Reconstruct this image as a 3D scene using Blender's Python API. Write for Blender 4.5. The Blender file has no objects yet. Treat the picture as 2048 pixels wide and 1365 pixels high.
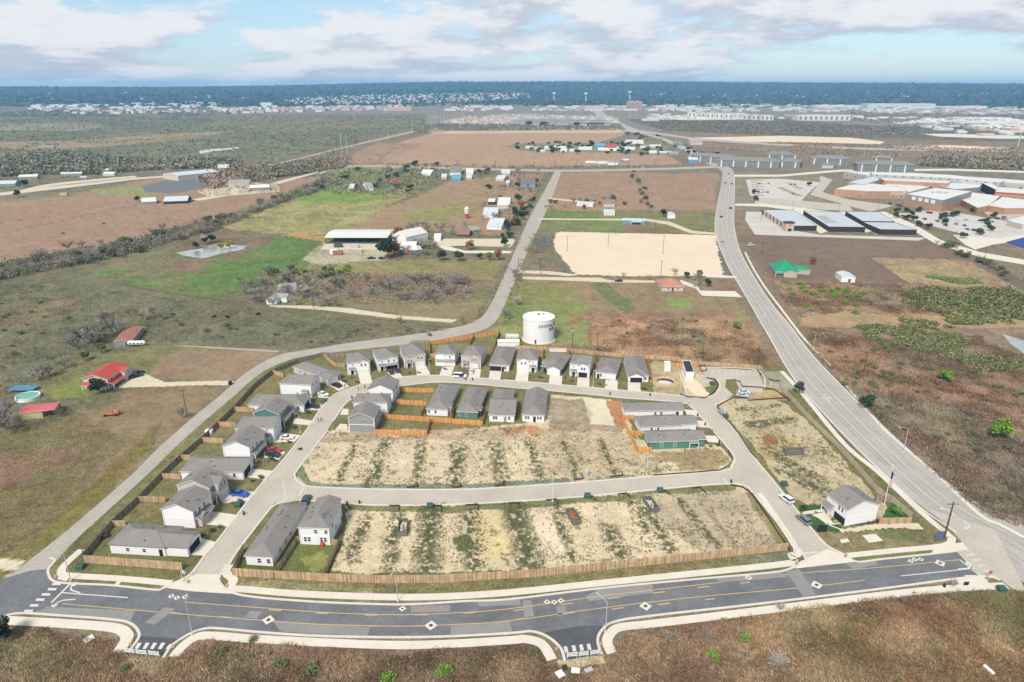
import bpy, bmesh, math, random
import numpy as np
from mathutils import Vector, Matrix
random.seed(7); rng = np.random.default_rng(7)
R = math.radians
scene = bpy.context.scene
# ---------------------------------------------------------------- camera, sky, sun, exposure
PITCH = R(20.4); CAM_H = 115.0; FPX = 1365.0
cam = bpy.data.cameras.new('camera'); cam.lens = 24; cam.sensor_width = 36; cam.clip_start = 1; cam.clip_end = 60000
camo = bpy.data.objects.new('camera', cam); scene.collection.objects.link(camo)
camo.location = (0, 0, CAM_H); camo.rotation_euler = (R(90) - PITCH, 0, 0)
scene.camera = camo
SUN_EL, SUN_AZ = 46.0, 205.0      # azimuth clockwise from +Y (the viewing direction): behind the camera, to its left
sl = bpy.data.lights.new('sun', 'SUN'); sl.energy = 3.0; sl.angle = R(16.0); sl.color = (1.0, 0.94, 0.84)
so = bpy.data.objects.new('sun', sl); scene.collection.objects.link(so)
so.rotation_euler = (R(90 - SUN_EL), 0, R(180 - SUN_AZ))
scene.view_settings.view_transform = 'Standard'; scene.view_settings.look = 'None'
scene.view_settings.exposure = 0.8; scene.view_settings.gamma = 1.0
try: scene.view_settings.use_curve_mapping = False
except Exception: pass
world = bpy.data.worlds.new('World'); scene.world = world; world.use_nodes = True
def build_world():
    nt = world.node_tree; N = nt.nodes; L = nt.links
    for n in list(N): N.remove(n)
    out = N.new('ShaderNodeOutputWorld'); bg = N.new('ShaderNodeBackground'); bg.inputs[1].default_value = 0.1
    L.new(bg.outputs[0], out.inputs[0])
    sky = N.new('ShaderNodeTexSky'); sky.sky_type = 'NISHITA'; sky.sun_disc = False
    sky.sun_elevation = R(SUN_EL); sky.sun_rotation = R(SUN_AZ); sky.altitude = 200; sky.air_density = 1.0; sky.dust_density = 0.6; sky.ozone_density = 1.5
    tc = N.new('ShaderNodeTexCoord')
    sep = N.new('ShaderNodeSeparateXYZ'); L.new(tc.outputs['Generated'], sep.inputs[0])
    def m(op, a, b=None, c=None):
        n = N.new('ShaderNodeMath'); n.operation = op
        for i, v in enumerate((a, b, c)):
            if v is None: continue
            if isinstance(v, (int, float)): n.inputs[i].default_value = v
            else: L.new(v, n.inputs[i])
        return n.outputs[0]
    # soft perspective: low clouds crowd together towards the horizon
    z = m('MAXIMUM', sep.outputs[2], 0.0)
    zz = m('MULTIPLY', m('POWER', z, 0.74), 2.6)
    cmb = N.new('ShaderNodeCombineXYZ')
    L.new(sep.outputs[0], cmb.inputs[0]); L.new(sep.outputs[1], cmb.inputs[1]); L.new(zz, cmb.inputs[2])
    def noise(scale, det, rough, off, dist=0.0):
        mp = N.new('ShaderNodeMapping'); mp.inputs['Location'].default_value = off
        L.new(cmb.outputs[0], mp.inputs[0])
        n = N.new('ShaderNodeTexNoise'); n.inputs['Scale'].default_value = scale; n.inputs['Detail'].default_value = det
        n.inputs['Roughness'].default_value = rough; n.inputs['Distortion'].default_value = dist
        L.new(mp.outputs[0], n.inputs['Vector']); return n.outputs['Fac']
    def ramp(v, a, b):
        n = N.new('ShaderNodeMapRange'); n.interpolation_type = 'SMOOTHSTEP'
        n.inputs['From Min'].default_value = a; n.inputs['From Max'].default_value = b; L.new(v, n.inputs['Value']); return n.outputs[0]
    O = CLOUD_OFF; D = 0.10
    def dens(dz):
        b1 = noise(3.6, 8, 0.56, (O[0], O[1], O[2]+dz)); b2 = noise(11.0, 8, 0.62, (4.2+O[0], 1.3, 0.4+dz), 0.1)
        return m('ADD', m('MULTIPLY', b1, 0.70), m('MULTIPLY', b2, 0.30))
    d0 = dens(0); d1 = dens(D)
    mask = ramp(d0, 0.44, 0.525)
    shade = ramp(m('SUBTRACT', d1, d0), -0.06, 0.06)   # denser above: the grey underside; thinner above: the lit top
    mc = N.new('ShaderNodeMix'); mc.data_type = 'RGBA'; L.new(shade, mc.inputs[0])
    mc.inputs[6].default_value = (5.2, 5.15, 5.25, 1); mc.inputs[7].default_value = (3.3, 3.5, 4.0, 1)
    sk = N.new('ShaderNodeMix'); sk.data_type = 'RGBA'; sk.inputs[0].default_value = 0.55
    L.new(sky.outputs[0], sk.inputs[6]); sk.inputs[7].default_value = (1.9, 3.25, 4.4, 1)
    mx = N.new('ShaderNodeMix'); mx.data_type = 'RGBA'; L.new(m('MULTIPLY', mask, 0.93), mx.inputs[0])
    L.new(sk.outputs[2], mx.inputs[6]); L.new(mc.outputs[2], mx.inputs[7])
    L.new(mx.outputs[2], bg.inputs[0])
CLOUD_OFF = (0.9, 0.3, 0.0)
build_world()

# ---------------------------------------------------------------- coordinates
def G(px, py, z=0.0):
    """point of the world at height z seen at a pixel of the 2048 px wide photograph"""
    u = (px - 1024) / FPX; v = (682.5 - py) / FPX
    dy = math.cos(PITCH) + v * math.sin(PITCH); dz = -math.sin(PITCH) + v * math.cos(PITCH)
    t = (z - CAM_H) / dz
    return Vector((u * t, dy * t, z))
ALB = 0.74
def srgb(r, g, b, k=None):
    f = lambda c: ((c / 255) / 12.92 if c / 255 <= 0.04045 else ((c / 255 + 0.055) / 1.055) ** 2.4)
    k = ALB if k is None else k
    return (min(.85, f(r) * k), min(.85, f(g) * k), min(.85, f(b) * k))

# ---------------------------------------------------------------- object helpers
COL = scene.collection
def link(o, parent=None):
    COL.objects.link(o)
    if parent is not None: o.parent = parent
    return o
def tag(o, label=None, cat=None, group=None, kind=None):
    if label: o['label'] = label
    if cat: o['category'] = cat
    if group: o['group'] = group
    if kind: o['kind'] = kind
    return o
def empty(name, loc=(0, 0, 0), rz=0.0, parent=None):
    o = bpy.data.objects.new(name, None); o.location = loc; o.rotation_euler = (0, 0, rz)
    o.empty_display_size = 0.5
    return link(o, parent)
def copy_tree(o, parent=None):
    c = o.copy(); COL.objects.link(c)
    if parent is not None: c.parent = parent
    for ch in o.children: copy_tree(ch, c)
    return c
class MB:
    def __init__(s): s.v = []; s.f = []; s.m = []
    def face(s, pts, mi=0):
        n = len(s.v); s.v += [tuple(p) for p in pts]; s.f.append(tuple(range(n, n + len(pts)))); s.m.append(mi)
    def box(s, x0, x1, y0, y1, z0, z1, mi=0, bottom=True):
        n = len(s.v)
        s.v += [(x0,y0,z0),(x1,y0,z0),(x1,y1,z0),(x0,y1,z0),(x0,y0,z1),(x1,y0,z1),(x1,y1,z1),(x0,y1,z1)]
        F = [(0,1,5,4),(1,2,6,5),(2,3,7,6),(3,0,4,7),(4,5,6,7)] + ([(3,2,1,0)] if bottom else [])
        for f in F: s.f.append(tuple(n + i for i in f)); s.m.append(mi)
    def obox(s, c, ax, ay, az, mi=0):
        """box from centre and three half-axis vectors"""
        n = len(s.v); c, ax, ay, az = map(Vector, (c, ax, ay, az))
        for sz in (-1, 1):
            for sx, sy in ((-1,-1),(1,-1),(1,1),(-1,1)): s.v.append(tuple(c + ax*sx + ay*sy + az*sz))
        for f in [(0,1,5,4),(1,2,6,5),(2,3,7,6),(3,0,4,7),(4,5,6,7),(3,2,1,0)]:
            s.f.append(tuple(n + i for i in f)); s.m.append(mi)
    def tube(s, p0, p1, r0, r1=None, n=8, mi=0, cap=True):
        r1 = r0 if r1 is None else r1
        p0 = Vector(p0); p1 = Vector(p1); d = (p1 - p0)
        if d.length < 1e-6: return
        d.normalize(); a = d.orthogonal().normalized(); b = d.cross(a); k = len(s.v)
        for p, r in ((p0, r0), (p1, r1)):
            for i in range(n):
                t = 2 * math.pi * i / n; s.v.append(tuple(p + a * (r * math.cos(t)) + b * (r * math.sin(t))))
        for i in range(n):
            j = (i + 1) % n; s.f.append((k+i, k+j, k+n+j, k+n+i)); s.m.append(mi)
        if cap:
            s.f.append(tuple(k + n + i for i in range(n))); s.m.append(mi)
            s.f.append(tuple(k + n - 1 - i for i in range(n))); s.m.append(mi)
    def prism(s, poly, z0, z1, mi=0, mtop=None):
        """vertical extrusion of an xy polygon (counter clockwise)"""
        a = sum(poly[i][0]*poly[(i+1)%len(poly)][1] - poly[(i+1)%len(poly)][0]*poly[i][1] for i in range(len(poly)))
        if a < 0: poly = poly[::-1]
        n = len(poly)
        for i in range(n):
            p, q = poly[i], poly[(i+1) % n]
            s.face([(p[0],p[1],z0),(q[0],q[1],z0),(q[0],q[1],z1),(p[0],p[1],z1)], mi)
        s.face([(p[0], p[1], z1) for p in poly], mi if mtop is None else mtop)
    def mesh(s, name, mats):
        me = bpy.data.meshes.new(name); me.from_pydata(s.v, [], s.f)
        for m_ in (mats if isinstance(mats, (list, tuple)) else [mats]): me.materials.append(m_)
        if any(s.m): me.polygons.foreach_set('material_index', s.m)
        me.update(); return me
    def build(s, name, mats, parent=None, loc=None):
        o = bpy.data.objects.new(name, s.mesh(name, mats))
        if loc is not None: o.location = loc
        return link(o, parent)
def obj(name, me, parent=None, loc=(0,0,0), rz=0.0, sc=None):
    o = bpy.data.objects.new(name, me); o.location = loc; o.rotation_euler = (0, 0, rz)
    if sc is not None: o.scale = sc if hasattr(sc, '__len__') else (sc, sc, sc)
    return link(o, parent)

# ---------------------------------------------------------------- materials
MATS = {}
def mat(name, c, rough=0.85, var=0.12, scale=0.8, fine=0.0, fscale=6.0, bump=0.0, metal=0.0, spec=0.3, vattr=False, stripes=None):
    if name in MATS: return MATS[name]
    m = bpy.data.materials.new(name); m.use_nodes = True; nt = m.node_tree; N = nt.nodes; L = nt.links
    b = N['Principled BSDF']; b.inputs['Roughness'].default_value = rough; b.inputs['Metallic'].default_value = metal
    b.inputs['Specular IOR Level'].default_value = spec
    if vattr:
        at = N.new('ShaderNodeAttribute'); at.attribute_name = 'col'; csrc = at.outputs['Color']
    else:
        rgb = N.new('ShaderNodeRGB'); rgb.outputs[0].default_value = (*c, 1); csrc = rgb.outputs[0]
    geo = N.new('ShaderNodeNewGeometry')
    def vn(sc, det):
        n = N.new('ShaderNodeTexNoise'); n.inputs['Scale'].default_value = sc; n.inputs['Detail'].default_value = det
        L.new(geo.outputs['Position'], n.inputs['Vector']); return n.outputs['Fac']
    def mul(src, fac, amt):
        mr = N.new('ShaderNodeMapRange'); mr.inputs['From Min'].default_value = 0.25; mr.inputs['From Max'].default_value = 0.75
        mr.inputs['To Min'].default_value = 1 - amt; mr.inputs['To Max'].default_value = 1 + amt; L.new(fac, mr.inputs['Value'])
        vm = N.new('ShaderNodeVectorMath'); vm.operation = 'SCALE'; L.new(src, vm.inputs[0]); L.new(mr.outputs[0], vm.inputs['Scale'])
        return vm.outputs[0]
    if var: csrc = mul(csrc, vn(scale, 4), var)
    if fine: csrc = mul(csrc, vn(fscale, 3), fine)
    if stripes:
        tcn = N.new('ShaderNodeTexCoord'); w = N.new('ShaderNodeTexWave'); w.wave_type = 'BANDS'; w.bands_direction = stripes[0]
        w.inputs['Scale'].default_value = stripes[1]; w.inputs['Distortion'].default_value = 0
        L.new(tcn.outputs['Object'], w.inputs['Vector']); csrc = mul(csrc, w.outputs['Fac'], stripes[2])
    L.new(csrc, b.inputs['Base Color'])
    if bump:
        bp = N.new('ShaderNodeBump'); bp.inputs['Strength'].default_value = bump; bp.inputs['Distance'].default_value = 0.3
        L.new(vn(fscale * 0.7, 4), bp.inputs['Height']); L.new(bp.outputs[0], b.inputs['Normal'])
    MATS[name] = m; return m
S = srgb
M = dict(
    white=mat('white_siding', S(240,240,240), var=.03, scale=.3, stripes=('Z', 1.6, .03)),
    cream=mat('cream_siding', S(205,196,184), var=.03, scale=.3, stripes=('Z', 1.6, .03)),
    grey=mat('grey_siding', S(150,152,155), var=.03, scale=.3, stripes=('Z', 1.6, .03)),
    green=mat('green_siding', S(88,134,125), var=.03, scale=.3, stripes=('Z', 1.6, .03)),
    blue=mat('blue_siding', S(110,160,190), var=.05),
    stone=mat('pale_stone', S(196,180,168), var=.16, scale=1.6),
    trim=mat('white_trim', S(243,243,243), var=0),
    shingle=mat('grey_shingle', S(138,133,129), var=.07, scale=.35, fine=.16, fscale=3.0, stripes=('Z', 2.3, .05)),
    shingle2=mat('dark_grey_shingle', S(120,117,115), var=.07, scale=.35, fine=.16, fscale=3.0),
    glass=mat('window_glass', S(45,52,62), rough=.15, var=.2, scale=1, spec=.6),
    dark=mat('dark_door', S(38,42,52), var=.05),
    charcoal=mat('charcoal_wall', S(62,56,60), var=.06),
    aptwall=mat('grey_green_cladding', S(122,132,130), var=.06), gdoor=mat('white_garage_door', S(228,228,226), var=.02, stripes=('Z', .9, .06)),
    conc=mat('pale_concrete', S(222,214,198), var=.07, scale=.25, fine=.05, fscale=2),
    kerb=mat('kerb_concrete', S(216,209,198), var=.08, scale=.4),
    street=mat('street_concrete', S(192,182,168), var=.10, scale=.10, fine=.10, fscale=1.4),
    hwy=mat('aged_asphalt', S(180,174,165), var=.11, scale=.08, fine=.10, fscale=1.4),
    county=mat('worn_asphalt', S(178,170,158), var=.10, scale=.15, fine=.12, fscale=1.2),
    asphalt=mat('new_asphalt', S(114,115,118), var=.22, scale=.14, fine=.14, fscale=.9),
    asphalt2=mat('dark_asphalt', S(88,90,94), var=.2, scale=.2, fine=.10, fscale=.9),
    patch=mat('grey_patch', S(146,142,140), var=.08, scale=.2, fine=.06, fscale=.9),
    paint=mat('white_paint', S(214,211,204), var=.05),
    yellow=mat('yellow_paint', S(200,172,122), var=.10),
    gravel=mat('pale_gravel', S(212,198,172), var=.09, scale=.3, fine=.10, fscale=1.5),
    caliche=mat('caliche', S(228,208,180), var=.05, scale=.05, fine=.07, fscale=.7),
    brick=mat('orange_brick', S(184,146,120), var=.07, scale=.4),
    redroof=mat('red_metal_roof', S(186,82,66), var=.08, stripes=('X', 1.2, .12)),
    pinkroof=mat('faded_red_roof', S(205,108,108), var=.05, stripes=('X', 1.2, .06)),
    tileroof=mat('terracotta_roof', S(190,132,108), var=.10, scale=.8),
    tealroof=mat('green_metal_roof', S(42,150,112), var=.05, stripes=('X', 1.0, .10)),
    metalroof=mat('pale_metal_roof', S(200,208,212), var=.08, stripes=('X', .6, .08)),
    whiteroof=mat('white_flat_roof', S(220,218,214), var=.05, scale=.1),
    rusty=mat('rusty_metal', S(160,110,92), var=.3, scale=.8),
    greyroof=mat('weathered_roof', S(158,156,152), var=.2, scale=.6),
    steel=mat('galvanised_steel', S(190,194,196), var=.04, rough=.5),
    darksteel=mat('dark_steel', S(70,76,76), var=.1),
    wood=mat('pole_wood', S(92,82,74), var=.15),
    orange=mat('orange_paint', S(205,128,90), var=.1),
    tyre=mat('tyre_rubber', S(32,32,34), var=0),
    soil=mat('bare_soil', S(178,120,86), var=.2, scale=.5, fine=.15),
    water=mat('pond_water', S(168,172,166), rough=.1, var=.25, scale=.12, spec=.7),
    poolwater=mat('green_pool_water', S(96,176,150), rough=.08, var=.05, spec=.6),
    bluetarp=mat('blue_tarp', S(92,140,165), var=.25, scale=1.2),
    leaf=mat('foliage', (0,0,0), vattr=True, var=.12, scale=.6, rough=.8),
    bark=mat('bark', S(120,108,98), var=.15),
    twig=mat('bare_twigs', S(150,142,134), var=.18, scale=.3),
    twigpale=mat('pale_twigs', S(182,174,164), var=.12, scale=.3),
    mulch=mat('mulch', S(70,60,52), var=.2),
    silt=mat('black_silt_fabric', S(74,60,56), var=.15),
    sage=mat('erosion_mat', S(128,142,122), var=.15, scale=.6, fine=.12),
)
# ---------------------------------------------------------------- noise
def vnoise(x, y, seed=0):
    xi = np.floor(x).astype(np.int64); yi = np.floor(y).astype(np.int64); fx = x - xi; fy = y - yi
    fx = fx*fx*(3-2*fx); fy = fy*fy*(3-2*fy)
    def h(a, b):
        n = (a * 374761393 + b * 668265263 + seed * 1442695041) & 0xffffffff
        n = ((n ^ (n >> 13)) * 1274126177) & 0xffffffff
        return ((n ^ (n >> 16)) & 0xffff) / 65535.0
    return (h(xi,yi)*(1-fx)+h(xi+1,yi)*fx)*(1-fy)+(h(xi,yi+1)*(1-fx)+h(xi+1,yi+1)*fx)*fy
def fbm(x, y, seed=0, o=4):
    s = 0; a = .5; t = 0
    for i in range(o): s = s + a*vnoise(x*2**i, y*2**i, seed+i*17); t += a; a *= .55
    return s / t
def inpoly(x, y, poly):
    r = np.zeros(x.shape, bool); n = len(poly)
    for i in range(n):
        x0, y0 = poly[i][:2]; x1, y1 = poly[(i+1) % n][:2]
        if y0 == y1: continue
        c = ((y0 > y) != (y1 > y)) & (x < (x1-x0)*(y-y0)/(y1-y0)+x0)
        r ^= c
    return r
def segdist(x, y, pts):
    d = np.full(x.shape, 1e9)
    for (ax, ay), (bx, by) in zip(pts[:-1], pts[1:]):
        vx, vy = bx-ax, by-ay; L2 = vx*vx+vy*vy+1e-9
        t = np.clip(((x-ax)*vx+(y-ay)*vy)/L2, 0, 1)
        d = np.minimum(d, np.hypot(x-ax-t*vx, y-ay-t*vy))
    return d
W = lambda pts: [tuple(G(*p)[:2]) for p in pts]

# ---------------------------------------------------------------- ground colours: (outline, sRGB, mottle, edge raggedness in m)
REG = [
 ([(-900,330),(-900,400),(2900,420),(2900,330)], (131,122,103), .3, 10),
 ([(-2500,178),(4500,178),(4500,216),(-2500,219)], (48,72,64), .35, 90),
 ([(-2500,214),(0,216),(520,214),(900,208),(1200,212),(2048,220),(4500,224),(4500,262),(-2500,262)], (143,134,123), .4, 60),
 # left scrub plain
 ([(-2500,236),(200,222),(420,228),(850,228),(858,262),(700,300),(640,330),(-2500,400)], (120,121,98), .5, 20),
 ([(-900,282),(120,284),(330,268),(480,262),(330,284),(140,298),(-900,300)], (158,142,113), .4, 12),
 ([(420,230),(700,236),(840,240),(840,252),(600,262),(430,250)], (137,130,107), .5, 14),
 ([(-600,246),(140,246),(220,252),(160,262),(-600,262)], (150,145,117), .3, 10),
 ([(-900,330),(0,335),(300,345),(640,335),(700,345),(640,362),(330,372),(200,380),(-900,440)], (116,115,93), .5, 8),
 # brown pasture far left
 ([(-900,430),(0,405),(170,385),(280,362),(330,350),(460,352),(520,372),(640,352),(640,358),(430,440),(250,484),(0,524),(-900,640)], (160,132,109), .22, 3),
 ([(180,378),(270,372),(330,382),(300,392),(200,390)], (149,149,100), .3, 4),
 ([(-900,430),(0,400),(120,388),(170,392),(-900,470)], (140,128,102), .3, 3),
 ([(-900,640),(0,524),(200,492),(250,484),(430,440),(640,358),(690,342),(860,335),(1110,340),(1050,420),(985,610),(955,650),(860,668),(640,695),(560,708),(480,738),(280,905),(0,1150),(-900,1500)], (120,116,90), .40, 3),
 ([(660,336),(860,334),(870,360),(820,392),(650,395),(640,370)], (128,134,86), .5, 3),
 ([(430,448),(520,408),(640,385),(760,392),(840,380),(760,420),(690,468),(600,470),(470,462)], (156,150,100), 0.45, 4),
 ([(560,386),(640,382),(790,392),(740,404),(600,408)], (130,152,78), 0.35, 4),
 ([(690,468),(760,420),(830,395),(900,362),(1090,345),(1050,420),(1000,470),(860,462),(780,470)], (159,135,105), .25, 3),
 ([(800,430),(900,408),(960,418),(900,440),(820,450)], (147,142,91), .3, 6),
 ([(560,470),(690,470),(650,500),(640,540),(560,570),(430,600),(230,566),(180,545),(260,520),(420,490)], (112,124,78), 0.4, 4),
 ([(440,520),(560,475),(620,480),(600,530),(480,585),(350,560)], (100,126,70), 0.35, 5),
 ([(240,520),(330,500),(360,540),(300,560),(250,545)], (125,119,92), .4, 4),
 ([(330,520),(430,510),(400,545),(340,550)], (135,115,94), .4, 3),
 ([(350,480),(500,460),(560,476),(470,520),(380,520)], (127,112,90), .4, 3),
 ([(0,660),(0,560),(130,560),(300,590),(480,605),(700,640),(860,655),(900,664),(650,692),(480,690),(330,680),(200,690),(0,830)], (114,113,89), .40, 4),
 ([(620,600),(760,622),(900,650),(950,645),(985,600),(900,590),(700,585),(640,590)], (141,128,98), .3, 2),
 ([(560,540),(700,528),(960,540),(940,600),(800,600),(700,590),(560,580)], (130,113,90), .45, 4),
 ([(520,555),(700,545),(700,575),(560,580)], (124,129,89), .5, 5),
 ([(620,520),(1010,520),(985,560),(950,560),(740,548),(610,540)], (145,138,94), .35, 3),
 ([(510,585),(600,585),(650,610),(540,615)], (127,131,88), .5, 3),
 ([(600,520),(650,484),(760,484),(780,505),(770,520),(640,530)], (179,174,145), .35, 2),
 ([(560,470),(620,480),(650,482),(650,474),(610,466)], (180,145,98), .2, 2),
 # red-roof homestead and its pastures
 ([(150,720),(330,690),(540,696),(560,708),(500,740),(400,768),(250,770),(180,790),(60,800),(20,790)], (129,125,87), .35, 3),
 ([(300,750),(330,712),(380,700),(520,700),(555,708),(500,738),(450,764),(330,756)], (149,128,104), .25, 3),
 ([(100,780),(150,760),(170,750),(180,790),(110,800)], (131,138,78), .25, 2),
 ([(240,790),(320,772),(450,776),(420,800),(330,880),(280,905),(200,960),(120,900),(190,830)], (141,122,96), .30, 4),
 ([(-300,900),(100,840),(260,870),(150,1000),(0,1110),(-300,1300)], (128,117,83), .35, 4),
 ([(-300,920),(60,900),(200,890),(150,930),(0,985),(-300,1040)], (141,115,94), .30, 6),
 ([(0,1120),(100,1050),(220,930),(330,840),(300,900),(160,1040),(60,1120)], (122,113,67), .35, 2),
 # verge between the county road and the fence
 ([(100,1125),(460,800),(500,760),(560,722),(640,706),(900,688),(990,672),(980,668),(820,690),(640,715),(570,735),(510,775),(330,930),(160,1090),(140,1120)], (113,119,74), .35, 1.5),
 # between county road and highway
 ([(1112,345),(1440,348),(1430,380),(1430,420),(1085,422),(1070,440)], (161,133,109), .25, 3),
 ([(1085,420),(1430,425),(1430,470),(1110,462),(1062,470)], (127,126,85), .40, 3),
 ([(1085,424),(1200,426),(1200,445),(1075,440)], (113,134,76), .30, 3),
 ([(1140,440),(1260,442),(1250,462),(1110,462)], (119,132,80), .35, 3),
 ([(1250,450),(1330,455),(1340,462),(1260,464)], (138,109,89), .3, 3),
 ([(1050,470),(1112,465),(1112,500),(1130,520),(1148,548),(1040,542)], (120,118,98), .4, 3),
 ([(1062,480),(1110,475),(1100,492),(1070,498)], (112,109,102), .3, 3),
 ([(1430,470),(1445,500),(1480,560),(1450,556),(1420,490)], (116,113,102), .3, 3),
 ([(1040,556),(1440,560),(1510,660),(1450,650),(1000,640),(1000,600)], (147,128,98), .30, 3),
 ([(1000,600),(1040,560),(1140,575),(1180,620),(1130,650),(985,655)], (132,134,84), .40, 4),
 ([(1000,615),(1045,600),(1050,640),(1000,650)], (110,131,78), .4, 3),
 ([(1210,565),(1260,600),(1280,632),(1235,620),(1180,570)], (116,118,81), .35, 2),
 ([(1335,595),(1385,598),(1380,620),(1340,612)], (135,153,85), .25, 3),
 ([(1430,560),(1470,560),(1480,590),(1430,588)], (139,113,96), .3, 3),
 ([(1130,640),(1190,622),(1450,630),(1505,655),(1545,720),(1560,745),(1400,730),(1280,725),(1180,715)], (155,123,99), .42, 3),
 ([(1290,640),(1400,640),(1420,690),(1330,700)], (130,113,97), .4, 6),
 ([(985,655),(1130,650),(1180,640),(1180,715),(1050,700),(990,680)], (140,143,92), .35, 3),
 # top brown fields
 ([(780,290),(860,268),(1240,262),(1250,270),(1180,290),(990,292),(850,292)], (177,147,121), .2, 8),
 ([(860,263),(1240,260),(1250,266),(860,268)], (200,179,143), .25, 8),
 ([(745,332),(840,290),(1000,290),(1040,300),(1330,310),(1370,330),(1000,335)], (173,144,117), .22, 5),
 ([(700,310),(760,285),(850,288),(745,332),(715,332)], (163,135,110), .35, 5),
 ([(1020,288),(1330,284),(1340,300),(1300,306),(1040,302)], (131,134,98), .5, 5),
 ([(1250,262),(1330,280),(1440,300),(2048,330),(2900,350),(2900,290),(1700,285),(1400,262)], (142,124,105), .4, 8),
 ([(1250,240),(1500,232),(1700,250),(2048,262),(2900,262),(2900,300),(2048,285),(1500,270),(1330,262)], (106,105,89), .5, 20),
 # right of the highway
 ([(1462,345),(1640,352),(1640,360),(1660,400),(1500,420),(1470,420)], (141,133,109), .3, 3),
 ([(1475,468),(1880,475),(1960,520),(2048,560),(2048,600),(1600,565),(1540,560)], (128,109,95), .22, 3),
 ([(1740,515),(1930,520),(2060,590),(1900,600),(1820,565)], (163,143,110), .40, 2),
 ([(1540,560),(1830,566),(2048,590),(2048,640),(1700,625),(1590,640)], (139,115,96), .40, 3),
 ([(1590,632),(1700,622),(1860,630),(2100,640),(2100,660),(1700,665),(1610,660)], (171,146,112), .25, 3),
 ([(1600,655),(2900,660),(2900,1100),(2048,1075),(1960,1030),(1800,860),(1640,720)], (143,125,105), .40, 3),
 ([(1640,700),(1800,720),(2048,730),(2048,800),(1900,820),(1720,780)], (146,119,98), .45, 5),
 ([(1780,880),(2048,860),(2048,1000),(1900,960)], (129,117,107), .40, 6),
 ([(1640,690),(1740,700),(1800,720),(1760,750),(1660,740)], (172,139,111), .35, 4),
 # subdivision
 ([(100,1135),(460,800),(510,772),(570,732),(640,713),(980,668),(1290,722),(1560,735),(1830,1030),(1905,1075),(1900,1100),(1600,1140),(1000,1200),(480,1200),(320,1175),(130,1165)], (120,117,78), .35, .5),
 ([(1010,690),(1560,735),(1560,700),(1100,690)], (139,115,91), .4, 2),
 ([(1310,722),(1420,735),(1440,800),(1310,790),(1298,730)], (177,161,126), .35, 1),
 ([(1360,745),(1420,750),(1432,795),(1370,795),(1370,768)], (194,184,160), .15, .5),
 ([(1410,775),(1438,770),(1436,790),(1415,800)], (116,120,72), .3, .5),
 ([(1450,800),(1530,790),(1580,812),(1700,935),(1790,1030),(1665,1050),(1590,1000),(1480,860),(1435,815)], (192,176,142), 0.24, 1.5),
 ([(1500,868),(1560,855),(1600,880),(1580,910),(1520,920)], (190,167,126), .3, 3),
 ([(1520,872),(1545,868),(1555,885),(1525,890)], (166,119,85), .2, 2),
 ([(1470,780),(1560,782),(1578,800),(1500,798)], (182,159,119), .3, 1),
 ([(1495,740),(1560,745),(1590,775),(1570,785),(1530,775)], (166,162,137), .3, .5),
 ([(1605,1010),(1650,1010),(1640,1030),(1610,1035)], (72,98,56), .2, .3),
 ([(1610,1040),(1650,1030),(1690,1060),(1790,1050),(1810,1020),(1830,1035),(1815,1050),(1790,1058),(1690,1062),(1665,1070),(1640,1068),(1615,1050)], (72,100,56), .25, .3),
 ([(1770,1020),(1790,1000),(1830,1030),(1810,1040),(1765,1040)], (66,102,52), .2, .2),
 ([(1630,1072),(1690,1062),(1860,1060),(1890,1088),(1700,1112),(1670,1105)], (140,129,95), .35, 1.5),
 ([(1770,1060),(1840,1062),(1820,1078),(1780,1075)], (113,118,73), .3, 1.5),
 # centre block
 ([(655,862),(690,852),(760,862),(900,862),(1060,845),(1100,790),(1245,800),(1270,880),(1440,890),(1470,922),(1440,945),(1260,958),(930,978),(640,975),(597,955),(592,940)], (208,190,158), 0.2, 1.5),
 ([(655,862),(770,866),(900,862),(1010,855),(1100,858),(1200,856),(1240,870),(1100,880),(900,880),(640,885)], (182,164,136), .35, 2.5),
 ([(1090,795),(1245,800),(1250,870),(1100,862)], (166,152,128), .35, 2),
 ([(1165,796),(1215,800),(1232,852),(1180,848)], (218,206,178), .12, .8),
 ([(1212,800),(1245,802),(1250,860),(1232,852)], (179,133,93), .25, 1),
 ([(1000,856),(1075,852),(1075,872),(1010,875)], (189,143,105), .25, 1.5),
 ([(1270,905),(1440,898),(1462,925),(1430,940),(1290,945)], (164,145,110), .35, 2),
 ([(1310,925),(1350,922),(1360,938),(1320,942)], (208,199,165), .3, 2),
 ([(610,960),(660,968),(930,968),(1260,950),(1260,958),(930,978),(640,976),(600,962)], (133,139,117), .3, .5),
 ([(605,930),(640,880),(660,862),(640,870),(600,925),(592,945),(602,960),(625,970)], (125,133,105), .3, .4),
 # lower block
 ([(690,1010),(1300,985),(1480,972),(1500,985),(1575,1090),(1400,1108),(1080,1140),(880,1148),(655,1145),(690,1075)], (212,194,160), 0.2, 1),
 ([(690,1006),(900,1012),(1300,985),(1470,972),(1470,984),(1300,998),(900,1026),(700,1022)], (125,124,85), .35, .8),
 ([(1290,992),(1480,978),(1570,1088),(1400,1105),(1320,1040)], (186,170,142), 0.22, 1.5),
 ([(1490,985),(1500,985),(1575,1085),(1556,1088)], (150,140,98), 0.3, 1.5),
 ([(1060,1020),(1110,1020),(1130,1100),(1080,1110)], (226,206,176), .15, 2),
 ([(950,1030),(1010,1026),(1030,1120),(965,1125)], (216,194,146), .18, 2),
 ([(905,1075),(945,1070),(950,1100),(915,1105)], (109,113,70), .3, 1.5),
 ([(560,1130),(596,1080),(665,1088),(690,1085),(650,1150)], (109,117,66), .22, .4),
 ([(600,1120),(640,1098),(650,1130),(625,1145)], (141,143,80), .22, 2),
 ([(480,1115),(545,1120),(560,1140),(475,1150)], (92,98,56), .25, .4),
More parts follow.
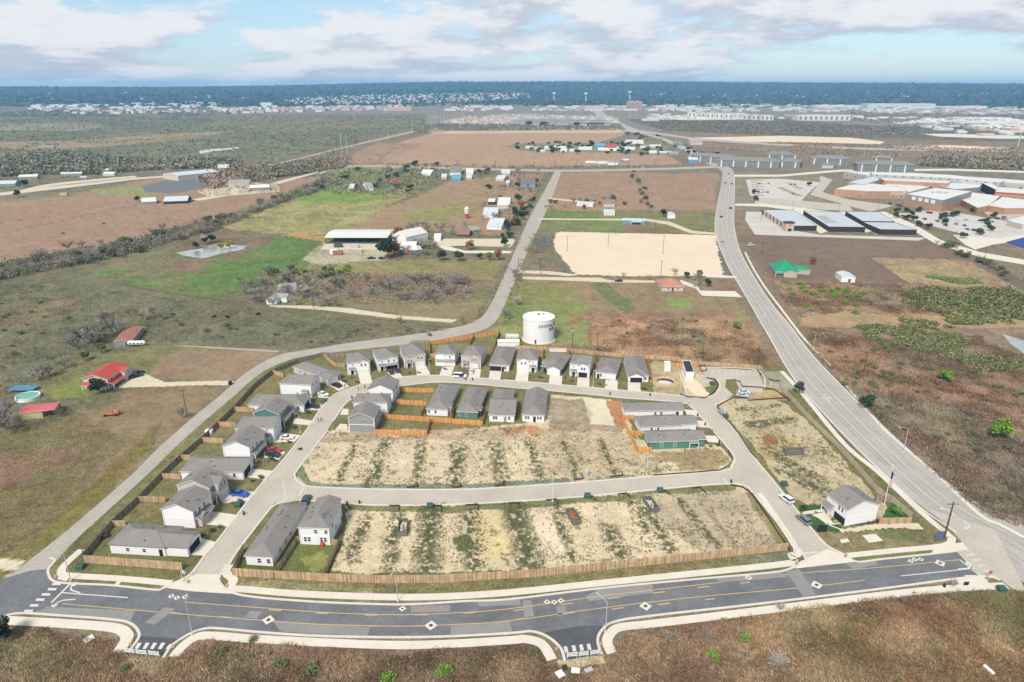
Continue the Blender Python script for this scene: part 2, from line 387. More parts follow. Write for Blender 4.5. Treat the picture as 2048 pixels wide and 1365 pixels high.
 ([(470,1150),(900,1158),(1250,1130),(1580,1100),(1590,1125),(1200,1162),(1000,1182),(620,1185),(470,1172)], (128,120,84), .40, 1),
 ([(480,1160),(700,1172),(800,1180),(620,1185),(470,1172)], (151,143,108), .4, 1.5),
 ([(1480,1110),(1580,1103),(1590,1120),(1500,1130)], (124,128,100), .4, 1),
 # foreground brush
 ([(-500,1300),(0,1240),(110,1262),(240,1275),(250,1310),(340,1320),(390,1285),(500,1284),(900,1295),(1060,1283),(1110,1322),(1230,1310),(1260,1258),(1500,1228),(2048,1172),(2600,1200),(2600,1700),(-500,1700)], (124,100,84), .42, .8),
 ([(1500,1235),(2048,1180),(2300,1200),(2300,1420),(1700,1420),(1520,1300)], (140,114,84), .42, 6),
 ([(0,1260),(120,1268),(200,1290),(120,1365),(0,1365)], (117,115,78), .4, 4),
 ([(255,1312),(325,1318),(310,1345),(235,1342)], (193,184,148), .35, .8),
 ([(1115,1322),(1205,1312),(1215,1330),(1120,1340)], (187,174,137), .35, .8),
 ([(-300,1140),(0,1118),(30,1120),(52,1122),(20,1150),(-300,1175)], (209,200,172), .15, .5),
 ([(-300,1175),(0,1140),(28,1142),(-10,1165),(-300,1200)], (129,112,71), .3, .5),
]
STRIPES = [   # (pixel polyline, half width m, sRGB, strength, ragged)
 ([(0,447),(100,432),(200,415),(270,400)], 1.0, (120,84,70), .7, 1), ([(0,468),(130,440),(270,412)], 1.2, (110,78,64), .8, 1.5),
 ([(230,568),(360,590),(480,606)], 1.2, (84,68,52), .85, 1), ([(480,606),(620,622),(760,640),(900,656)], .8, (104,94,72), .6, 2),
 ([(330,730),(340,690),(420,690),(560,697)], .7, (100,90,68), .5, 1), ([(440,480),(560,474),(600,472),(760,470)], .9, (92,100,70), .6, 1),
 ([(745,332),(790,296),(850,290)], 2.5, (110,110,80), .7, 3), ([(990,292),(860,290)], 2, (130,110,86), .6, 3),
 ([(1270,345),(1290,395),(1300,420)], 2.2, (112,112,88), .7, 3), ([(1340,300),(1250,312),(1180,318)], 2, (130,104,88), .5, 3),
 ([(1735,513),(1870,518),(1920,520)], 1.0, (84,70,56), .8, 1), ([(1735,513),(1800,560),(1818,570)], 1.2, (120,96,74), .8, 1), ([(1830,525),(1930,522),(1940,532),(1905,538)], 1, (110,86,66), .7, 1),
 ([(1430,594),(1455,630)], .8, (96,84,66), .7, 1), ([(1130,650),(1180,640),(1182,715)], 1.0, (120,100,80), .5, 1.5),
 ([(1450,800),(1500,797),(1560,800)], .5, (90,90,64), .5, 1),
 ([(1880,480),(1960,515),(2060,590)], 4.0, (108,104,84), .6, 4),
 ([(1040,556),(1100,560),(1300,564)], 1.2, (96,92,76), .5, 1), ([(150,1090),(230,1010),(320,930)], .8, (84,72,54), .4, 1),
 ([(1098,862),(1150,850),(1180,830),(1160,800)], 1.2, (150,118,92), .5, 1), ([(1180,860),(1270,870),(1330,945)], .5, (224,206,170), .6, .6),
 ([(1075,866),(1150,862),(1200,856)], 1.3, (200,150,110), .5, 1.5), ([(1100,900),(1140,860),(1130,810)], 1.5, (140,120,92), .4, 2),
 ([(1395,1000),(1460,1080),(1475,1100)], 1.0, (128,112,84), .6, 1.5), ([(1325,1010),(1400,1105)], 0.8, (150,126,92), .5, 1.5),
]
_r = random.Random(5)
for _k in range(26):
    x0 = _r.uniform(640, 1500); y0 = _r.choice((_r.uniform(880, 950), _r.uniform(1025, 1125), _r.uniform(1025, 1125))); dx = _r.uniform(-45, 45); dy = _r.uniform(-40, 40)
    P_ = [(x0, y0), (x0+dx*.5+_r.uniform(-14,14), y0+dy*.45), (x0+dx, y0+dy)]
    if _k % 2: P_ = [(x0, y0), (x0+_r.uniform(-10,10), y0+24), (x0+_r.uniform(-14,24), y0+52)]
    if all((875 < p[1] < 960 and 650 < p[0] < 1440) or (1012 < p[1] < 1135 and 700 < p[0] < 1500) for p in P_):
        c_ = _r.choice(((176,152,116),(160,138,106),(238,220,188)))
        STRIPES.append((P_, .35, c_, .6, .3)); STRIPES.append(([(p[0]+11, p[1]+1) for p in P_], .35, c_, .6, .3))
REG.append(([(1000,872),(1245,866),(1300,900),(1300,955),(1120,962),(1050,900)], (190,172,140), .28, 5))
WEEDS = [   # weed strips between building lots
 ([(775,880),(740,970)],2.2),([(845,885),(832,965)],2.0),([(920,890),(912,970)],2.8),([(990,885),(1005,965)],2.6),([(1058,880),(1080,960)],1.6),([(705,890),(680,960)],1.2),
 ([(795,1030),(775,1140)],2.2),([(862,1020),(850,1140)],3.4),([(940,1030),(950,1140)],3.0),([(1030,1020),(1062,1135)],4.0),([(1115,1010),(1150,1120)],1.6),([(1215,1060),(1240,1110)],2.8),
 ([(1285,1010),(1345,1100)],2.2),([(1260,1000),(1290,1060)],1.5),([(1360,1000),(1430,1095)],1.4),([(730,1040),(700,1120)],2.0),([(1130,885),(1150,955)],1.2),([(1200,880),(1230,950)],1.2),
 ([(1500,850),(1580,840)],2.4),([(1530,900),(1640,960)],2.2),([(1560,940),(1660,990)],2.6),([(1480,820),(1560,810)],1.8),
]
def lin(c): return np.array(S(*c))
def hill_z(x, y):
    r = np.hypot(x, y); az = np.degrees(np.arctan2(x, y))
    t = np.clip((r - 4900) / 6000, 0, 1)
    px = 1024 + 1456 * np.tan(np.radians(np.clip(az, -60, 60)))
    top = np.interp(px, [-400, 0, 300, 500, 900, 1100, 1500, 2048, 2500], [100, 108, 108, 122, 184, 192, 172, 148, 146])
    z = top * (t*t*(3-2*t)) * (0.93 + 0.10 * fbm(az*60/700, r/1500, 5, 3))
    m1 = np.exp(-((r - 6300 - 200*np.sin(az*.2)) / 700) ** 2) * np.interp(px, [-400, 0, 450, 620, 4000], [18, 20, 40, 0, 0])
    m2 = np.exp(-((r - 9600) / 500) ** 2) * np.interp(px, [-400, 0, 200, 420, 560, 4000], [14, 18, 12, 4, 0, 0])
    m3 = np.exp(-((r - 6900) / 600) ** 2) * np.interp(px, [-4000, 500, 700, 1000, 1080, 4000], [0, 0, 26, 28, 0, 0])
    bumps = (fbm(x/200, y/200, 9, 4) - .5) * 13 * np.clip((r - 4700) / 1200, 0, 1)
    fall = np.clip((14800 - r) / 3000, 0, 1)
    return np.minimum((z + m1 + m2 + m3 + bumps) * fall * np.clip((r-4700)/400, 0, 1) * np.clip((70 - np.abs(az)) / 10, 0.3, 1), 203)
def GH(px, py):
    """where the view through a pixel meets the hilly far ground"""
    u = (px - 1024) / FPX; v = (682.5 - py) / FPX
    d = Vector((u, math.cos(PITCH) + v*math.sin(PITCH), -math.sin(PITCH) + v*math.cos(PITCH))).normalized()
    T = np.arange(3500, 14000, 14.0); X = d.x*T; Y = d.y*T; Z = CAM_H + d.z*T; k = np.nonzero(Z < hill_z(X, Y))[0]
    if not len(k): return None
    i = k[0]; return Vector((X[i], Y[i], float(Z[i])))
def ground_colour(X, Y):
    n = X.size; col = np.tile(lin((134,120,98)), (n, 1)); mot = np.full(n, .35)
    r = np.hypot(X, Y)
    n1x = fbm(X/9, Y/9, 1) - .5; n1y = fbm(X/9+31, Y/9+7, 2) - .5
    n2x = fbm(X/1.7, Y/1.7, 3) - .5; n2y = fbm(X/1.7+11, Y/1.7+3, 4) - .5
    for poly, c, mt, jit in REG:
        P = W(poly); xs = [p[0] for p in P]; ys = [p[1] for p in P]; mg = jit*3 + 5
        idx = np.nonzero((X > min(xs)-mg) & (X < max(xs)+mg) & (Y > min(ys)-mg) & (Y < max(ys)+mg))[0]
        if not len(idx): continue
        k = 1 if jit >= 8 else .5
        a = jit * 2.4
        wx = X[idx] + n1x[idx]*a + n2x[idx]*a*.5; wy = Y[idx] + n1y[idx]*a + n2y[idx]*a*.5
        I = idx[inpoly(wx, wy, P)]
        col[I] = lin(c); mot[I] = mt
    # vegetation mottling in world space, colour dependent on brush noise
    big = fbm(X/38, Y/38, 21, 5) - .5; mid = fbm(X/7, Y/7, 23, 4) - .5; sm = fbm(X/1.6, Y/1.6, 29, 3) - .5
    lum = 1 + mot * (big*.9 + mid*1.5 + sm*1.7)
    col = col * np.clip(lum, .35, 1.7)[:, None]
    g = np.clip((fbm(X/16, Y/16, 41, 4) - .52) * 6, 0, 1) * np.clip(mot*1.7 - .40, 0, .6)
    col = col * (1 - g[:, None]) + (lin((106,116,72)) * np.clip(lum, .5, 1.4)[:, None]) * g[:, None]
    rr = np.clip((fbm(X/21+50, Y/21, 43, 4) - .54) * 6, 0, 1) * np.clip(mot*1.4 - .3, 0, .5)
    col = col * (1 - rr[:, None]) + (lin((156,120,96)) * np.clip(lum, .5, 1.4)[:, None]) * rr[:, None]
    for pts, hw, c, st, jit in STRIPES:
        P = W(pts); xs = [p[0] for p in P]; ys = [p[1] for p in P]
        idx = np.nonzero((X > min(xs)-hw*3-9) & (X < max(xs)+hw*3+9) & (Y > min(ys)-hw*3-9) & (Y < max(ys)+hw*3+9))[0]
        if not len(idx): continue
        wx = X[idx] + n1x[idx]*jit*2; wy = Y[idx] + n1y[idx]*jit*2
        d = segdist(wx, wy, P); f = np.clip(1.3 - d/hw, 0, 1) * st * np.clip(.75 + mid[idx]*2, .2, 1)
        col[idx] = col[idx]*(1-f[:, None]) + lin(c)*f[:, None]
    near = np.nonzero((r < 340) & (np.abs(X) < 140))[0]
    xn, yn = X[near], Y[near]; wf = np.zeros(len(near)); fn = fbm(xn/1.1, yn/1.1, 51, 4); fn2 = fbm(xn/5, yn/5, 53, 3)
    for pts, hw in WEEDS:
        P = W(pts); d = segdist(xn + n1x[near]*4, yn + n1y[near]*4, P)
        wf = np.maximum(wf, np.clip((1.35 - d/hw), 0, 1) * np.clip((fn - .44 + .1*(hw > 3)) * 9, 0, 1))
    lots = [([(655,862),(900,862),(1060,850),(1245,860),(1440,895),(1470,922),(1260,958),(930,978),(640,975),(592,940)]), ([(690,1010),(1300,985),(1500,985),(1575,1090),(1080,1140),(655,1145)]), ([(1450,800),(1580,812),(1790,1030),(1665,1050),(1435,815)])]
    for lp in lots:
        I = inpoly(xn, yn, W(lp))
        wf = np.where(I, np.maximum(wf, np.clip((fn*.8+fn2*.4 - .745) * 16, 0, .7)), wf)
    gm = lin((98,100,72))[None, :] * (0.8 + .5*fbm(xn/.8, yn/.8, 61, 2))[:, None]
    col[near] = col[near]*(1-wf[:, None]) + gm*wf[:, None]
    far = np.clip((r - 3300)/1200, 0, 1)
    return np.clip(col, .005, .8), mot * (1 - .5*far)
def make_ground():
    def ang():
        a = list(np.arange(-180, -52, 4.0)) + list(np.arange(-52, -41, .5)) + list(np.arange(-41, 41.01, .085)) + list(np.arange(41.5, 52, .5)) + list(np.arange(52, 180, 4.0))
        return np.radians(np.array(a))
    A = ang()
    dep = np.radians(np.concatenate([[89.0, 80, 70, 60, 52], np.arange(49, 5, -.088), np.arange(4.95, .62, -.022), ]))
    Rr = CAM_H / np.tan(dep); Rr = np.concatenate([Rr[Rr < 9000], np.linspace(9050, 15000, 90)])
    na, nr = len(A), len(Rr)
    AA, RR = np.meshgrid(A, Rr); X = (RR*np.sin(AA)).ravel(); Y = (RR*np.cos(AA)).ravel()
    Z = hill_z(X, Y)
    rq = np.hypot(X, Y); Z = Z - .0 
    # shallow relief in rough brush, never under roads or buildings
    col, mot = ground_colour(X, Y)
    me = bpy.data.meshes.new('ground')
    me.vertices.add(na*nr); me.vertices.foreach_set('co', np.stack([X, Y, Z], 1).astype(np.float32).ravel())
    i = np.arange(nr-1)[:, None]*na + np.arange(na)[None, :]; j = np.arange(nr-1)[:, None]*na + (np.arange(na)[None, :]+1) % na
    q = np.stack([i, j, j+na, i+na], -1).reshape(-1, 4)[:, ::-1]
    me.loops.add(q.size); me.loops.foreach_set('vertex_index', q.astype(np.int32).ravel())
    me.polygons.add(len(q)); me.polygons.foreach_set('loop_start', np.arange(len(q), dtype=np.int32)*4)
    me.update(calc_edges=True)
    a = me.color_attributes.new('col', 'FLOAT_COLOR', 'POINT')
    a.data.foreach_set('color', np.concatenate([col, np.ones((len(col), 1))], 1).astype(np.float32).ravel())
    b = me.attributes.new('mottle', 'FLOAT', 'POINT'); b.data.foreach_set('value', mot.astype(np.float32))
    o = obj('ground', me); tag(o, kind='structure')
    m = bpy.data.materials.new('ground_cover'); m.use_nodes = True; nt = m.node_tree; N = nt.nodes; L = nt.links
    bs = N['Principled BSDF']; bs.inputs['Roughness'].default_value = .95; bs.inputs['Specular IOR Level'].default_value = .1
    at = N.new('ShaderNodeAttribute'); at.attribute_name = 'col'; am = N.new('ShaderNodeAttribute'); am.attribute_name = 'mottle'
    geo = N.new('ShaderNodeNewGeometry')
    def nz(sc, det, vec=None, ro=.6):
        n = N.new('ShaderNodeTexNoise'); n.inputs['Scale'].default_value = sc; n.inputs['Detail'].default_value = det; n.inputs['Roughness'].default_value = ro
        L.new(vec or geo.outputs['Position'], n.inputs['Vector']); return n.outputs['Fac']
    def mt(op, a, b):
        n = N.new('ShaderNodeMath'); n.operation = op
        for k, v in enumerate((a, b)):
            if isinstance(v, (int, float)): n.inputs[k].default_value = v
            else: L.new(v, n.inputs[k])
        return n.outputs[0]
    f1 = nz(1.6, 5); f2 = nz(.35, 4); f3 = nz(.05, 4)
    mp = N.new('ShaderNodeMapping'); mp.inputs['Scale'].default_value = (1, .35, 1); mp.inputs['Rotation'].default_value = (0, 0, .5); L.new(geo.outputs['Position'], mp.inputs[0])
    f4 = nz(2.4, 3, mp.outputs[0])
    s = mt('ADD', mt('ADD', mt('MULTIPLY', mt('SUBTRACT', f1, .5), 5.6), mt('MULTIPLY', mt('SUBTRACT', f2, .5), 2.2)), mt('ADD', mt('MULTIPLY', mt('SUBTRACT', f3, .5), .9), mt('MULTIPLY', mt('SUBTRACT', f4, .5), 3.0)))
    fac = mt('ADD', mt('MULTIPLY', mt('MULTIPLY', s, am.outputs['Fac']), 1.0), 1.0)
    fac = mt('MAXIMUM', fac, .3)
    vm = N.new('ShaderNodeVectorMath'); vm.operation = 'SCALE'; L.new(at.outputs['Color'], vm.inputs[0]); L.new(fac, vm.inputs['Scale'])
    L.new(vm.outputs[0], bs.inputs['Base Color'])
    bp = N.new('ShaderNodeBump'); bp.inputs['Distance'].default_value = .35; L.new(am.outputs['Fac'], bp.inputs['Strength']); L.new(f1, bp.inputs['Height']); L.new(bp.outputs[0], bs.inputs['Normal'])
    me.materials.append(m)
    return o
make_ground()

# haze: pale air that turns the far woods blue
def make_haze():
    mb = MB(); mb.box(-15500, 15500, -2000, 15200, -8, 212); o = mb.build('haze', [])
    m = bpy.data.materials.new('haze_air'); m.use_nodes = True; nt = m.node_tree; N = nt.nodes
    for n in list(N):
        if n.type != 'OUTPUT_MATERIAL': N.remove(n)
    v = N.new('ShaderNodeVolumePrincipled'); v.inputs['Color'].default_value = HAZE_COL; v.inputs['Density'].default_value = HAZE_D
    v.inputs['Anisotropy'].default_value = 0.0
    out = [n for n in N if n.type == 'OUTPUT_MATERIAL'][0]; nt.links.new(v.outputs[0], out.inputs['Volume'])
    o.data.materials.clear(); o.data.materials.append(m); tag(o, kind='stuff')
HAZE_COL = (.27, .60, 1.0, 1); HAZE_D = 0.78e-4
make_haze()

# ---------------------------------------------------------------- flat sheets, strips, ribbons
def smooth(pts, n=5):
    if len(pts) < 3: return pts
    out = []; P = [pts[0]] + list(pts) + [pts[-1]]
    for i in range(1, len(P)-2):
        p0, p1, p2, p3 = [Vector(p[:2]) for p in P[i-1:i+3]]
        for k in range(n):
            t = k/n
            out.append(tuple(.5*((2*p1)+(-p0+p2)*t+(2*p0-5*p1+4*p2-p3)*t*t+(-p0+3*p1-3*p2+p3)*t**3)))
    out.append(tuple(pts[-1][:2])); return out
SHEETN = [0]
def sheet(name, px, z, m, parent=None, world=False, thick=0.0, jag=0.0, **tg):
    P = px if world else W(px); SHEETN[0] += 1; z += .0004*(SHEETN[0] % 97) if z > .02 else .0002*(SHEETN[0] % 20)
    if jag:
        Q = []
        for a, b in zip(P, P[1:]+P[:1]):
            a, b = Vector(a), Vector(b); n = max(1, min(90, int((b-a).length/(jag*1.3)))); nn = Vector((-(b-a).y, (b-a).x)).normalized()
            for k in range(n): Q.append(tuple(a.lerp(b, k/n) + (nn*random.uniform(-jag, jag) if k else Vector((0,0)))))
        P = Q
    bm = bmesh.new(); vs = [bm.verts.new((p[0], p[1], z)) for p in P]
    f = bm.faces.new(vs); bm.normal_update()
    if f.normal.z < 0: f.normal_flip()
    if thick:
        lo = [bm.verts.new((p[0], p[1], z-thick)) for p in P]; n = len(P)
        for i in range(n): bm.faces.new((vs[i], vs[(i+1) % n], lo[(i+1) % n], lo[i]))
    bmesh.ops.triangulate(bm, faces=[f]); bmesh.ops.recalc_face_normals(bm, faces=bm.faces[:]) if thick else None
    me = bpy.data.meshes.new(name); bm.to_mesh(me); bm.free(); me.materials.append(m)
    o = obj(name, me, parent)
    if parent is None: tag(o, **({'kind': 'structure'} if not tg else tg))
    return o
def resample(P, n):
    P = [Vector(p[:2]) for p in P]; d = [0]
    for a, b in zip(P[:-1], P[1:]): d.append(d[-1] + (b-a).length)
    out = []
    for k in range(n):
        t = d[-1]*k/(n-1); i = max(0, min(len(P)-2, next((i for i in range(len(P)-1) if d[i+1] >= t-1e-9), len(P)-2)))
        u = 0 if d[i+1] == d[i] else (t-d[i])/(d[i+1]-d[i]); out.append(P[i].lerp(P[i+1], u))
    return out
def strip(name, left, right, z, m, n=None):
    A = smooth(W(left)); B = smooth(W(right)); n = n or max(len(A), len(B)); A = resample(A, n); B = resample(B, n)
    mb = MB()
    for i in range(n-1):
        mb.face([(*A[i], z), (*B[i], z), (*B[i+1], z), (*A[i+1], z)])
    o = mb.build(name, m); tag(o, kind='structure'); return o
def ribbon(name, px, w, z, m, thick=0.0, sm=True, parent=None, world=False, tagged=True, z0=0.0):
    P = px if world else W(px); P = smooth(P) if sm and len(P) > 2 else P
    P = [Vector(p[:2]) for p in P]; L_ = []; R_ = []
    for i, p in enumerate(P):
        a = P[max(0, i-1)]; b = P[min(len(P)-1, i+1)]; d = (b-a)
        d = d.normalized() if d.length > 1e-6 else Vector((1, 0)); nn = Vector((-d.y, d.x))
        L_.append(p + nn*w/2); R_.append(p - nn*w/2)
    mb = MB(); n = len(P)
    for i in range(n-1):
        mb.face([(*R_[i], z), (*R_[i+1], z), (*L_[i+1], z), (*L_[i], z)])
        if thick:
            for A, B in ((R_[i], R_[i+1]), (L_[i+1], L_[i])):
                mb.face([(*A, z-thick), (*B, z-thick), (*B, z), (*A, z)])
    if thick:
        mb.face([(*L_[0], z-thick), (*R_[0], z-thick), (*R_[0], z), (*L_[0], z)]); mb.face([(*R_[-1], z-thick), (*L_[-1], z-thick), (*L_[-1], z), (*R_[-1], z)])
    o = mb.build(name, m, parent)
    if parent is None and tagged: tag(o, kind='structure')
    return o
# ---------------------------------------------------------------- roads, kerbs, pavements
strip('county_road', [(-200,1270),(0,1163),(72,1111),(130,1065),(195,1010),(272,942),(320,893),(404,820),(440,792),(479,756),(518,729),(565,708),(635,697),(700,686),(820,670),(900,657),(948,645),(975,620),(1000,570),(1035,490),(1062,430),(1090,380),(1110,342)],
      [(-120,1330),(-10,1250),(50,1200),(98,1140),(134,1098),(167,1065),(229,1010),(301,944),(352,893),(435,820),(468,793),(504,760),(532,740),(588,717),(635,709),(720,699),(820,688),(900,676),(962,662),(994,640),(1018,590),(1050,515),(1080,450),(1106,390),(1123,343)], .012, M['county'])
sheet('county_road_mouth', [(0,1160),(60,1142),(98,1138),(100,1155),(132,1166),(60,1226),(38,1227),(0,1240),(-60,1262),(-60,1200)], .020, M['asphalt'])
strip('farm_lane', [(640,345),(700,331),(860,334),(1120,340),(1330,336),(1430,332)], [(640,349),(700,335),(860,338),(1120,344),(1330,340),(1440,336)], .03, M['county'])
HL = [(2160,1235),(2000,1135),(1915,1066),(1845,1019),(1788,967),(1738.5,920),(1674,855),(1591,761),(1541,677),(1497,600),(1482,575),(1452,522),(1431.5,464),(1434,420),(1442,380),(1446,352),(1438,338),(1406,324),(1368,302),(1322,280),(1290,270)]
HR = [(2320,1180),(2180,1110),(2061,1060),(1962,1015),(1862,942),(1825,910),(1721,812),(1627,715),(1577,650),(1545,612),(1508,557),(1478,500),(1467,451),(1467,415),(1468,380),(1468,350),(1460,336),(1428,321),(1385,300),(1332,278),(1300,269)]
strip('highway', HL, HR, .016, M['hwy'])
_a, _b = G(*HL[0]), G(*HR[0]); sheet('highway', [(_a.x, _a.y+3), (_a.x+3, -300), (_b.x+6, -300), (_b.x, _b.y+3)], .010, M['hwy'], world=True)
_a, _b = G(-200,1270), G(-120,1330); sheet('county_road', [(_a.x+1, _a.y+1), (_a.x-60, _a.y-90), (_b.x-60, _b.y-96), (_b.x+1, _b.y+1)], .008, M['county'], world=True)
mid = [((a[0]+b[0])/2, (a[1]+b[1])/2) for a, b in zip(HL, HR)]
for t, nm in ((.36, 'lane_line'), (.64, 'lane_line')):
    ribbon(nm, [(a[0]*(1-t)+b[0]*t, a[1]*(1-t)+b[1]*t) for a, b in zip(HL[2:16], HR[2:16])], .35, .021, mat('faint_lane_paint', S(196,190,176), var=.1))
for t in (.22, .30, .44, .56, .70, .78):
    ribbon('tyre_track', [(a[0]*(1-t)+b[0]*t, a[1]*(1-t)+b[1]*t) for a, b in zip(HL[1:18], HR[1:18])], .8, .019, mat('tyre_worn_asphalt', S(171,165,156), var=.16, scale=.12, fine=.1, fscale=1.2))
strip('far_highway', [(1300,268),(1262,255),(1222,237),(1195,216),(1182,206)], [(1290,270),(1240,262),(1200,240),(1180,216),(1172,206)], .3, M['hwy'], 20)
strip('toll_road', [(1262,258),(1330,268),(1400,277),(1560,288),(1760,297),(2200,302)], [(1262,263),(1330,272),(1400,281),(1560,292),(1760,301),(2200,307)], .2, M['hwy'], 30)
strip('toll_road', [(480,346),(700,291),(800,268),(870,252)], [(470,350),(694,296),(800,272),(874,254)], .1, mat('dirt_track', S(186,156,132), var=.15, scale=.05), 20)
strip('service_road', [(-100,372),(0,388),(100,368),(270,352)], [(-100,376),(0,392),(110,372),(275,355)], .05, M['gravel'])
# avenue in front: new asphalt
UP = [(105.5,1161),(132,1166),(220,1169),(308,1178),(440,1186),(500,1193),(627,1203),(754,1208.8),(830,1208.8),(931,1203),(1020,1199),(1203,1177),(1381,1160),(1540,1146),(1620,1134),(1714,1124),(1850,1109),(1912,1103)]
LO = [(38,1227),(127,1233),(228,1241),(300,1252),(411,1259),(500,1265),(627,1272),(754,1275),(881,1274),(1020,1267.5),(1110,1256),(1228,1243),(1305,1231),(1520,1208),(1650,1192),(1767,1177),(1880,1163),(1960,1152)]
strip('avenue', UP, LO, .030, M['asphalt'], 90)
sheet('avenue_stub', [(228,1240),(261,1247),(276,1262),(277,1278),(262,1300),(330,1312),(345,1291),(381,1268),(411,1258),(330,1245)], .034, M['asphalt'])
sheet('avenue_stub', [(272,1272),(360,1278),(346,1292),(331,1311),(258,1300)], .038, M['asphalt2'])
sheet('avenue_stub', [(1063,1263),(1096,1274),(1122,1297),(1129,1322),(1203,1308),(1195,1283),(1203,1262),(1228,1243),(1140,1252)], .034, M['asphalt'])
sheet('avenue_stub', [(1085,1266),(1096,1274),(1122,1297),(1129,1322),(1203,1308),(1196,1284),(1203,1262),(1214,1252),(1165,1252)], .038, M['asphalt2'])
sheet('highway_junction', [(1912,1103),(1930,1098),(1920,1080),(1905,1064),(1860,1020),(1990,1060),(2060,1200),(2016,1172),(2003,1161),(1960,1152)], .038, M['street'])
for P in ([(500,1222),(524,1224),(514,1238),(490,1236)], [(545,1242),(740,1255),(735,1273),(562,1264)], [(822,1212),(900,1211),(900,1224),(822,1226)], [(902,1252),(1020,1243),(1024,1264),(902,1270)], [(1045,1202),(1062,1200),(1068,1233),(1049,1235)], [(1172,1192),(1303,1176),(1308,1186),(1178,1203)], [(1112,1213),(1130,1211),(1135,1230),(1116,1233)], [(330,1215),(350,1218),(310,1250),(290,1246)], [(95,1214),(270,1222),(262,1242),(62,1229)], [(1572,1143),(1598,1139),(1632,1190),(1606,1194)], [(1690,1128),(1750,1120),(1756,1130),(1708,1139)], [(1200,1178),(1305,1168),(1307,1176),(1172,1192)], [(955,1203),(1040,1197),(1040,1210),(958,1214)], [(1430,1156),(1560,1143),(1574,1155),(1440,1166)]):
    sheet('asphalt_patch', P, .046, M['patch'])
def pbetween(t, i0=0, i1=99):
    A = resample(smooth(W(UP)), 60); B = resample(smooth(W(LO)), 60)
    return [tuple(a.lerp(b, t)) for a, b in zip(A, B)][i0:i1]
def pline(name, pts, w=.22, m='yellow', z=.052):
    return ribbon(name, pts, w, z, M[m])
pline('yellow_line', [(370,1205),(520,1216),(640,1225),(780,1230),(900,1227),(1020,1218),(1200,1193),(1400,1170),(1600,1147),(1750,1136),(1920,1120)], .26)
pline('yellow_line', [(125,1208),(250,1219),(380,1230),(520,1241),(640,1249),(800,1253),(900,1250),(1020,1242),(1200,1217),(1400,1194),(1560,1180),(1630,1173),(1730,1161)], .26)
for q in ([(537,1220),(563,1222)],[(632,1226.5),(657,1228)],[(730,1230.5),(755,1231)],[(830,1230.5),(855,1230)],[(928,1227),(952,1225)],[(1027,1222),(1048,1219)],[(1118,1210),(1145,1207)],[(1215,1198),(1240,1195)],[(1305,1187),(1330,1184)],[(1395,1176),(1420,1173.5)],[(1480,1167),(1500,1165)],
          [(1030,1240),(1055,1237)],[(1125,1228),(1150,1225)],[(1225,1219),(1247,1216)],[(1315,1210),(1340,1207)],[(1410,1200),(1430,1198)],[(735,1252),(755,1253)],[(830,1252.5),(852,1252)],[(440,1234),(465,1236)],[(340,1226),(365,1228)]):
    ribbon('yellow_dash', q, .36, .058, M['yellow'])
pline('stop_line', [(140,1169),(103,1206)], .5, 'paint'); pline('lane_line', [(125,1186),(256,1196)], .35, 'paint')
pline('lane_line', [(1801,1152.5),(1950,1137)], .3, 'paint'); pline('stop_line', [(1918,1119),(1962,1154)], .4, 'paint')
pline('stop_line', [(387,1151),(411,1154)], .5, 'paint', .034); pline('stop_line', [(608,976),(598,992)], .5, 'paint', .034); pline('stop_line', [(1447,957),(1456,970)], .5, 'paint', .034)
pline('stop_line', [(1607,1107),(1634,1105)], .5, 'paint', .034); pline('lane_line', [(565,957),(572,1000)], .25, 'paint', .034)
for i, (x, y) in enumerate([(115,1168),(106,1178.5),(94,1189),(82,1199.5),(70,1211),(59,1222)]):
    sheet('crosswalk_bar', [(x-9,y-2),(x+8,y-2),(x+6,y+3),(x-11,y+3)], .044, M['paint'])
for x in (277,293,308,324,339):
    sheet('crosswalk_bar', [(x-1,1286-(x==339)*-4),(x+7,1286.5),(x-1,1299),(x-8,1298.5)], .050, M['paint'])
for x, y in ((1131,1299),(1147,1297),(1162,1295.5),(1177,1294)):
    sheet('crosswalk_bar', [(x-4,y-5),(x+3,y-6),(x+6,y+6),(x-1,y+7)], .050, M['paint'])
for i in range(6):
    x = 1920+i*11; y = 1098+i*11; sheet('crosswalk_bar', [(x,y),(x+16,y-2),(x+20,y+2),(x+4,y+4)], .050, mat('worn_paint', S(205,200,190), var=.1))
def arrow(px, py, ang, flip=1, sc=1.0, m='paint'):
    mb = MB(); pts = []
    n = 8; R0 = 1.6
    def arc(r, k): t = k/n*math.pi/2*.9; return (flip*(R0 - r*math.cos(t)), r*math.sin(t)+1.2)
    mb.face([(-.2,-1.2,0),(.2,-1.2,0),(.2,1.2,0),(-.2,1.2,0)])
    for k in range(n): mb.face([(*arc(R0-.2,k),0),(*arc(R0+.2,k),0),(*arc(R0+.2,k+1),0),(*arc(R0-.2,k+1),0)])
    e = arc(R0, n); mb.face([(e[0],e[1]-.75,0),(e[0]+flip*1.5,e[1]+.05,0),(e[0],e[1]+.85,0)])
    c = G(px, py); o = mb.build('turn_arrow', M[m]); o.location = (c.x, c.y, .05 if m == 'paint' else .03); o.rotation_euler = (0,0,R(ang)); o.scale = (sc,sc,1)
    tag(o, kind='structure'); return o
arrow(153,1184,72,1); arrow(141,1200,96,-1); arrow(1925,1138,-85,-1); arrow(1938,1152,-88,1)
for x, y, a, f in ((1650,791,180,1),(1658,802,0,1),(1932,1046,180,1),(1906,1028,0,-1),(1535,618,0,1),(1530,628,180,1)): arrow(x, y, a, f, .9)
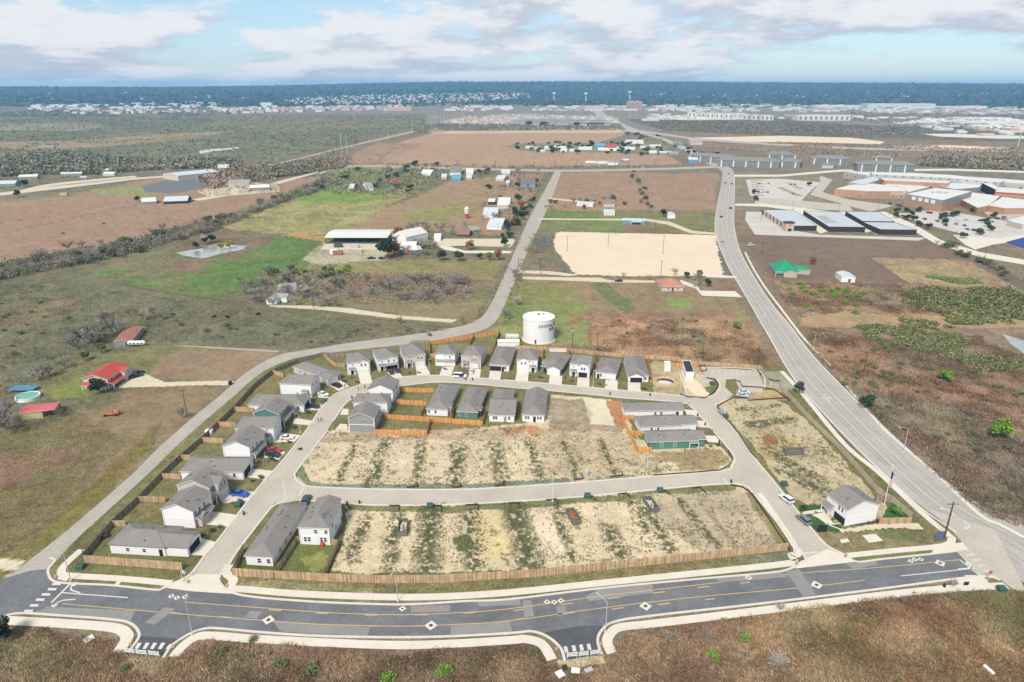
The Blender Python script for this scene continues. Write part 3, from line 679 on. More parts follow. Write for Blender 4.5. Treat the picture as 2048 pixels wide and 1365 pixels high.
# neighbourhood streets
SL = [(381,1149),(411,1110),(437,1080),(482,1021),(527,964),(567,920),(613,861),(637,825),(657,801),(676,786),(721,770),(741,766),(801,755),(862,751),(930,755),(992,759),(1098,768),(1209,778),(1314,787),(1371,793),(1401,796)]
SR = [(441,1149),(469,1110),(492,1080),(538,1021),(570,978),(597,937),(630,895),(655,860),(667,842),(690,810),(722,790),(750,782),(801,773),(875,765),(950,769),(1028,776),(1102,782),(1205,792),(1260,797),(1310,801),(1370,808)]
strip('neighbourhood_street', SL, SR, .014, M['street'])
strip('cross_street', [(560,960),(597,955),(622,974),(720,978),(760,979),(931,979),(1102,969),(1260,957),(1390,948),(1444,942),(1466,930)], [(550,1011),(599,1001),(640,1004),(674,1006),(760,1011),(906,1009.6),(1102,998.6),(1260,985),(1383,973),(1464,968),(1510,975)], .018, M['street'])
strip('east_street', [(1370,792),(1385,817),(1400,832),(1414,848),(1440,875),(1461,903),(1469,921),(1463,935),(1462,968),(1501,981),(1550,1040),(1608,1112),(1612,1130)], [(1440,795),(1436,805),(1432,813),(1450,838),(1473,866),(1495,895),(1512,921),(1525,938),(1545,960),(1599,1029),(1630,1066),(1659,1095),(1700,1122)], .022, M['street'])
sheet('car_park', [(1404,735),(1515,742),(1530,778),(1485,773),(1470,758),(1452,760),(1450,775),(1466,790),(1440,806),(1396,800),(1428,790),(1440,772),(1434,760),(1412,755)], .027, M['street'])
sheet('car_park_lane', [(1470,760),(1526,777),(1524,786),(1500,784),(1478,778)], .006, M['street'])
for i in range(8):
    x = 1424+i*12; sheet('parking_line', [(x,739+i*.7),(x+1.2,739+i*.7),(x+5,748+i*.7),(x+3.8,748+i*.7)], .033, M['paint'])
# entrance aprons
sheet('street_apron', [(322,1175),(352,1165),(381,1148),(404,1149),(441,1149),(440,1164),(457,1181),(480,1189),(440,1187),(380,1183)], .034, M['conc'])
sheet('street_apron', [(1589,1138),(1612,1117),(1655,1099),(1690,1110),(1714,1124),(1640,1132)], .034, M['conc'])
K = [ # kerbs
 [(100,1116),(110,1122),(98,1137),(97,1148),(105.5,1161.5),(132,1167),(220,1171),(308,1180),(325,1178),(345,1168),(381,1149),(411,1110),(437,1080),(482,1021),(527,964),(567,920),(613,861),(637,825),(657,801),(676,786),(721,770),(741,766),(801,755),(862,751),(930,755),(992,759),(1098,768),(1209,778),(1314,787),(1371,793),(1401,796),(1428,790),(1440,772),(1434,760)],
 [(574,1001),(550,1011),(535,1025),(492,1080),(469.5,1110),(455,1135),(441.6,1148.5),(439,1164),(457,1181.5),(500,1193.6),(627,1204),(754,1209),(830,1209),(931.5,1203),(1020,1199),(1203,1177),(1381,1160),(1540,1146),(1580,1138),(1604,1124),(1608,1112),(1550,1040),(1501,981),(1490,972),(1464,968),(1383,973),(1260,985),(1102,998.6),(906,1009.6),(760,1011),(674,1006),(599,1001)],
 [(655,861),(597,937),(589.5,953),(599,966),(622.7,974),(720,978),(760,979),(931,979),(1102,969),(1260,957),(1444,942),(1463,932),(1469,921),(1461,903),(1414,848),(1385,817),(1367,806),(1310,801),(1242,796),(1205,792),(1102,782),(1028,776),(950,769),(875,765),(801,773),(740,784),(700,798),(667,842)],
 [(1466,794),(1440,806),(1432,813),(1450,838),(1473,866),(1512,921),(1545,960),(1599.5,1029),(1640,1078),(1659,1095),(1689,1110),(1713.7,1124),(1763,1119),(1850,1110),(1912,1103)],
 [(0,1237),(38,1227),(127,1232),(228,1240),(261.4,1247.5),(276.6,1262.7),(276.6,1278),(256,1306)],
 [(327,1316),(345,1290.6),(380.7,1267.8),(411,1257.6),(444,1258),(520,1265),(627,1272),(754,1275),(881,1274),(1020,1267),(1063.5,1263.4),(1096.4,1274.8),(1121.8,1297.7),(1129.4,1322)],
 [(1203,1309),(1195.4,1282.4),(1203,1262),(1228.4,1244.4),(1304.6,1232),(1520,1208),(1767,1177.5),(1954.5,1153.5),(2000,1161)],
 [(p[0]-1, p[1]) for p in HL[2:16]], [(p[0]+1, p[1]) for p in HR[1:16]],
 [(1404,735),(1515,741),(1530,776)],
]
for k in K: ribbon('kerb', k, .62, .13, M['kerb'], .15)
# pavements
SW = [
 ([(164,1100),(140.7,1120),(125,1137),(125,1149),(143,1152),(242,1158),(343,1167)],2.0),
 ([(459,1130),(452,1145),(467,1160),(463,1176),(500,1180),(615,1189),(820,1195),(1000,1187),(1203,1166.5),(1520,1134),(1597,1124.5)],2.2),
 ([(1518,987),(1593,1098),(1582,1110),(1590,1122)],1.8),
 ([(1690,1112),(1788,1102),(1887,1092),(1903,1079),(1895,1069),(1842,1025),(1756,945),(1688,888),(1605,788.6),(1563,743)],1.9),
 ([(0,1240),(25,1242),(127,1247.5),(228,1256),(253,1270),(251,1284),(236,1306)],2.6),
 ([(348,1314),(363,1296),(386,1278),(416,1271.6),(520,1279),(754,1290),(881,1289),(1020,1281),(1051,1278.6),(1084,1289),(1104,1320)],2.3),
 ([(1224,1307),(1214,1284),(1223,1265),(1244,1254.5),(1304.6,1248),(1520,1222),(1767,1191),(1901,1177.5),(2012,1172)],2.3),
 ([(2048,1075),(2000,1050),(1962,1032),(1900,975),(1862,940),(1820,905),(1760,850),(1700,780),(1660,730),(1610,680),(1590,655),(1560,615),(1530,575),(1508,540),(1490,505)],1.3),
]
for p, w in SW: ribbon('pavement', p, w, .10, M['conc'], .12)
for a, b in (((143,1151),(136,1162)),((240,1157),(252,1171)),((253,1158),(262,1172))): pass
for P in ([(240,1157),(250,1157),(237,1171),(228,1171)], [(118,1150),(140,1154),(134,1163),(115,1159)], [(1870,1095),(1925,1085),(1935,1100),(1860,1110)], [(1910,1158),(1965,1152),(1980,1170),(1925,1178)],[(455,1168),(470,1172),(468,1182),(448,1178)]):
    sheet('pavement_ramp', P, .075, M['conc'], thick=.08)
for x, y in ((112,1154),(378,1164),(455,1173),(262,1290),(348,1294),(1114,1299),(1203,1289),(1594,1128),(1692,1112)):
    sheet('tactile_strip', [(x-3,y-4),(x+3,y-3),(x+1,y+4),(x-5,y+3)], .16, M['brick'])
# gravel and paved lots
for nm, P, m in (
 ('caliche_pad', [(1114,466),(1120,464),(1435,471),(1432,480),(1445,540),(1446,552),(1250,553),(1150,549),(1135,530),(1110,500),(1108,478)], 'caliche'),
 ('gravel_track', [(1040,541),(1100,543),(1160,550),(1140,553),(1090,549),(1038,547)], 'gravel'),
 ('gravel_track', [(1045,554),(1200,556),(1225,562),(1240,560),(1310,562),(1310,566),(1240,566),(1045,559)], 'gravel'),
 ('gravel_track', [(1075,437),(1160,438),(1290,438),(1340,444),(1385,462),(1430,466),(1430,470),(1380,467),(1335,450),(1290,442),(1075,440)], 'gravel'),
 ('gravel_track', [(1095,396),(1160,402),(1160,405),(1093,399)], 'gravel'),
 ('paved_drive', [(1360,560),(1395,572),(1400,582),(1470,583),(1484,595),(1404,592),(1392,578),(1362,568)], 'conc'),
 ('paved_drive', [(1410,549),(1472,553),(1474,557),(1412,555)], 'conc'),
 ('gravel_drive', [(245,762),(290,748),(330,765),(450,762),(468,764),(462,771),(400,771),(300,775),(236,776)], 'gravel'),
 ('gravel_track', [(540,611),(620,612),(700,617),(800,632),(915,640),(905,646),(790,638),(640,620),(540,614)], 'gravel'),
 ('gravel_track', [(330,690),(420,694),(560,702),(556,705),(420,697)], 'county'),
 ('gravel_pad', [(860,487),(880,478),(1026,478),(1030,482),(1022,495),(920,492),(880,495)], 'gravel'),
 ('gravel_drive', [(872,492),(900,494),(930,502),(1005,502),(1024,503),(1020,507),(930,507),(890,500)], 'conc'),
 ('paddock_surface', [(652,488),(770,484),(764,500),(640,500)], 'gravel'),
 ('concrete_yard', [(1493,424),(1520,424),(1600,464),(1640,470),(1852,476),(1838,482),(1510,470),(1490,440)], 'lot'),
 ('storage_lane', [(1587,420),(1607,421),(1660,462),(1640,468)], 'conc'),
 ('storage_lane', [(1676,424),(1692,424),(1745,462),(1732,466)], 'conc'),
 ('car_park', [(1492,360),(1560,358),(1650,366),(1630,374),(1602,402),(1540,402),(1500,392)], 'lot'),
 ('gravel_lot', [(1508,395),(1600,402),(1698,410),(1706,424),(1600,417),(1510,408)], 'street'),
 ('access_road', [(1470,408),(1530,408),(1700,428),(1770,424),(1830,450),(1880,480),(1960,505),(2048,520),(2120,530),(2120,540),(2048,530),(1960,515),(1870,488),(1810,452),(1750,432),(1680,434),(1530,414),(1470,412)], 'conc'),
 ('access_road', [(1640,352),(1665,360),(1645,385),(1700,400),(1790,412),(1740,424),(1690,410),(1620,390),(1640,365)], 'street'),
 ('access_road', [(1468,350),(1560,350),(1680,340),(1900,338),(2100,344),(2100,348),(1900,342),(1680,344),(1560,354),(1468,354)], 'conc'),
 ('car_park', [(1790,428),(1880,420),(2048,450),(2080,470),(2000,488),(1900,462),(1830,444)], 'lot'),
 ('car_park', [(1960,420),(2048,428),(2090,440),(2080,450),(1990,440)], 'street'),
 ('access_road', [(1905,470),(2000,478),(2048,470),(2060,480),(1985,490),(1950,500),(1930,490)], 'conc'),
 ('sports_court', [(2010,485),(2060,472),(2110,478),(2110,500),(2050,498)], 'bluecourt'),
 ('gravel_lot', [(284,372),(330,362),(430,358),(430,372),(340,388),(290,384)], 'asphalt'),
 ('gravel_track', [(0,386),(120,372),(270,356),(330,352),(330,355),(270,360),(130,377),(0,392)], 'gravel'),
 ('concrete_pad', [(1724,1071),(1751,1068),(1766,1082),(1738,1086)], 'conc'),
 ('concrete_pad', [(1679,1080),(1695,1077),(1700,1084),(1683,1087)], 'conc'),
 ('paved_drive', [(1678,1060),(1740,1050),(1812,1046),(1838,1048),(1846,1060),(1800,1056),(1740,1060),(1682,1065)], 'gravel'),
 ('paved_drive', [(1363,742),(1368,735),(1420,790),(1412,795),(1392,792),(1370,775)], 'caliche'),
 ('construction_ground', [(1370,276),(1480,274),(1560,272),(1700,276),(1770,284),(1760,289),(1600,285),(1450,284),(1380,281)], 'caliche'),
 ('construction_ground', [(1780,292),(1900,291),(2020,296),(2010,299),(1850,298),(1790,296)], 'caliche'),
 ('concrete_yard', [(1780,246),(1840,240),(1940,238),(2100,240),(2150,262),(2020,266),(1940,256),(1850,254)], 'conc'),
 ('gravel_lot', [(1840,268),(1900,268),(2040,272),(2100,278),(2000,278),(1880,274)], 'conc'),
 ('gravel_pit', [(1290,236),(1400,228),(1480,234),(1470,240),(1380,241),(1300,238)], 'gravel'),
 ('gravel_lot', [(395,384),(450,366),(530,366),(560,372),(560,384),(480,390),(420,395)], 'gravel'),
 ('access_road', [(640,345),(560,368),(480,388),(400,402),(380,400),(470,384),(560,362),(634,344)], 'gravel'),
):
    if m == 'bluecourt': mm = mat('blue_court', S(52,72,140), var=.05)
    elif m == 'lot': mm = mat('car_park_concrete', S(202,196,186), var=.10, scale=.06, fine=.1, fscale=.6)
    else: mm = M[m]
    sheet(nm, P, .045 if P[0][1] < 420 and P[0][1] > 200 else .026, mm, jag=(1.2 if nm in ('caliche_pad','construction_ground') else .45) if m in ('caliche','gravel') else 0)
# driveways and house walks
def c3(*p): return [(680+x/5.12, 640+y/5.12) for x, y in p]
def c4(*p): return [(1000+x/4.875, 620+y/4.875) for x, y in p]
def c2(*p): return [(440+x/5.12, 680+y/5.12) for x, y in p]
def c7(*p): return [(320+x/5.12, 820+y/5.12) for x, y in p]
def c5(*p): return [(1180+x/5.12, 700+y/5.12) for x, y in p]
def cB(*p): return [(420+x/5.12, 960+y/5.12) for x, y in p]
def cM(*p): return [(1540+x/4.03, 920+y/4.03) for x, y in p]
DRV = [c3((185,560),(305,545),(335,650),(215,665)), c3((480,540),(600,525),(645,592),(560,605)), c3((775,485),(880,470),(925,560),(790,577)), c3((1050,480),(1170,480),(1140,580),(1015,575)),
 c3((1320,505),(1445,505),(1430,598),(1320,592)), c3((1535,515),(1655,525),(1640,618),(1525,605)), c4((165,600),(282,600),(270,706),(148,690)), c4((485,640),(608,645),(600,740),(475,722)),
 c4((757,660),(872,665),(870,762),(748,748)), c4((1030,685),(1147,690),(1145,790),(1018,775)), c4((1246,705),(1368,708),(1372,806),(1245,790)),
 c2((1085,450),(1215,390),(1325,480),(1215,525)), c2((985,520),(1020,505),(1130,600),(1010,592)), c2((860,640),(1065,670),(1020,725),(800,712)), c2((760,800),(985,835),(905,875),(750,862)),
 c2((620,950),(830,980),(765,1045),(500,1055),(480,1030)), c7((1060,430),(1290,430),(1215,515),(1070,490)), c7((900,600),(1160,625),(1065,715),(900,690)), c7((740,820),(1000,845),(900,935),(650,960),(600,900)),
 c7((520,1040),(815,1080),(715,1200),(430,1170)), [(385,1072),(433,1085),(410,1112),(372,1110),(330,1100),(335,1093),(375,1090)],
 c5((960,610),(1085,622),(1145,690),(1000,680)), c5((1035,722),(1170,730),(1225,800),(1050,790)), c5((1150,878),(1285,880),(1345,955),(1210,945)),
 cB((930,215),(960,200),(975,230),(940,260)), c3((0,1065),(75,1070),(70,1125),(-40,1118)), c3((30,910),(90,915),(85,975),(0,975)), [(1603,1024),(1648,1018),(1650,1024),(1606,1030)],
 cB((1290,215),(1370,215),(1365,240),(1290,240)), cM((330,440),(440,425),(520,520),(490,525))]
for i, d in enumerate(DRV): sheet('driveway', d, .032, M['conc'])
# storm drains and manholes
def manhole(px, py, s, label, rz=0.0):
    s *= .82
    c = G(px, py); r = empty('manhole', (c.x, c.y, .055), rz + R(45)); tag(r, label, 'manhole', 'pale diamond manhole collars in the road')
    mb = MB(); mb.box(-s, s, -s, s, 0, .02); mb.build('collar', M['conc'], r)
    mb = MB(); mb.tube((0,0,.02),(0,0,.04), s*.42, n=14); mb.build('cover', M['darksteel'], r)
for a in [(537,1240.5,1.3,'large pale manhole collar on the lower yellow line, left part of the avenue'),(862,1251.5,1.3,'large pale manhole collar on the lower yellow line above the small barricaded stub'),(1291,1213,1.3,'large pale manhole collar right of the curved street lamp on the avenue'),(1633,1170.5,1.3,'large pale manhole collar near the end of the lower yellow line'),(1880,1127,1.2,'pale manhole collar on the upper yellow line near the highway end'),
          (805,1218,.8,'small pale collar alone in the upper lane, middle of the avenue'),(1497,1156,.8,'small pale collar in the upper lane at the right half of the avenue'),
          (343,1193,.7,'leftmost of the three small collars by the entrance street'),(354,1196.5,.7,'middle one of the three small collars by the entrance street'),(370,1194.5,.7,'rightmost of the three small collars by the entrance street'),
          (1094,1204.5,.75,'leftmost of three small collars in the upper lane at mid avenue'),(1108.5,1205,.75,'middle one of three small collars in the upper lane at mid avenue'),(1122,1202,.75,'rightmost of three small collars in the upper lane at mid avenue'),
          (1821,1123,.7,'leftmost of three small collars near the highway end of the avenue'),(1829,1119.5,.7,'middle one of three small collars near the highway end of the avenue'),(1841,1119.5,.7,'rightmost of three small collars near the highway end of the avenue')]: manhole(*a)

def lot_lines(rows, name='parking_lines'):
    mb = MB()
    for (a, b, n, dx, dy) in rows:
        A, Bp = G(*a), G(*b); d = Vector((dx, dy, 0)); t = (Bp-A).normalized()*.18
        for i in range(n):
            p = A.lerp(Bp, i/(n-1)); p.z = .1; mb.face([p-t, p+t, p+t+d, p-t+d])
    o = mb.build(name, M['paint']); tag(o, kind='structure')
lot_lines([((1505,366),(1625,370),34,0,12), ((1502,376),(1615,381),32,0,12), ((1502,386),(1600,392),28,0,12), ((1545,372),(1618,375),20,0,10), ((1830,432),(1960,452),34,4,10), ((1850,425),(1990,446),36,4,10), ((1880,446),(2000,470),28,4,10), ((1985,436),(2080,446),20,4,8), ((1500,450),(1520,430),12,8,0)])
mb = MB()
for x0, y0, x1, y1, n in ((1508,362,1512,392,9),(1520,362,1522,392,6),(1560,376,1598,392,10),(1575,366,1600,378,6)):
    for i in range(n):
        t = i/(n-1); g = G(x0+(x1-x0)*t, y0+(y1-y0)*t); mb.box(g.x-4, g.x+4, g.y-1.6, g.y+1.6, 0, .22)
tag(mb.build('planting_islands', mat('island_grass', S(120,112,78), var=.2)), kind='structure')
# ---------------------------------------------------------------- buildings
FR = MB(); FR.box(-.5,.5,0,.09,-.5,-.43); FR.box(-.5,.5,0,.09,.43,.5); FR.box(-.5,-.42,0,.09,-.43,.43); FR.box(.42,.5,0,.09,-.43,.43); FR.box(-.42,.42,0,.07,-.03,.03)
ME_FRAME = FR.mesh('window_frame', M['trim'])
PN = MB(); PN.box(-.43,.43,-.02,.03,-.44,.44); ME_PANE = PN.mesh('window_pane', M['glass'])
DR = MB(); DR.box(-.5,.5,0,.06,-.5,.5)
ME_DOOR = {}
def door_me(m):
    if m not in ME_DOOR: ME_DOOR[m] = DR.mesh('door_panel', M[m])
    return ME_DOOR[m]
VM = MB(); VM.tube((0,0,0),(0,0,.35),.12,n=6); VM.box(-.22,.22,-.22,.22,.33,.42); ME_VENT = VM.mesh('roof_vent', M['shingle2'])
def fit(CL, CR, FL, ze):
    a, b, c = G(*CL, ze), G(*CR, ze), G(*FL, ze)
    w = (b-a).length; d = (c-a).length
    a1 = math.atan2(b.y-a.y, b.x-a.x); a2 = math.atan2(c.y-a.y, c.x-a.x) - math.pi/2
    a2 = (a2 - a1 + math.pi) % (2*math.pi) - math.pi + a1
    h = a1*.5 + a2*.5
    ux = Vector((math.cos(h), math.sin(h), 0)); uy = Vector((-ux.y, ux.x, 0))
    mid = (b + c)/2                      # opposite corners share the centre
    w = abs((b-a).dot(ux)); d = abs((c-a).dot(uy))
    return Vector((mid.x, mid.y, 0)), h, w, d
def roof_mb(w, d, ze, ridge, h1, h2, pitch, over, t=.16):
    """w x d outline of the eaves; ridge along 'y' or 'x'; h1/h2 hipped near/far (y) or left/right (x) end"""
    mb = MB(); sw = ridge == 'x'
    a, b = (w/2, d/2) if not sw else (d/2, w/2)
    rise = a*pitch; y0 = -b + (a if h1 else 0); y1 = b - (a if h2 else 0)
    if y1 < y0: y0 = y1 = (y0+y1)/2
    E = [(-a,-b),(a,-b),(a,b),(-a,b)]
    def T(x, y, z): return (x, y, z) if not sw else (-y if False else y, x if False else x, z)
    def tr(p): return p if not sw else (p[1], -p[0], p[2])
    e = [tr((x,y,ze)) for x, y in E]; r0 = tr((0,y0,ze+rise)); r1 = tr((0,y1,ze+rise))
    dn = lambda p: (p[0], p[1], p[2]-t)
    tops = [[e[1], e[2], r1, r0], [e[3], e[0], r0, r1]]
    if h1: tops.append([e[0], e[1], r0])
    if h2: tops.append([e[2], e[3], r1])
    for f in tops: mb.face(f, 0); mb.face([dn(p) for p in f][::-1], 1)
    side = [(e[1], e[2]), (e[3], e[0])]
    side += [(e[0], e[1])] if h1 else [(e[0], r0), (r0, e[1])]
    side += [(e[2], e[3])] if h2 else [(e[2], r1), (r1, e[3])]
    for p, q in side: mb.face([dn(p), dn(q), q, p], 1)
    return mb, rise
class B:
    """a building: an Empty at its base, walls, roof and details as parts"""
    def __init__(s, name, label, cat, CL=None, CR=None, FL=None, ze=3.0, ridge='y', h1=0, h2=0, wall='white', roof='shingle', pitch=.42, over=.4, group=None, walls=True, place=None, zb=0.0, trim='trim', vents=0):
        if place: c, h, w, d = Vector((*place[0], 0)), R(place[1]), place[2], place[3]
        else: c, h, w, d = fit(CL, CR, FL, ze)
        s.over, s.ze, s.pitch = over, ze, pitch
        s.w, s.d = w - 2*over, d - 2*over
        s.r = empty(name, (c.x, c.y, zb), h); tag(s.r, label, cat, group)
        s.wall = wall; s.roofm = roof; s.trim = trim
        if walls:
            mb = MB(); s.body(mb, s.w, s.d, ze, ridge, h1, h2); mb.build('wall', M[wall], s.r)
        if ridge == 'flat':
            mb = MB(); mb.box(-w/2, w/2, -d/2, d/2, ze, ze+.25); mb.build('roof', M[roof], s.r); s.rise = .2
            mb = MB()
            for b_ in ((-w/2,w/2,-d/2,-d/2+.3),(-w/2,w/2,d/2-.3,d/2),(-w/2,-w/2+.3,-d/2+.3,d/2-.3),(w/2-.3,w/2,-d/2+.3,d/2-.3)): mb.box(*b_, ze+.25, ze+.6)
            mb.build('parapet', M[wall], s.r)
        else:
            mb, s.rise = roof_mb(w, d, ze, ridge, h1, h2, pitch, over); mb.build('roof', [M[roof], M[trim]], s.r)
        if walls and ze > 4.5 and ridge != 'flat' and wall in ('white','cream','grey','green'):
            mb = MB(); e = .06
            mb.box(-s.w/2-e, s.w/2+e, -s.d/2-e, s.d/2+e, ze*.49, ze*.49+.22); mb.build('band_board', M['trim'], s.r)
            mb = MB()
            for sx in (-1, 1):
                for sy in (-1, 1): mb.box(sx*s.w/2-.12, sx*s.w/2+.12, sy*s.d/2-.12, sy*s.d/2+.12, 0.05, ze-.1)
            mb.build('corner_board', M['trim'], s.r)['kind'] = 'stuff'
        for k in range(vents):
            side = 1 if random.random() < .5 else -1
            if ridge == 'y': x = side*w*random.uniform(.1,.36); y = random.uniform(-.28,.3)*d; z = ze + (w/2-abs(x))*pitch
            else: y = side*d*random.uniform(.1,.36); x = random.uniform(-.3,.3)*w; z = ze + (d/2-abs(y))*pitch
            obj('roof_vent', ME_VENT, s.r, (x, y, z-.08))
    def body(s, mb, w, d, ze, ridge, h1, h2):
        zt = ze + s.over*s.pitch*.6 - .12 if ridge != 'flat' else ze
        mb.prism([(-w/2,-d/2),(w/2,-d/2),(w/2,d/2),(-w/2,d/2)], 0, zt)
        if ridge == 'y':
            a = w/2; zr = ze + (a+s.over)*s.pitch - .18; z0 = ze + s.over*s.pitch - .18
            for f, y, hh in ((1,-d/2,h1),(-1,d/2,h2)):
                if not hh:
                    P = [(-a,y,zt-.01),(a,y,zt-.01),(a,y,z0),(0,y,zr),(-a,y,z0)]; yy = y + f*.25
                    mb.face(P if f > 0 else P[::-1]); Q = [(p[0], yy, p[2]) for p in P]; mb.face(Q[::-1] if f > 0 else Q)
        elif ridge == 'x':
            a = d/2; zr = ze + (a+s.over)*s.pitch - .18; z0 = ze + s.over*s.pitch - .18
            for f, x, hh in ((1,-w/2,h1),(-1,w/2,h2)):
                if not hh:
                    P = [(x,a,zt-.01),(x,-a,zt-.01),(x,-a,z0),(x,0,zr),(x,a,z0)]; xx = x + f*.25
                    mb.face(P if f > 0 else P[::-1]); Q = [(xx, p[1], p[2]) for p in P]; mb.face(Q[::-1] if f > 0 else Q)
    def side(s, sd):
        return {'C': (s.w, lambda t, o, z: (t, -s.d/2-o, z), 0), 'R': (s.d, lambda t, o, z: (s.w/2+o, t, z), 90),
                'F': (s.w, lambda t, o, z: (-t, s.d/2+o, z), 180), 'L': (s.d, lambda t, o, z: (-s.w/2-o, -t, z), 270)}[sd]
    # object on a wall: local -y looks outward
    def put(s, name, me, sd, f, z, w, h, out=0.0, parent=None):
        L_, P_, a = s.side(sd); o = obj(name, me, parent or s.r, P_((f-.5)*L_, out, z), R(a)); o.scale = (w, -1, h); return o
    def win(s, sd, f, z, w=1.0, h=1.5):
        L_, P_, a = s.side(sd); fr = obj('window', ME_FRAME, s.r, P_((f-.5)*L_, 0, z), R(a)); fr.scale = (w, -1, h)
        obj('pane', ME_PANE, fr)
    def wins(s, sd, fs, z, w=1.0, h=1.5):
        for f in fs: s.win(sd, f, z, w, h)
    def door(s, sd, f, m='dark', w=1.0, h=2.1): s.put('door', door_me(m), sd, f, h/2, w, h)
    def garage(s, sd, f, m='gdoor', w=4.9, h=2.2, out=0.0): s.put('garage_door', door_me(m), sd, f, h/2+.02, w, h, out)
    def shed(s, sd, f, z, w, dep, posts=True, drop=.35, m=None):
        """lean-to roof against a wall, with posts"""
        L_, P_, a = s.side(sd); root = empty('porch', P_((f-.5)*L_, 0, 0), R(a), s.r)
        mb = MB(); zt, zl = z + dep*drop, z
        top = [(-w/2,-dep,zl),(w/2,-dep,zl),(w/2,0,zt),(-w/2,0,zt)]; lo = [(p[0],p[1],p[2]-.16) for p in top]
        mb.face(top, 0); mb.face(lo[::-1], 1)
        for i in range(4): mb.face([lo[i], lo[(i+1)%4], top[(i+1)%4], top[i]], 1)
        mb.build('porch_roof', [M[m or s.roofm], M['trim']], root)
        if posts:
            for sx in (-1, 1):
                mb = MB(); mb.box(sx*(w/2-.2)-.1, sx*(w/2-.2)+.1, -dep+.1, -dep+.3, 0, z-.1); mb.build('post', M['trim'], root)
    def wing(s, sd, f, w, proj, ze, pitch=None, wall=None, hip=False, back=None, trim=None, over=.35, garage=None, wn=(), name='wing'):
        """block standing out from a wall, its own gable (or hip) roof running back into the main roof"""
        pitch = pitch or s.pitch; L_, P_, a = s.side(sd); root = empty(name, P_((f-.5)*L_, 0, 0), R(a), s.r)
        back = back if back is not None else w/2
        mb = MB(); hw = w/2; zt = ze + over*pitch*.6 - .12; mb.prism([(-hw,-proj),(hw,-proj),(hw,.1),(-hw,.1)], 0, zt)
        if not hip:
            zr = ze + (hw+over)*pitch - .18; z0 = ze + over*pitch - .18; mb.face([(-hw,-proj,zt-.01),(hw,-proj,zt-.01),(hw,-proj,z0),(0,-proj,zr),(-hw,-proj,z0)])
        mb.build('wing_wall', M[wall or s.wall], root)
        rb, _ = roof_mb(w+2*over, proj+over+back, ze, 'y', hip, 0, pitch, over); o = rb.build('wing_roof', [M[s.roofm], M[trim or s.trim]], root); o.location = (0, (back-proj-over)/2, 0)
        if garage:
            g = obj('garage_door', door_me(garage), root, (0, -proj, 1.12)); g.scale = (min(4.9, w-.7), -1, 2.2)
        for x, z, ww, wh in wn:
            fr = obj('window', ME_FRAME, root, (x, -proj, z)); fr.scale = (ww, -1, wh); obj('pane', ME_PANE, fr)
        return root
HG = 'new houses of the subdivision'
def H(label, *a, name='house', group=HG, **k): return B(name, label, 'house', *a, group=group, **k)
q = lambda f, *p: f(*p)[0] if len(p) == 1 else f(*p)
def tri3(f, a, b, c): r = f(a, b, c); return r[0], r[1], r[2]

# top row, fronts towards the camera, left to right
h = H('white two-storey house with grey porch roof, leftmost of the top row', *tri3(c3,(70,440),(320,425),(52,345)), ze=5.6, ridge='x', h1=1, h2=1, vents=2)
h.wing('C', .72, 4.6, .5, 5.4, wn=((-.8,4.2,.9,1.4),(.8,4.2,.9,1.4)), garage='gdoor', back=4); h.win('C', .25, 4.3, .6, .7); h.shed('C', .2, 2.7, 2.6, 1.6); h.door('C', .2); h.wins('L', (.3,.6), 4.2)
h = H('white two-storey house with black garage door and two dark cars in its drive', *tri3(c3,(372,412),(592,378),(335,312)), ze=5.6, ridge='x', h1=1, h2=1, vents=2, roof='shingle')
h.wing('C', .68, 4.6, .3, 5.4, back=4, wn=((-1.3,4.2,.9,1.1),(1.0,4.2,.9,1.1)), wall='white'); h.garage('C', .68, 'dark', out=.35); h.shed('C', .5, 2.7, h.w, 1.5); h.door('C', .18); h.win('C', .2, 4.2, .7, .8)
h = H('pale two-storey house with white garage and twin upper windows, third in the top row', *tri3(c3,(652,372),(886,350),(600,258)), ze=5.6, ridge='x', h1=1, h2=1, wall='cream', vents=2)
h.wing('C', .74, 4.6, .5, 5.4, wn=((-.7,4.1,.9,1.3),(.7,4.1,.9,1.3)), garage='gdoor', back=4, wall='cream'); h.shed('C', .22, 2.7, 2.8, 1.6); h.door('C', .2); h.win('C', .25, 4.4, .6, .7)
h = H('white two-storey house with flat grey skirt roof across its garage, fourth in the top row', *tri3(c3,(980,348),(1192,362),(1003,252)), ze=5.6, ridge='x', h1=1, h2=1, vents=2)
h.wing('C', .25, 3.6, .2, 5.4, back=3); h.wins('C', (.25,.75), 4.2, .8, 1.2); h.shed('C', .5, 2.8, h.w, 1.0, posts=False); h.garage('C', .6, 'gdoor'); h.wins('R', (.25,.6), 4.2)
h = H('tan two-storey house with white garage door and a small white car in its drive', *tri3(c3,(1255,362),(1458,386),(1290,257)), ze=5.6, ridge='x', h1=1, h2=1, wall='cream', vents=2)
h.wing('C', .66, 4.6, .4, 5.4, wn=((-.6,4.1,.8,1.2),(.6,4.1,.8,1.2)), garage='gdoor', back=4, wall='stone'); h.shed('C', .2, 2.7, 2.6, 1.6); h.win('R', .5, 4.2)
h = H('single-storey house with wide grey roof and black garage door beside the water tank', *tri3(c3,(1525,458),(1740,468),(1597,268)), ze=3.0, h1=1, h2=1, vents=4, pitch=.38)
h.garage('C', .3, 'dark'); h.win('C', .8, 1.6); h.door('C', .68)
h = H('white two-storey house with white garage at left and stone porch, right of the tank house', *tri3(c4,(155,487),(368,492),(183,382)), ze=5.6, ridge='x', h1=1, h2=1, vents=2)
h.wing('C', .32, 4.6, .5, 5.4, wn=((-.8,4.1,.8,1.3),(.8,4.1,.8,1.3)), garage='gdoor', back=4); h.shed('C', .8, 2.7, 2.6, 1.6); h.win('C', .8, 4.3, .6, .8); h.door('C', .8)
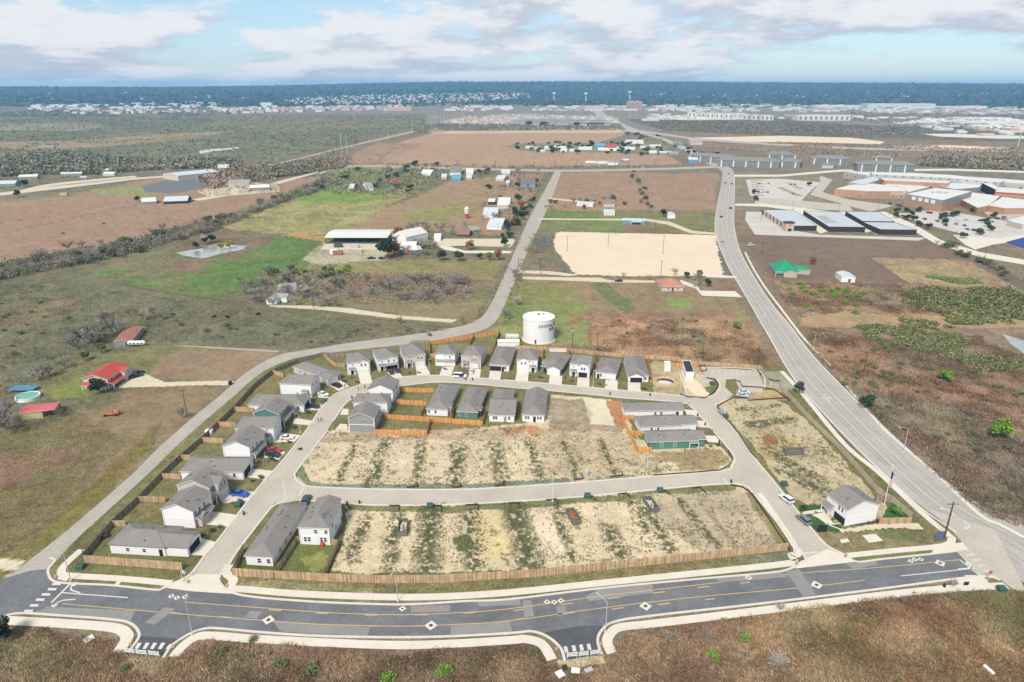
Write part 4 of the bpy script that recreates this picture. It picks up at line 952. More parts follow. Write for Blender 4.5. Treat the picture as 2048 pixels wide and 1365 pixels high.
h = H('single-storey grey-green house with a white garage gable in the top row', *tri3(c4,(438,545),(642,590),(462,402)), ze=3.0, h1=1, h2=1, wall='green', vents=3, pitch=.4)
h.wing('C', .66, 5.4, 1.8, 3.0, wall='white', garage='gdoor', back=3); h.door('C', .18); h.wing('L', .75, 3.6, .2, 3.6, back=3, wall='cream')
h = H('white two-storey house with black garage door under a blue-grey gable with twin windows', *tri3(c4,(694,522),(897,552),(700,428)), ze=5.6, ridge='x', h1=1, h2=0, vents=2)
h.wing('C', .68, 4.4, .5, 5.2, wn=((-.6,3.9,1.0,1.4),(.6,3.9,1.0,1.4)), garage='dark', back=4); h.shed('C', .2, 2.7, 2.6, 1.6); h.win('C', .2, 4.3, .6, .8); h.door('C', .2)
h = H('white house with plain hipped roof and white garage, second from right in top row', *tri3(c4,(958,602),(1166,637),(960,452)), ze=3.0, h1=1, h2=1, vents=3, pitch=.4)
h.garage('C', .64, 'gdoor'); h.door('C', .12); h.win('C', .25, 1.6)
h = H('single-storey house with black garage door under a small white gable, rightmost of the top row', *tri3(c4,(1222,642),(1436,640),(1220,450)), ze=3.0, h1=1, h2=1, vents=3, pitch=.4, wall='white')
h.wing('C', .38, 5.6, .8, 3.0, garage='dark', back=3, trim='shingle2'); h.win('C', .85, 1.6)
# middle row, backs towards the camera
h = H('white single-storey house, first of the four long roofs in the middle row', *tri3(c3,(878,908),(1112,922),(1010,657)), ze=2.9, h1=1, h2=1, vents=4, pitch=.4)
h.wins('C', (.1,.42), 1.6, .9, 1.4); h.wing('R', .16, 3, .9, 2.9, hip=True); h.wins('R', (.4,.6,.8), 1.6)
h = H('green single-storey house, second of the four long roofs in the middle row', *tri3(c3,(1190,937),(1420,952),(1305,680)), ze=2.9, h1=1, h2=1, vents=4, pitch=.4, wall='green')
h.wins('C', (.12,.46), 1.6, .9, 1.4); h.wing('R', .16, 3, .9, 2.9, hip=True, wall='green'); h.wins('R', (.4,.6,.8), 1.6)
h = H('white house with a narrow rear wing, third of the long roofs in the middle row', *tri3(c3,(1518,972),(1795,983),(1560,790)), ze=2.9, h1=0, h2=0, ridge='x', vents=3, pitch=.36)
h.wins('C', (.18,.28,.8), 1.6, .9, 1.4); h.door('C', .64, 'grey'); h.wing('F', .6, 7.5, 8, 2.9, hip=True)
h = H('white house with three back windows, fourth of the long roofs in the middle row', *tri3(c4,(203,1022),(437,1032),(258,782)), ze=2.9, h1=1, h2=0, vents=4, pitch=.4)
h.wins('C', (.16,.28,.72,.85), 1.6, .9, 1.3); h.door('C', .56)
# three houses inside the bend
h = H('white two-storey house at the bend of the street, its gable towards the camera', *tri3(c3,(288,703),(547,723),(352,602)), ze=5.6, vents=2, trim='shingle2')
h.win('C', .55, 4.2, .7, .5); h.wins('R', (.25,.6), 4.2); h.wins('R', (.25,.6,.8), 1.5)
h = H('white two-storey house with a roof ridge running left to right, middle of the bend', *tri3(c3,(145,835),(497,858),(168,742)), ze=5.6, ridge='x', h1=1, h2=1, vents=3)
h.wins('R', (.2,.5,.8), 4.2); h.wins('R', (.3,.7), 1.5)
h = H('grey two-storey house with an orange fence round its back yard', *tri3(c3,(78,1003),(357,1013),(148,880)), ze=5.6, wall='grey', vents=3)
h.win('C', .62, 4.2, 1.0, 1.5); h.win('C', .68, 1.6, .8, 1.0); h.wins('R', (.3,.7), 4.2); h.wins('R', (.2,.6), 1.5)
# left column
h = H('single-storey house set at an angle with pale siding, topmost of the left column', *tri3(c2,(755,268),(1080,405),(905,207)), ze=3.0, ridge='x', h1=1, h2=1, wall='cream', vents=3)
h.wing('R', .3, 5.6, 1.2, 3.0, garage='gdoor', wall='white', back=3); h.wins('C', (.2,.35,.6), 1.6); h.door('R', .8)
h = H('white two-storey house with a white car at its drive, second of the left column', *tri3(c2,(600,445),(930,462),(705,348)), ze=5.6, ridge='x', h1=1, h2=0, vents=2)
h.wins('R', (.35,.65), 4.2, .9, 1.5); h.garage('R', .5, 'gdoor'); h.shed('C', .82, 2.7, 2.6, 1.6); h.wins('C', (.55,.7), 1.5, .6, .9)
h = H('long single-storey white house half hidden behind the green house', *tri3(c2,(270,670),(860,668),(375,557)), ze=3.0, ridge='x', h1=1, h2=1, vents=3)
h.garage('R', .45, 'dark'); h.win('C', .9, 1.6)
h = H('green two-storey house with a green gable and a porch roof along the street', *tri3(c2,(350,748),(612,775),(452,622)), ze=5.6, wall='green', vents=2)
h.wins('R', (.25,.4,.62), 4.2, .8, 1.4); h.shed('R', .5, 2.8, h.d, 1.8); h.door('R', .2); h.garage('R', .7, 'gdoor')
h = H('white two-storey house with small pale garage-side gable, below the green house', *tri3(c2,(140,910),(548,900),(240,782)), ze=5.6, ridge='x', h1=1, h2=0, vents=3)
h.wins('R', (.35,.65), 4.2, .7, 1.1); h.garage('R', .5, 'gdoor'); h.shed('C', .82, 2.7, 2.8, 2.0); h.wing('C', .68, 3.4, .3, 5.3, back=3)
h = H('white two-storey house with a blank gable end, parked beside a red and a dark car', *tri3(c7,(625,373),(918,388),(800,200)), ze=5.6, vents=3)
h.wins('R', (.2,.45), 4.2, .8, 1.4); h.shed('R', .4, 2.7, h.d*.8, 1.8); h.garage('R', .7, 'gdoor'); h.win('C', .9, 1.0, .7, .9)
h = H('long single-storey house with dark side roof and open drive, middle of the left column', *tri3(c7,(180,640),(852,630),(330,482)), ze=3.0, ridge='x', h1=1, h2=0, vents=4, wall='white')
h.garage('R', .4, 'dark'); h.win('C', .86, 1.6)
h = H('beige two-storey house beside the bright blue pickup truck', *tri3(c7,(168,773),(502,805),(330,620)), ze=5.6, wall='cream', vents=4)
h.wing('R', .62, 5.2, 1.6, 5.4, wall='cream', garage='gdoor', wn=((-.8,4.1,.9,1.4),(.8,4.1,.9,1.4)), back=4); h.shed('R', .2, 2.7, 3.6, 2.2); h.win('R', .2, 4.2, .8, 1.2)
h = H('large white two-storey house with blank gable, just above the corner house', *tri3(c7,(-2,1018),(337,1048),(210,820)), ze=5.6, vents=3)
h.wins('R', (.12,.35,.6), 4.2, .9, 1.5); h.shed('R', .42, 2.7, h.d*.8, 2.0, posts=False); h.wing('R', .3, 3.4, 1.6, 2.7, pitch=.6, wall='cream', back=1)
h = H('single-storey white corner house with black garage door at the foot of the left column', *tri3(lambda *p: [(x/4.55, 900+y/4.55) for x, y in p],(972,862),(1500,892),(1172,667)), ze=3.0, ridge='x', h1=1, h2=1, vents=5, pitch=.4, trim='shingle2')
h.wing('R', .42, 6.6, 6.0, 3.0, garage='dark', back=3, trim='shingle2'); h.wins('C', (.32,.62), 1.5, 1.0, 1.3); h.door('C', .92)
# two houses by the avenue fence
h = H('long single-storey white house behind the avenue fence with its back windows facing the camera', *tri3(cB,(345,778),(647,798),(722,238)), ze=3.0, h1=1, h2=1, vents=8, pitch=.38)
h.wins('C', (.5,.85), 1.5, 1.1, 1.5); h.wins('R', (.2,.36,.5), 1.6, .9, 1.4); h.garage('F', .3, 'gdoor')
h = H('white two-storey house with a row of back windows above a fenced green lawn', *tri3(cB,(888,488),(1222,498),(1030,250)), ze=5.6, h1=1, h2=0, vents=8, pitch=.36)
h.wins('C', (.55,.9), 4.2, .9, 1.3); h.wins('C', (.17,.3,.72,.85), 1.7, .8, 1.6); h.door('C', .52, 'trim'); h.wing('F', .5, 6.5, 3.5, 5.4, back=3); h.win('R', .55, 1.8, .8, 1.4); h.wins('R', (.3,), 4.2)
# east block
h = H('white single-storey house with no fence, top of the three houses on the east block', *tri3(c5,(350,633),(962,610),(322,547)), ze=3.0, ridge='x', h1=1, h2=0, vents=3, pitch=.4)
h.wins('C', (.52,.62), 1.6, .9, 1.4); h.wins('L', (.3,.6), 1.6); h.door('C', .9); h.garage('R', .5, 'gdoor')
h = H('white single-storey house with fenced lawn, middle of the three houses on the east block', *tri3(c5,(512,788),(935,768),(447,678)), ze=3.0, ridge='x', h1=1, h2=0, vents=3, pitch=.4)
h.wins('C', (.28,.45), 1.6, .9, 1.4); h.wins('L', (.3,.6), 1.6); h.wing('R', .45, 6.4, 6.2, 3.0, garage='gdoor', back=3, pitch=.42)
h = H('green single-storey house with fenced lawn, lowest of the three houses on the east block', *tri3(c5,(602,948),(1108,928),(542,828)), ze=3.0, ridge='x', h1=1, h2=1, vents=4, wall='green', pitch=.4)
h.wins('C', (.26,.54), 1.5, 1.0, 1.4); h.wins('L', (.3,.6), 1.6); h.wing('R', .5, 6.2, 3.0, 3.0, garage='gdoor', back=3, wall='green', pitch=.42); h.shed('C', .93, 2.5, 3.5, 1.2)
h = H('white two-storey show home with landscaped garden beside the highway corner', (1695,1019), (1765,1011), (1649,986), ze=5.6, vents=3)
h.wins('L', (.62,.78), 4.2, .9, 1.5); h.garage('L', .72, 'dark', w=4.6); h.shed('L', .2, 2.7, 3.2, 2.0); h.win('R', .3, 1.6)

# water tank with its lettering
def tank():
    c = G(1078, 688.5); r = empty('water_tank', (c.x, c.y+7.0, 0)); tag(r, 'big round white water tank with black lettering behind the top row of houses', 'water tank')
    Rr, Ht = 7.6, 11.6; n = 64; mb = MB()
    for i in range(n):
        a, b = 2*math.pi*i/n, 2*math.pi*(i+1)/n; p = (Rr*math.cos(a), Rr*math.sin(a)); p2 = (Rr*math.cos(b), Rr*math.sin(b)); mb.face([(*p,0),(*p2,0),(*p2,Ht),(*p,Ht)])
    o = mb.build('shell', mat('tank_white', S(238,238,236), var=.03), r)
    for f in o.data.polygons: f.use_smooth = True
    mb = MB(); e = Rr + .12
    for i in range(n):
        a, b = 2*math.pi*i/n, 2*math.pi*(i+1)/n; P = lambda t, rr, z: (rr*math.cos(t), rr*math.sin(t), z)
        mb.face([P(a,e,Ht-.15),P(b,e,Ht-.15),P(b,e,Ht+.1),P(a,e,Ht+.1)]); mb.face([P(a,e,Ht+.1),P(b,e,Ht+.1),P(b,0.01,Ht+.9),P(a,0.01,Ht+.9)]); mb.face([P(b,e,Ht-.15),P(a,e,Ht-.15),P(a,Rr-.1,Ht-.15),P(b,Rr-.1,Ht-.15)])
    mb.build('tank_roof', mat('tank_white', (0,0,0)), r)
    mb = MB(); mb.tube((0,0,Ht+.8),(0,0,Ht+1.4),.5,n=12); mb.build('roof_hatch', M['darksteel'], r)
    mb = MB(); mb.tube((2.4,1.5,Ht+.6),(2.4,1.5,Ht+1.0),.35,n=10); mb.build('roof_hatch', M['darksteel'], r)
    mb = MB(); mb.box(-2.1,-1.4,-Rr-.12,-Rr+.3,0.2,2.3); mb.build('manway', M['darksteel'], r)
    mb = MB(); mb.tube((0,0,0),(0,0,.25),Rr+.6,n=48); mb.build('footing', M['conc'], r)
    def text(s, size, zc, aC):
        cu = bpy.data.curves.new('lettering', 'FONT'); cu.body = s; cu.size = size; cu.align_x = 'CENTER'; cu.space_character = 1.12; cu.offset = .035; cu.extrude = .03; cu.resolution_u = 3
        t = bpy.data.objects.new('tmp', cu); COL.objects.link(t); dg = bpy.context.evaluated_depsgraph_get(); me = bpy.data.meshes.new_from_object(t.evaluated_get(dg)); bpy.data.objects.remove(t)
        bm = bmesh.new(); bm.from_mesh(me)
        for v in bm.verts:
            a = R(-90) + R(aC) + v.co.x/(Rr+.06); rr = Rr + .06 + v.co.z; z = v.co.y + zc; v.co = (rr*math.cos(a), rr*math.sin(a), z)
        bm.to_mesh(me); bm.free(); me.materials.clear(); me.materials.append(M['dark']); o = obj('lettering', me, r)
    text('CRYSTAL CLEAR', 1.75, 8.3, 50); text('SUD', 1.75, 6.4, 50)
tank()
def slab_shed(label, px, py, w, d, h, ang, wall='trim', roof='whiteroof', name='shed', cat='shed', group=None, **k):
    c = G(px, py); return B(name, label, cat, ze=h, wall=wall, roof=roof, place=((c.x, c.y), ang, w, d), over=.15, group=group, **k)
slab_shed('long low white pump house left of the water tank', 1017, 694, 10.5, 3.2, 2.6, 0, ridge='flat')
slab_shed('square white pump house with flat roof behind the long low one', 1024, 684, 6.5, 4.5, 2.8, 0, ridge='flat', wall='cream')
slab_shed('low white valve box right of the water tank', 1116, 703, 8, 1.6, .8, -6, ridge='flat')

# homesteads, barns, far houses -------------------------------------------------
h = B('farmhouse', 'two-storey cream farmhouse with a bright red roof', 'house', (169,757), (217,761), (204,729.5), ze=4.6, wall='cream', roof='redroof', pitch=.35, over=.5)
h.wins('C', (.25,), 3.2, .9, 1.0); h.wins('R', (.2,.45,.75), 3.6, 1.0, 1.2); h.shed('R', .5, 2.3, h.d, 2.4, m='redroof'); h.shed('C', .5, 2.3, h.w, 2.0, m='redroof'); h.wing('R', .8, 5, 2.2, 4.4, wall='cream', wn=((0,3.4,1,1.2),))
h = B('open_shed', 'open shed with a long faded red roof beside the pool', 'shed', (40,826), (111,820), (48,811), ze=3.0, wall='cream', roof='pinkroof', pitch=.12, over=.3, ridge='x', walls=False)
mb = MB(); mb.box(-h.w/2,-h.w/2+7,-h.d/2,h.d/2,0,2.85); mb.build('wall', mat('tan_wall', S(206,186,140)), h.r)
for x in (0.1,.3,.5):
    for y in (-.48,.48): mb = MB(); mb.box(x*h.w-.12,x*h.w+.12,y*h.d-.12,y*h.d+.12,0,2.9); mb.build('post', M['wood'], h.r)
h = B('old_barn', 'old barn with a rust-streaked tin roof and grey walls', 'barn', (228,684), (266,681.5), (250,655.5), ze=2.8, wall='grey', roof='rusty', pitch=.16, over=.3)
h.put('door', door_me('charcoal'), 'C', .75, 1.1, 2.0, 2.2)
B('warehouse', 'long cream metal warehouse with a pale roof far left', 'warehouse', (355,352.5), (435,344), (329,347.5), ze=7, wall='cream', roof='metalroof', pitch=.12, over=.2, ridge='x').put('door', door_me('charcoal'), 'C', .55, 2.2, 8, 4.2)
h = B('open_barn', 'long open barn with a white roof on dark posts', 'barn', (651,475), (777,476.5), (668,458.7), ze=5.0, wall='white', roof='whiteroof', pitch=.10, over=.3, ridge='x', walls=False)
for i in range(9):
    for y in (-.47,.47): mb = MB(); x = (-.5+i/8)*h.w*.98; mb.box(x-.15,x+.15,y*h.d-.15,y*h.d+.15,0,5.0); mb.build('post', M['darksteel'], h.r)
mb = MB(); mb.box(-h.w*.49,h.w*.49,-h.d*.47,-h.d*.465,.2,1.4); mb.build('rail', M['darksteel'], h.r)
h = B('barn', 'tall white barn with a stepped roof beside the open barn', 'barn', (803,470.5), (816,479), (824,457.5), ze=6, wall='white', roof='whiteroof', pitch=.5, over=.2)
h.wing('L', .5, 7, 3, 4.4, pitch=.3)
h = B('ranch_house', 'low ranch house with white roof and brick gable among oaks', 'house', (800,500), (832,500), (806,488), ze=3, ridge='x', wall='brick', roof='whiteroof', pitch=.4)
h.wing('C', .5, 6, 2, 3, wall='brick'); h.wins('C', (.15,.85), 1.5)
B('ranch_house', 'small pale ranch house right of the brick-gabled one', 'house', (820,503), (836,499), (822,495), ze=3, ridge='x', wall='blue', roof='whiteroof', pitch=.3)
h = B('old_house', 'abandoned grey house with peeling white walls among bare trees', 'house', (535,599), (556,601), (545,587), ze=3, wall='white', roof='greyroof', pitch=.45); h.wins('C', (.3,.7), 1.5); h.wing('R', .7, 6, 4, 3)
B('old_house', 'long weathered roof behind the abandoned grey house', 'house', (552,582), (590,578), (560,571), ze=3, ridge='x', wall='white', roof='greyroof', pitch=.4)
h = B('bungalow', 'pale brick bungalow with terracotta hipped roof beside the caliche pad', 'house', (1322,574), (1369,573.5), (1313,560), ze=3, h1=1, h2=1, ridge='x', wall=('cream'), roof='tileroof', pitch=.42, over=.6)
h.wins('C', (.3,.75), 1.5, 1.2, 1.2); h.door('C', .5)
h = B('pavilion_house', 'house with bright green metal roofs and a stone gable beside the highway', 'house', (1549,543.5), (1597,545), (1541,526), ze=3.2, wall='stone', roof='tealroof', pitch=.42, over=.8, ridge='x', h1=1, h2=1)
h.wing('C', .62, 8, 2.5, 3.2, wall='stone'); h.wing('R', .5, 8, 9, 3.0, hip=True, wall='stone'); h.shed('C', .2, 2.6, 7, 2.2, m='tealroof')
h = B('metal_shed', 'small white metal shed with a pitched tin roof in the brown field', 'shed', (1684,554), (1714,555.5), (1669,544), ze=3.4, wall='trim', roof='metalroof', pitch=.25, over=.2); h.put('door', door_me('glass'), 'C', .6, 1.2, 1.6, 2.0); h.win('C', .6, 1.8, 1.2, 1.2)
h = B('mobile_home', 'pale blue mobile home with a porch above the caliche pad', 'mobile home', (1244,441), (1291,442), (1246,436.5), ze=3.2, wall='blue', roof='metalroof', pitch=.12, over=.2, ridge='x'); h.shed('C', .6, 2.4, 9, 3, m='metalroof', drop=.1); h.wins('C', (.15,.3), 1.6)
B('mobile_home', 'short white mobile home with a flat tin roof left of the blue one', 'mobile home', (1207,425), (1229,425), (1207,419), ze=3, wall='white', roof='metalroof', pitch=.12, over=.2, ridge='x').wins('C', (.2,.5,.8), 1.5)
B('mobile_home', 'long pale mobile home by the track, left one of the pair under the brown field', 'mobile home', (1157,406), (1188,409), (1158,402), ze=3, wall='white', roof='metalroof', pitch=.12, over=.2, ridge='x').wins('C', (.2,.4,.7), 1.5)
B('mobile_home', 'grey roofed mobile home by the track, right one of the pair under the brown field', 'mobile home', (1206,409), (1229,409), (1207,402.5), ze=3, wall='cream', roof='shingle', pitch=.3, over=.2, ridge='x')
B('house', 'small white hut with dark porch beside a round dark oak', 'house', (1333,431), (1349,431), (1335,426), ze=3, wall='white', roof='metalroof', pitch=.3, over=.2)
WH = 'white roofed farm buildings along the county road'
for lab, CL, CR, FL, ze, wl, rf in (
 ('white open-fronted barn left of the county road, nearest the crossing with the track', (992,411), (1017,411), (1002,399), 4, 'white', 'whiteroof'),
 ('smaller white shed left of the open-fronted white barn', (975,404), (989,404), (980,399), 3.4, 'charcoal', 'whiteroof'),
 ('white gabled house with bright roof left of the county road by a grey oak', (979,452), (1008,454), (985,438), 3.5, 'white', 'whiteroof'),
 ('long pale machinery shed above the gabled white house', (964,430), (994,430), (972,418), 3.2, 'white', 'metalroof'),
 ('rusty red roofed shed at the edge of the brown pasture', (915,468), (940,469), (918,461), 2.6, 'wood', 'rusty'),
 ('small grey shed joined to the rusty red roofed shed', (936,463), (950,459), (939,455), 3, 'grey', 'greyroof'),
 ('small white store beside the tall white barn', (868,476), (882,476), (870,468), 3, 'white', 'whiteroof'),
 ('bright blue cottage in the upper left paddock', (903,357), (922,357), (906,352), 4, 'blue', 'blue'),
 ('white cottage with grey roof above the bright blue cottage', (900,346), (922,346), (903,338), 4, 'white', 'shingle'),
 ('long white cottage near the farm lane left of the blue cottage', (846,347), (866,348), (848,342), 3.4, 'white', 'whiteroof'),
 ('small cream shed left of the blue cottage', (883,354), (894,354), (884,350), 3.5, 'cream', 'whiteroof'),
 ('white trailer right of the grey-roofed cottage', (932,345), (947,345), (934,340), 3.5, 'white', 'whiteroof'),
 ('low pale shed right of the blue cottage', (932,356), (944,356), (933,352), 2.8, 'cream', 'whiteroof'),
 ('pale cottage by the farm lane left of the county road end', (1002,347), (1020,347), (1004,342), 3.2, 'cream', 'whiteroof'),
 ('long cream shed by the curved drive left of the county road end', (995,358), (1011,359), (998,353), 3, 'cream', 'whiteroof'),
 ('left one of two slate blue houses near the county road', (1040,371), (1054,371), (1043,362), 4, 'blue', 'shingle2'),
 ('right one of two slate blue houses near the county road', (1056,371), (1070,371), (1058,362), 4, 'blue', 'shingle2'),
 ('tiny white shed below the two slate blue houses', (1012,367), (1019,367), (1013,363), 3, 'white', 'whiteroof'),
 ('small pale cottage under trees by the bright green lawn', (699,378), (709,378), (702,371), 4, 'cream', 'metalroof'),
 ('grey cottage under trees right of the small pale one', (728,377), (742,376), (730,369), 3.5, 'white', 'greyroof'),
 ('low dark red shed in the trees above the brown field', (778,365), (802,365), (780,362), 2.6, 'wood', 'redroof'),
 ('dark green roofed house far left under a big tree, by the brown pasture', (330,403), (378,402), (333,396), 3.2, 'charcoal', 'metalroof'),
 ('low pale shed left of the dark long farm building in the brown pasture', (282,405), (312,403), (285,399), 3, 'grey', 'whiteroof'),
): B('farm_building', lab, 'farm building', CL, CR, FL, ze=ze*.9, wall={'white':'cream'}.get(wl,wl) if len(lab)%3==0 else wl, roof={'whiteroof':'metalroof'}.get(rf,rf) if len(lab)%2 else rf, pitch=.25, over=.2, ridge='x', group=WH)
for k, (px, py, w, d, a, lab) in enumerate([(145,352,36,9,12,'long white roof among bare trees far left'),(128,313,30,7,0,'long white greenhouse on the far left scrub'),(95,297,40,8,4,'longest pale greenhouse on the far left scrub'),(112,323,22,8,0,'small white roof in the scrub left of the warehouse'),(155,338,24,8,0,'pale blue roof among bare trees left of the warehouse'),
   (222,352,22,12,-5,'grey and white house left of the warehouse by the gravel lane'),(212,345,16,10,10,'small pale house behind the grey and white one'),(20,372,26,18,10,'pale roof at the left edge under dark trees'),(168,360,10,8,30,'small grey hut by the gravel lane'),(60,358,30,14,15,'weathered yellowish barn near the left edge'),
   (315,337,30,9,5,'pale green roof behind the warehouse'),(360,334,16,8,0,'tiny pale roof behind the warehouse'),(448,336,22,10,10,'white house at the right end of the warehouse'),(545,335,18,10,0,'small white roof left of the twin steel masts'),
   (480,372,34,24,12,'white roofed workshop in the gravel yard left of centre'),(520,380,30,16,18,'pale grey roofs in the gravel yard left of centre'),(5,330,20,10,0,'white building at the left edge in the scrub'),
   (1205,327,30,9,0,'row of parked trucks and low sheds by the farm lane'),(1250,325,16,12,20,'white roofed shed by the farm lane near the highway')]):
    slab_shed(lab, px, py, w*.75, d*.8, 3.4, a, ridge='x', name='farm_building', cat='farm building', wall=random.choice(['white','cream','grey']), roof=random.choice(['metalroof','whiteroof','greyroof']), group='scattered farm buildings far left')
k = 0
for px, py, w, d, hh, wl, rf in [(1070,300,18,12,4,'white','greyroof'),(1058,297,14,10,5,'white','shingle2'),(1085,305,10,8,3,'cream','whiteroof'),(1100,299,22,12,4,'white','metalroof'),(1110,294,16,9,4,'cream','greyroof'),(1130,299,30,9,4,'white','whiteroof'),(1127,304,12,8,3,'white','whiteroof'),(1146,303,14,9,4,'white','greyroof'),(1170,300,26,9,4,'white','whiteroof'),(1200,295,22,14,5,'blue','blue'),(1222,295,24,12,4,'pinkroof','redroof'),(1205,301,18,9,3,'white','whiteroof'),(1222,302,20,9,3,'white','whiteroof'),(1251,300,36,9,4,'white','metalroof'),(1268,288,38,16,5,'white','metalroof'),(1290,297,20,12,4,'white','greyroof'),(1310,296,22,10,4,'cream','whiteroof'),(1305,307,14,9,3,'white','whiteroof'),(1330,310,22,12,4,'grey','metalroof'),(1345,311,18,12,4,'grey','greyroof'),(1384,325,16,14,5,'blue','metalroof'),(1355,291,18,16,5,'blue','shingle'),(1390,290,26,14,5,'cream','greyroof'),(1188,326,28,5,3,'white','greyroof'),(1225,330,16,10,3.6,'white','greyroof')]:
    slab_shed('small house or shed of the tree-dotted hamlet beyond the brown field', px, py, w, d, hh, random.uniform(-8,8), ridge='x', wall=wl, roof=rf, name='hamlet_house', cat='house', group='houses of the hamlet')

# storage buildings, school, apartments ------------------------------------------
def block(name, label, cat, px, h, wall, roof, band=None, wins=None, group=None, parapet=True):
    P = [tuple(G(x, y, h)[:2]) for x, y in px]; cx = sum(p[0] for p in P)/len(P); cy = sum(p[1] for p in P)/len(P)
    P = [(x-cx, y-cy) for x, y in P]
    a = sum(P[i][0]*P[(i+1)%len(P)][1]-P[(i+1)%len(P)][0]*P[i][1] for i in range(len(P)))
    if a < 0: P = P[::-1]
    r = empty(name, (cx, cy, 0)); tag(r, label, cat, group)
    n = len(P); mb = MB()
    for i in range(n):
        p, q_ = P[i], P[(i+1)%n]; mb.face([(*p,0),(*q_,0),(*q_,h),(*p,h)])
    mb.build('wall', M[wall], r)
    mb = MB(); mb.face([(*p, h-.3) for p in P]); mb.build('roof', M[roof], r)
    if band:
        mb = MB()
        for i in range(n):
            p, q_ = Vector(P[i]), Vector(P[(i+1)%n]); d = (q_-p).normalized(); nn = Vector((d.y,-d.x))*.12
            mb.face([(*(p+nn),h*band[1]),(*(q_+nn),h*band[1]),(*(q_+nn),h+.05),(*(p+nn),h+.05)]); mb.face([(*(p+nn),h+.05),(*(q_+nn),h+.05),(*q_,h+.05),(*p,h+.05)])
        mb.build('upper_wall', M[band[0]], r)
    if wins:
        for i in range(n):
            p, q_ = Vector(P[i]), Vector(P[(i+1)%n]); d = (q_-p); Ln = d.length; nn = Vector((d.y,-d.x)).normalized()
            if nn.y > .25 or Ln < wins[0]*1.5: continue
            ang = math.atan2(d.y, d.x)
            for lv in wins[3]:
                m_ = int(Ln//wins[0])
                for k_ in range(m_):
                    c = p + d*((k_+.5)/m_); fr = obj('window', ME_FRAME, r, (c.x, c.y, lv), ang); fr.scale = (wins[1], -1, wins[2]); obj('pane', ME_PANE, fr)
    return r
for lab, P in (('storage building with a stone entrance tower, leftmost of the row', [(1525,420),(1587,420),(1634,452),(1576,452)]), ('second storage building with a dark strip on its roof', [(1607,421.5),(1676,424),(1731,454.5),(1658,453.6)]),
               ('third storage building, the upper half behind the last one', [(1691,423),(1758,424),(1789,443.5),(1725,442.5)]), ('rightmost storage building, lowest of the row', [(1725,444),(1789,445),(1834,460),(1761,459)])):
    r = block('storage_building', lab, 'storage building', P, 4.4, 'charcoal', 'metalroof', group='self storage buildings with pale roofs')
    ribs = MB()
    pts = [Vector(G(x, y, 4.4)[:2]) - Vector(r.location[:2]) for x, y in P]
    for k in range(1, 24):
        t = k/24; a_ = pts[0].lerp(pts[1], t); b_ = pts[3].lerp(pts[2], t); ribs.tube((*a_,4.14),(*b_,4.14),.08,n=4,cap=False)
    ribs.build('roof_rib', M['steel'], r)
    if 'stone' in lab:
        a_ = pts[3]; mb = MB(); mb.box(a_.x-3,a_.x+4,a_.y-3,a_.y+3,0,7.2); mb.build('entrance_tower', M['stone'], r); mb = MB(); mb.box(a_.x-3.6,a_.x+4.6,a_.y-3.6,a_.y+3.6,7.2,7.7); mb.build('tower_roof', M['charcoal'], r)
        mb = MB(); mb.box(a_.x-1,a_.x+2.2,a_.y-3.08,a_.y-2.9,0.2,2.6); mb.build('tower_door', M['glass'], r); mb = MB(); mb.tube((a_.x+.6,a_.y-3.0,5.2),(a_.x+.6,a_.y-3.12,5.2),1.0,n=16); mb.build('round_sign', M['orange'], r)
        d = (pts[0]-pts[3]); 
        for k in range(1, 7): c = pts[3] + d*(k/7); mb = MB(); mb.box(c.x-1.4,c.x+.6,c.y-1.8,c.y+1.8,0,5.2); mb.build('stone_pier', M['stone'], r)
    if 'strip' in lab: mb = MB(); a_ = pts[0].lerp(pts[3],.35)+Vector((4,0)); b_ = pts[0].lerp(pts[3],.75)+Vector((4,0)); c_ = Vector((9,0)); mb.face([(*a_,4.3),(*b_,4.3),(*(b_+c_),4.3),(*(a_+c_),4.3)]); mb.build('solar_strip', M['hwy'], r)
SG = 'wings of the brick school'
block('school_wing', 'low brick school wing with cut-back front at the left end of the school', 'school', [(1669,378),(1700,370),(1745,367),(1810,376),(1815,383),(1735,383)], 8, 'brick', 'whiteroof', wins=(9,2.2,1.4,(4.5,)), group=SG)
block('school_wing', 'long two-tone school wing with entrance glazing, left of the gym', 'school', [(1733,383),(1745,372),(1800,365),(1860,374),(1812,386)], 7, 'brick', 'whiteroof', band=('stone',.6), wins=(7,3,2,(2.2,)), group=SG)
r = block('school_gym', 'tall school gym block with four white panels on its front', 'school', [(1811,388),(1870,376),(1944,383),(1886,401)], 12, 'brick', 'whiteroof', band=('grey',.62), group=SG)
pa = Vector(G(1811,388,12)[:2]) - Vector(r.location[:2]); pb = Vector(G(1886,401,12)[:2]) - Vector(r.location[:2])
for k in range(4):
    a_ = pa.lerp(pb, .2+.17*k); b_ = pa.lerp(pb, .31+.17*k); nn = Vector(((pb-pa).y, -(pb-pa).x)).normalized()*.3
    mb = MB(); mb.face([(*(a_+nn),7.2),(*(b_+nn),7.2),(*(b_+nn),10.6),(*(a_+nn),10.6)]); mb.face([(*(a_+nn),10.6),(*(b_+nn),10.6),(*b_,10.6),(*a_,10.6)]); mb.build('white_panel', M['trim'], r)
for x, y in ((0,0),(4,1),(-5,2),(2,4),(8,0)): mb = MB(); mb.box(x-1.4,x+1.4,y-1.1,y+1.1,11.7,13.2); mb.build('rooftop_unit', M['steel'], r)
block('school_wing', 'long brick classroom wing with arched dark windows behind the gym', 'school', [(1758,356),(1900,362),(1897,367),(1768,361)], 11, 'brick', 'whiteroof', wins=(10,3,3.4,(5.5,)), group=SG)
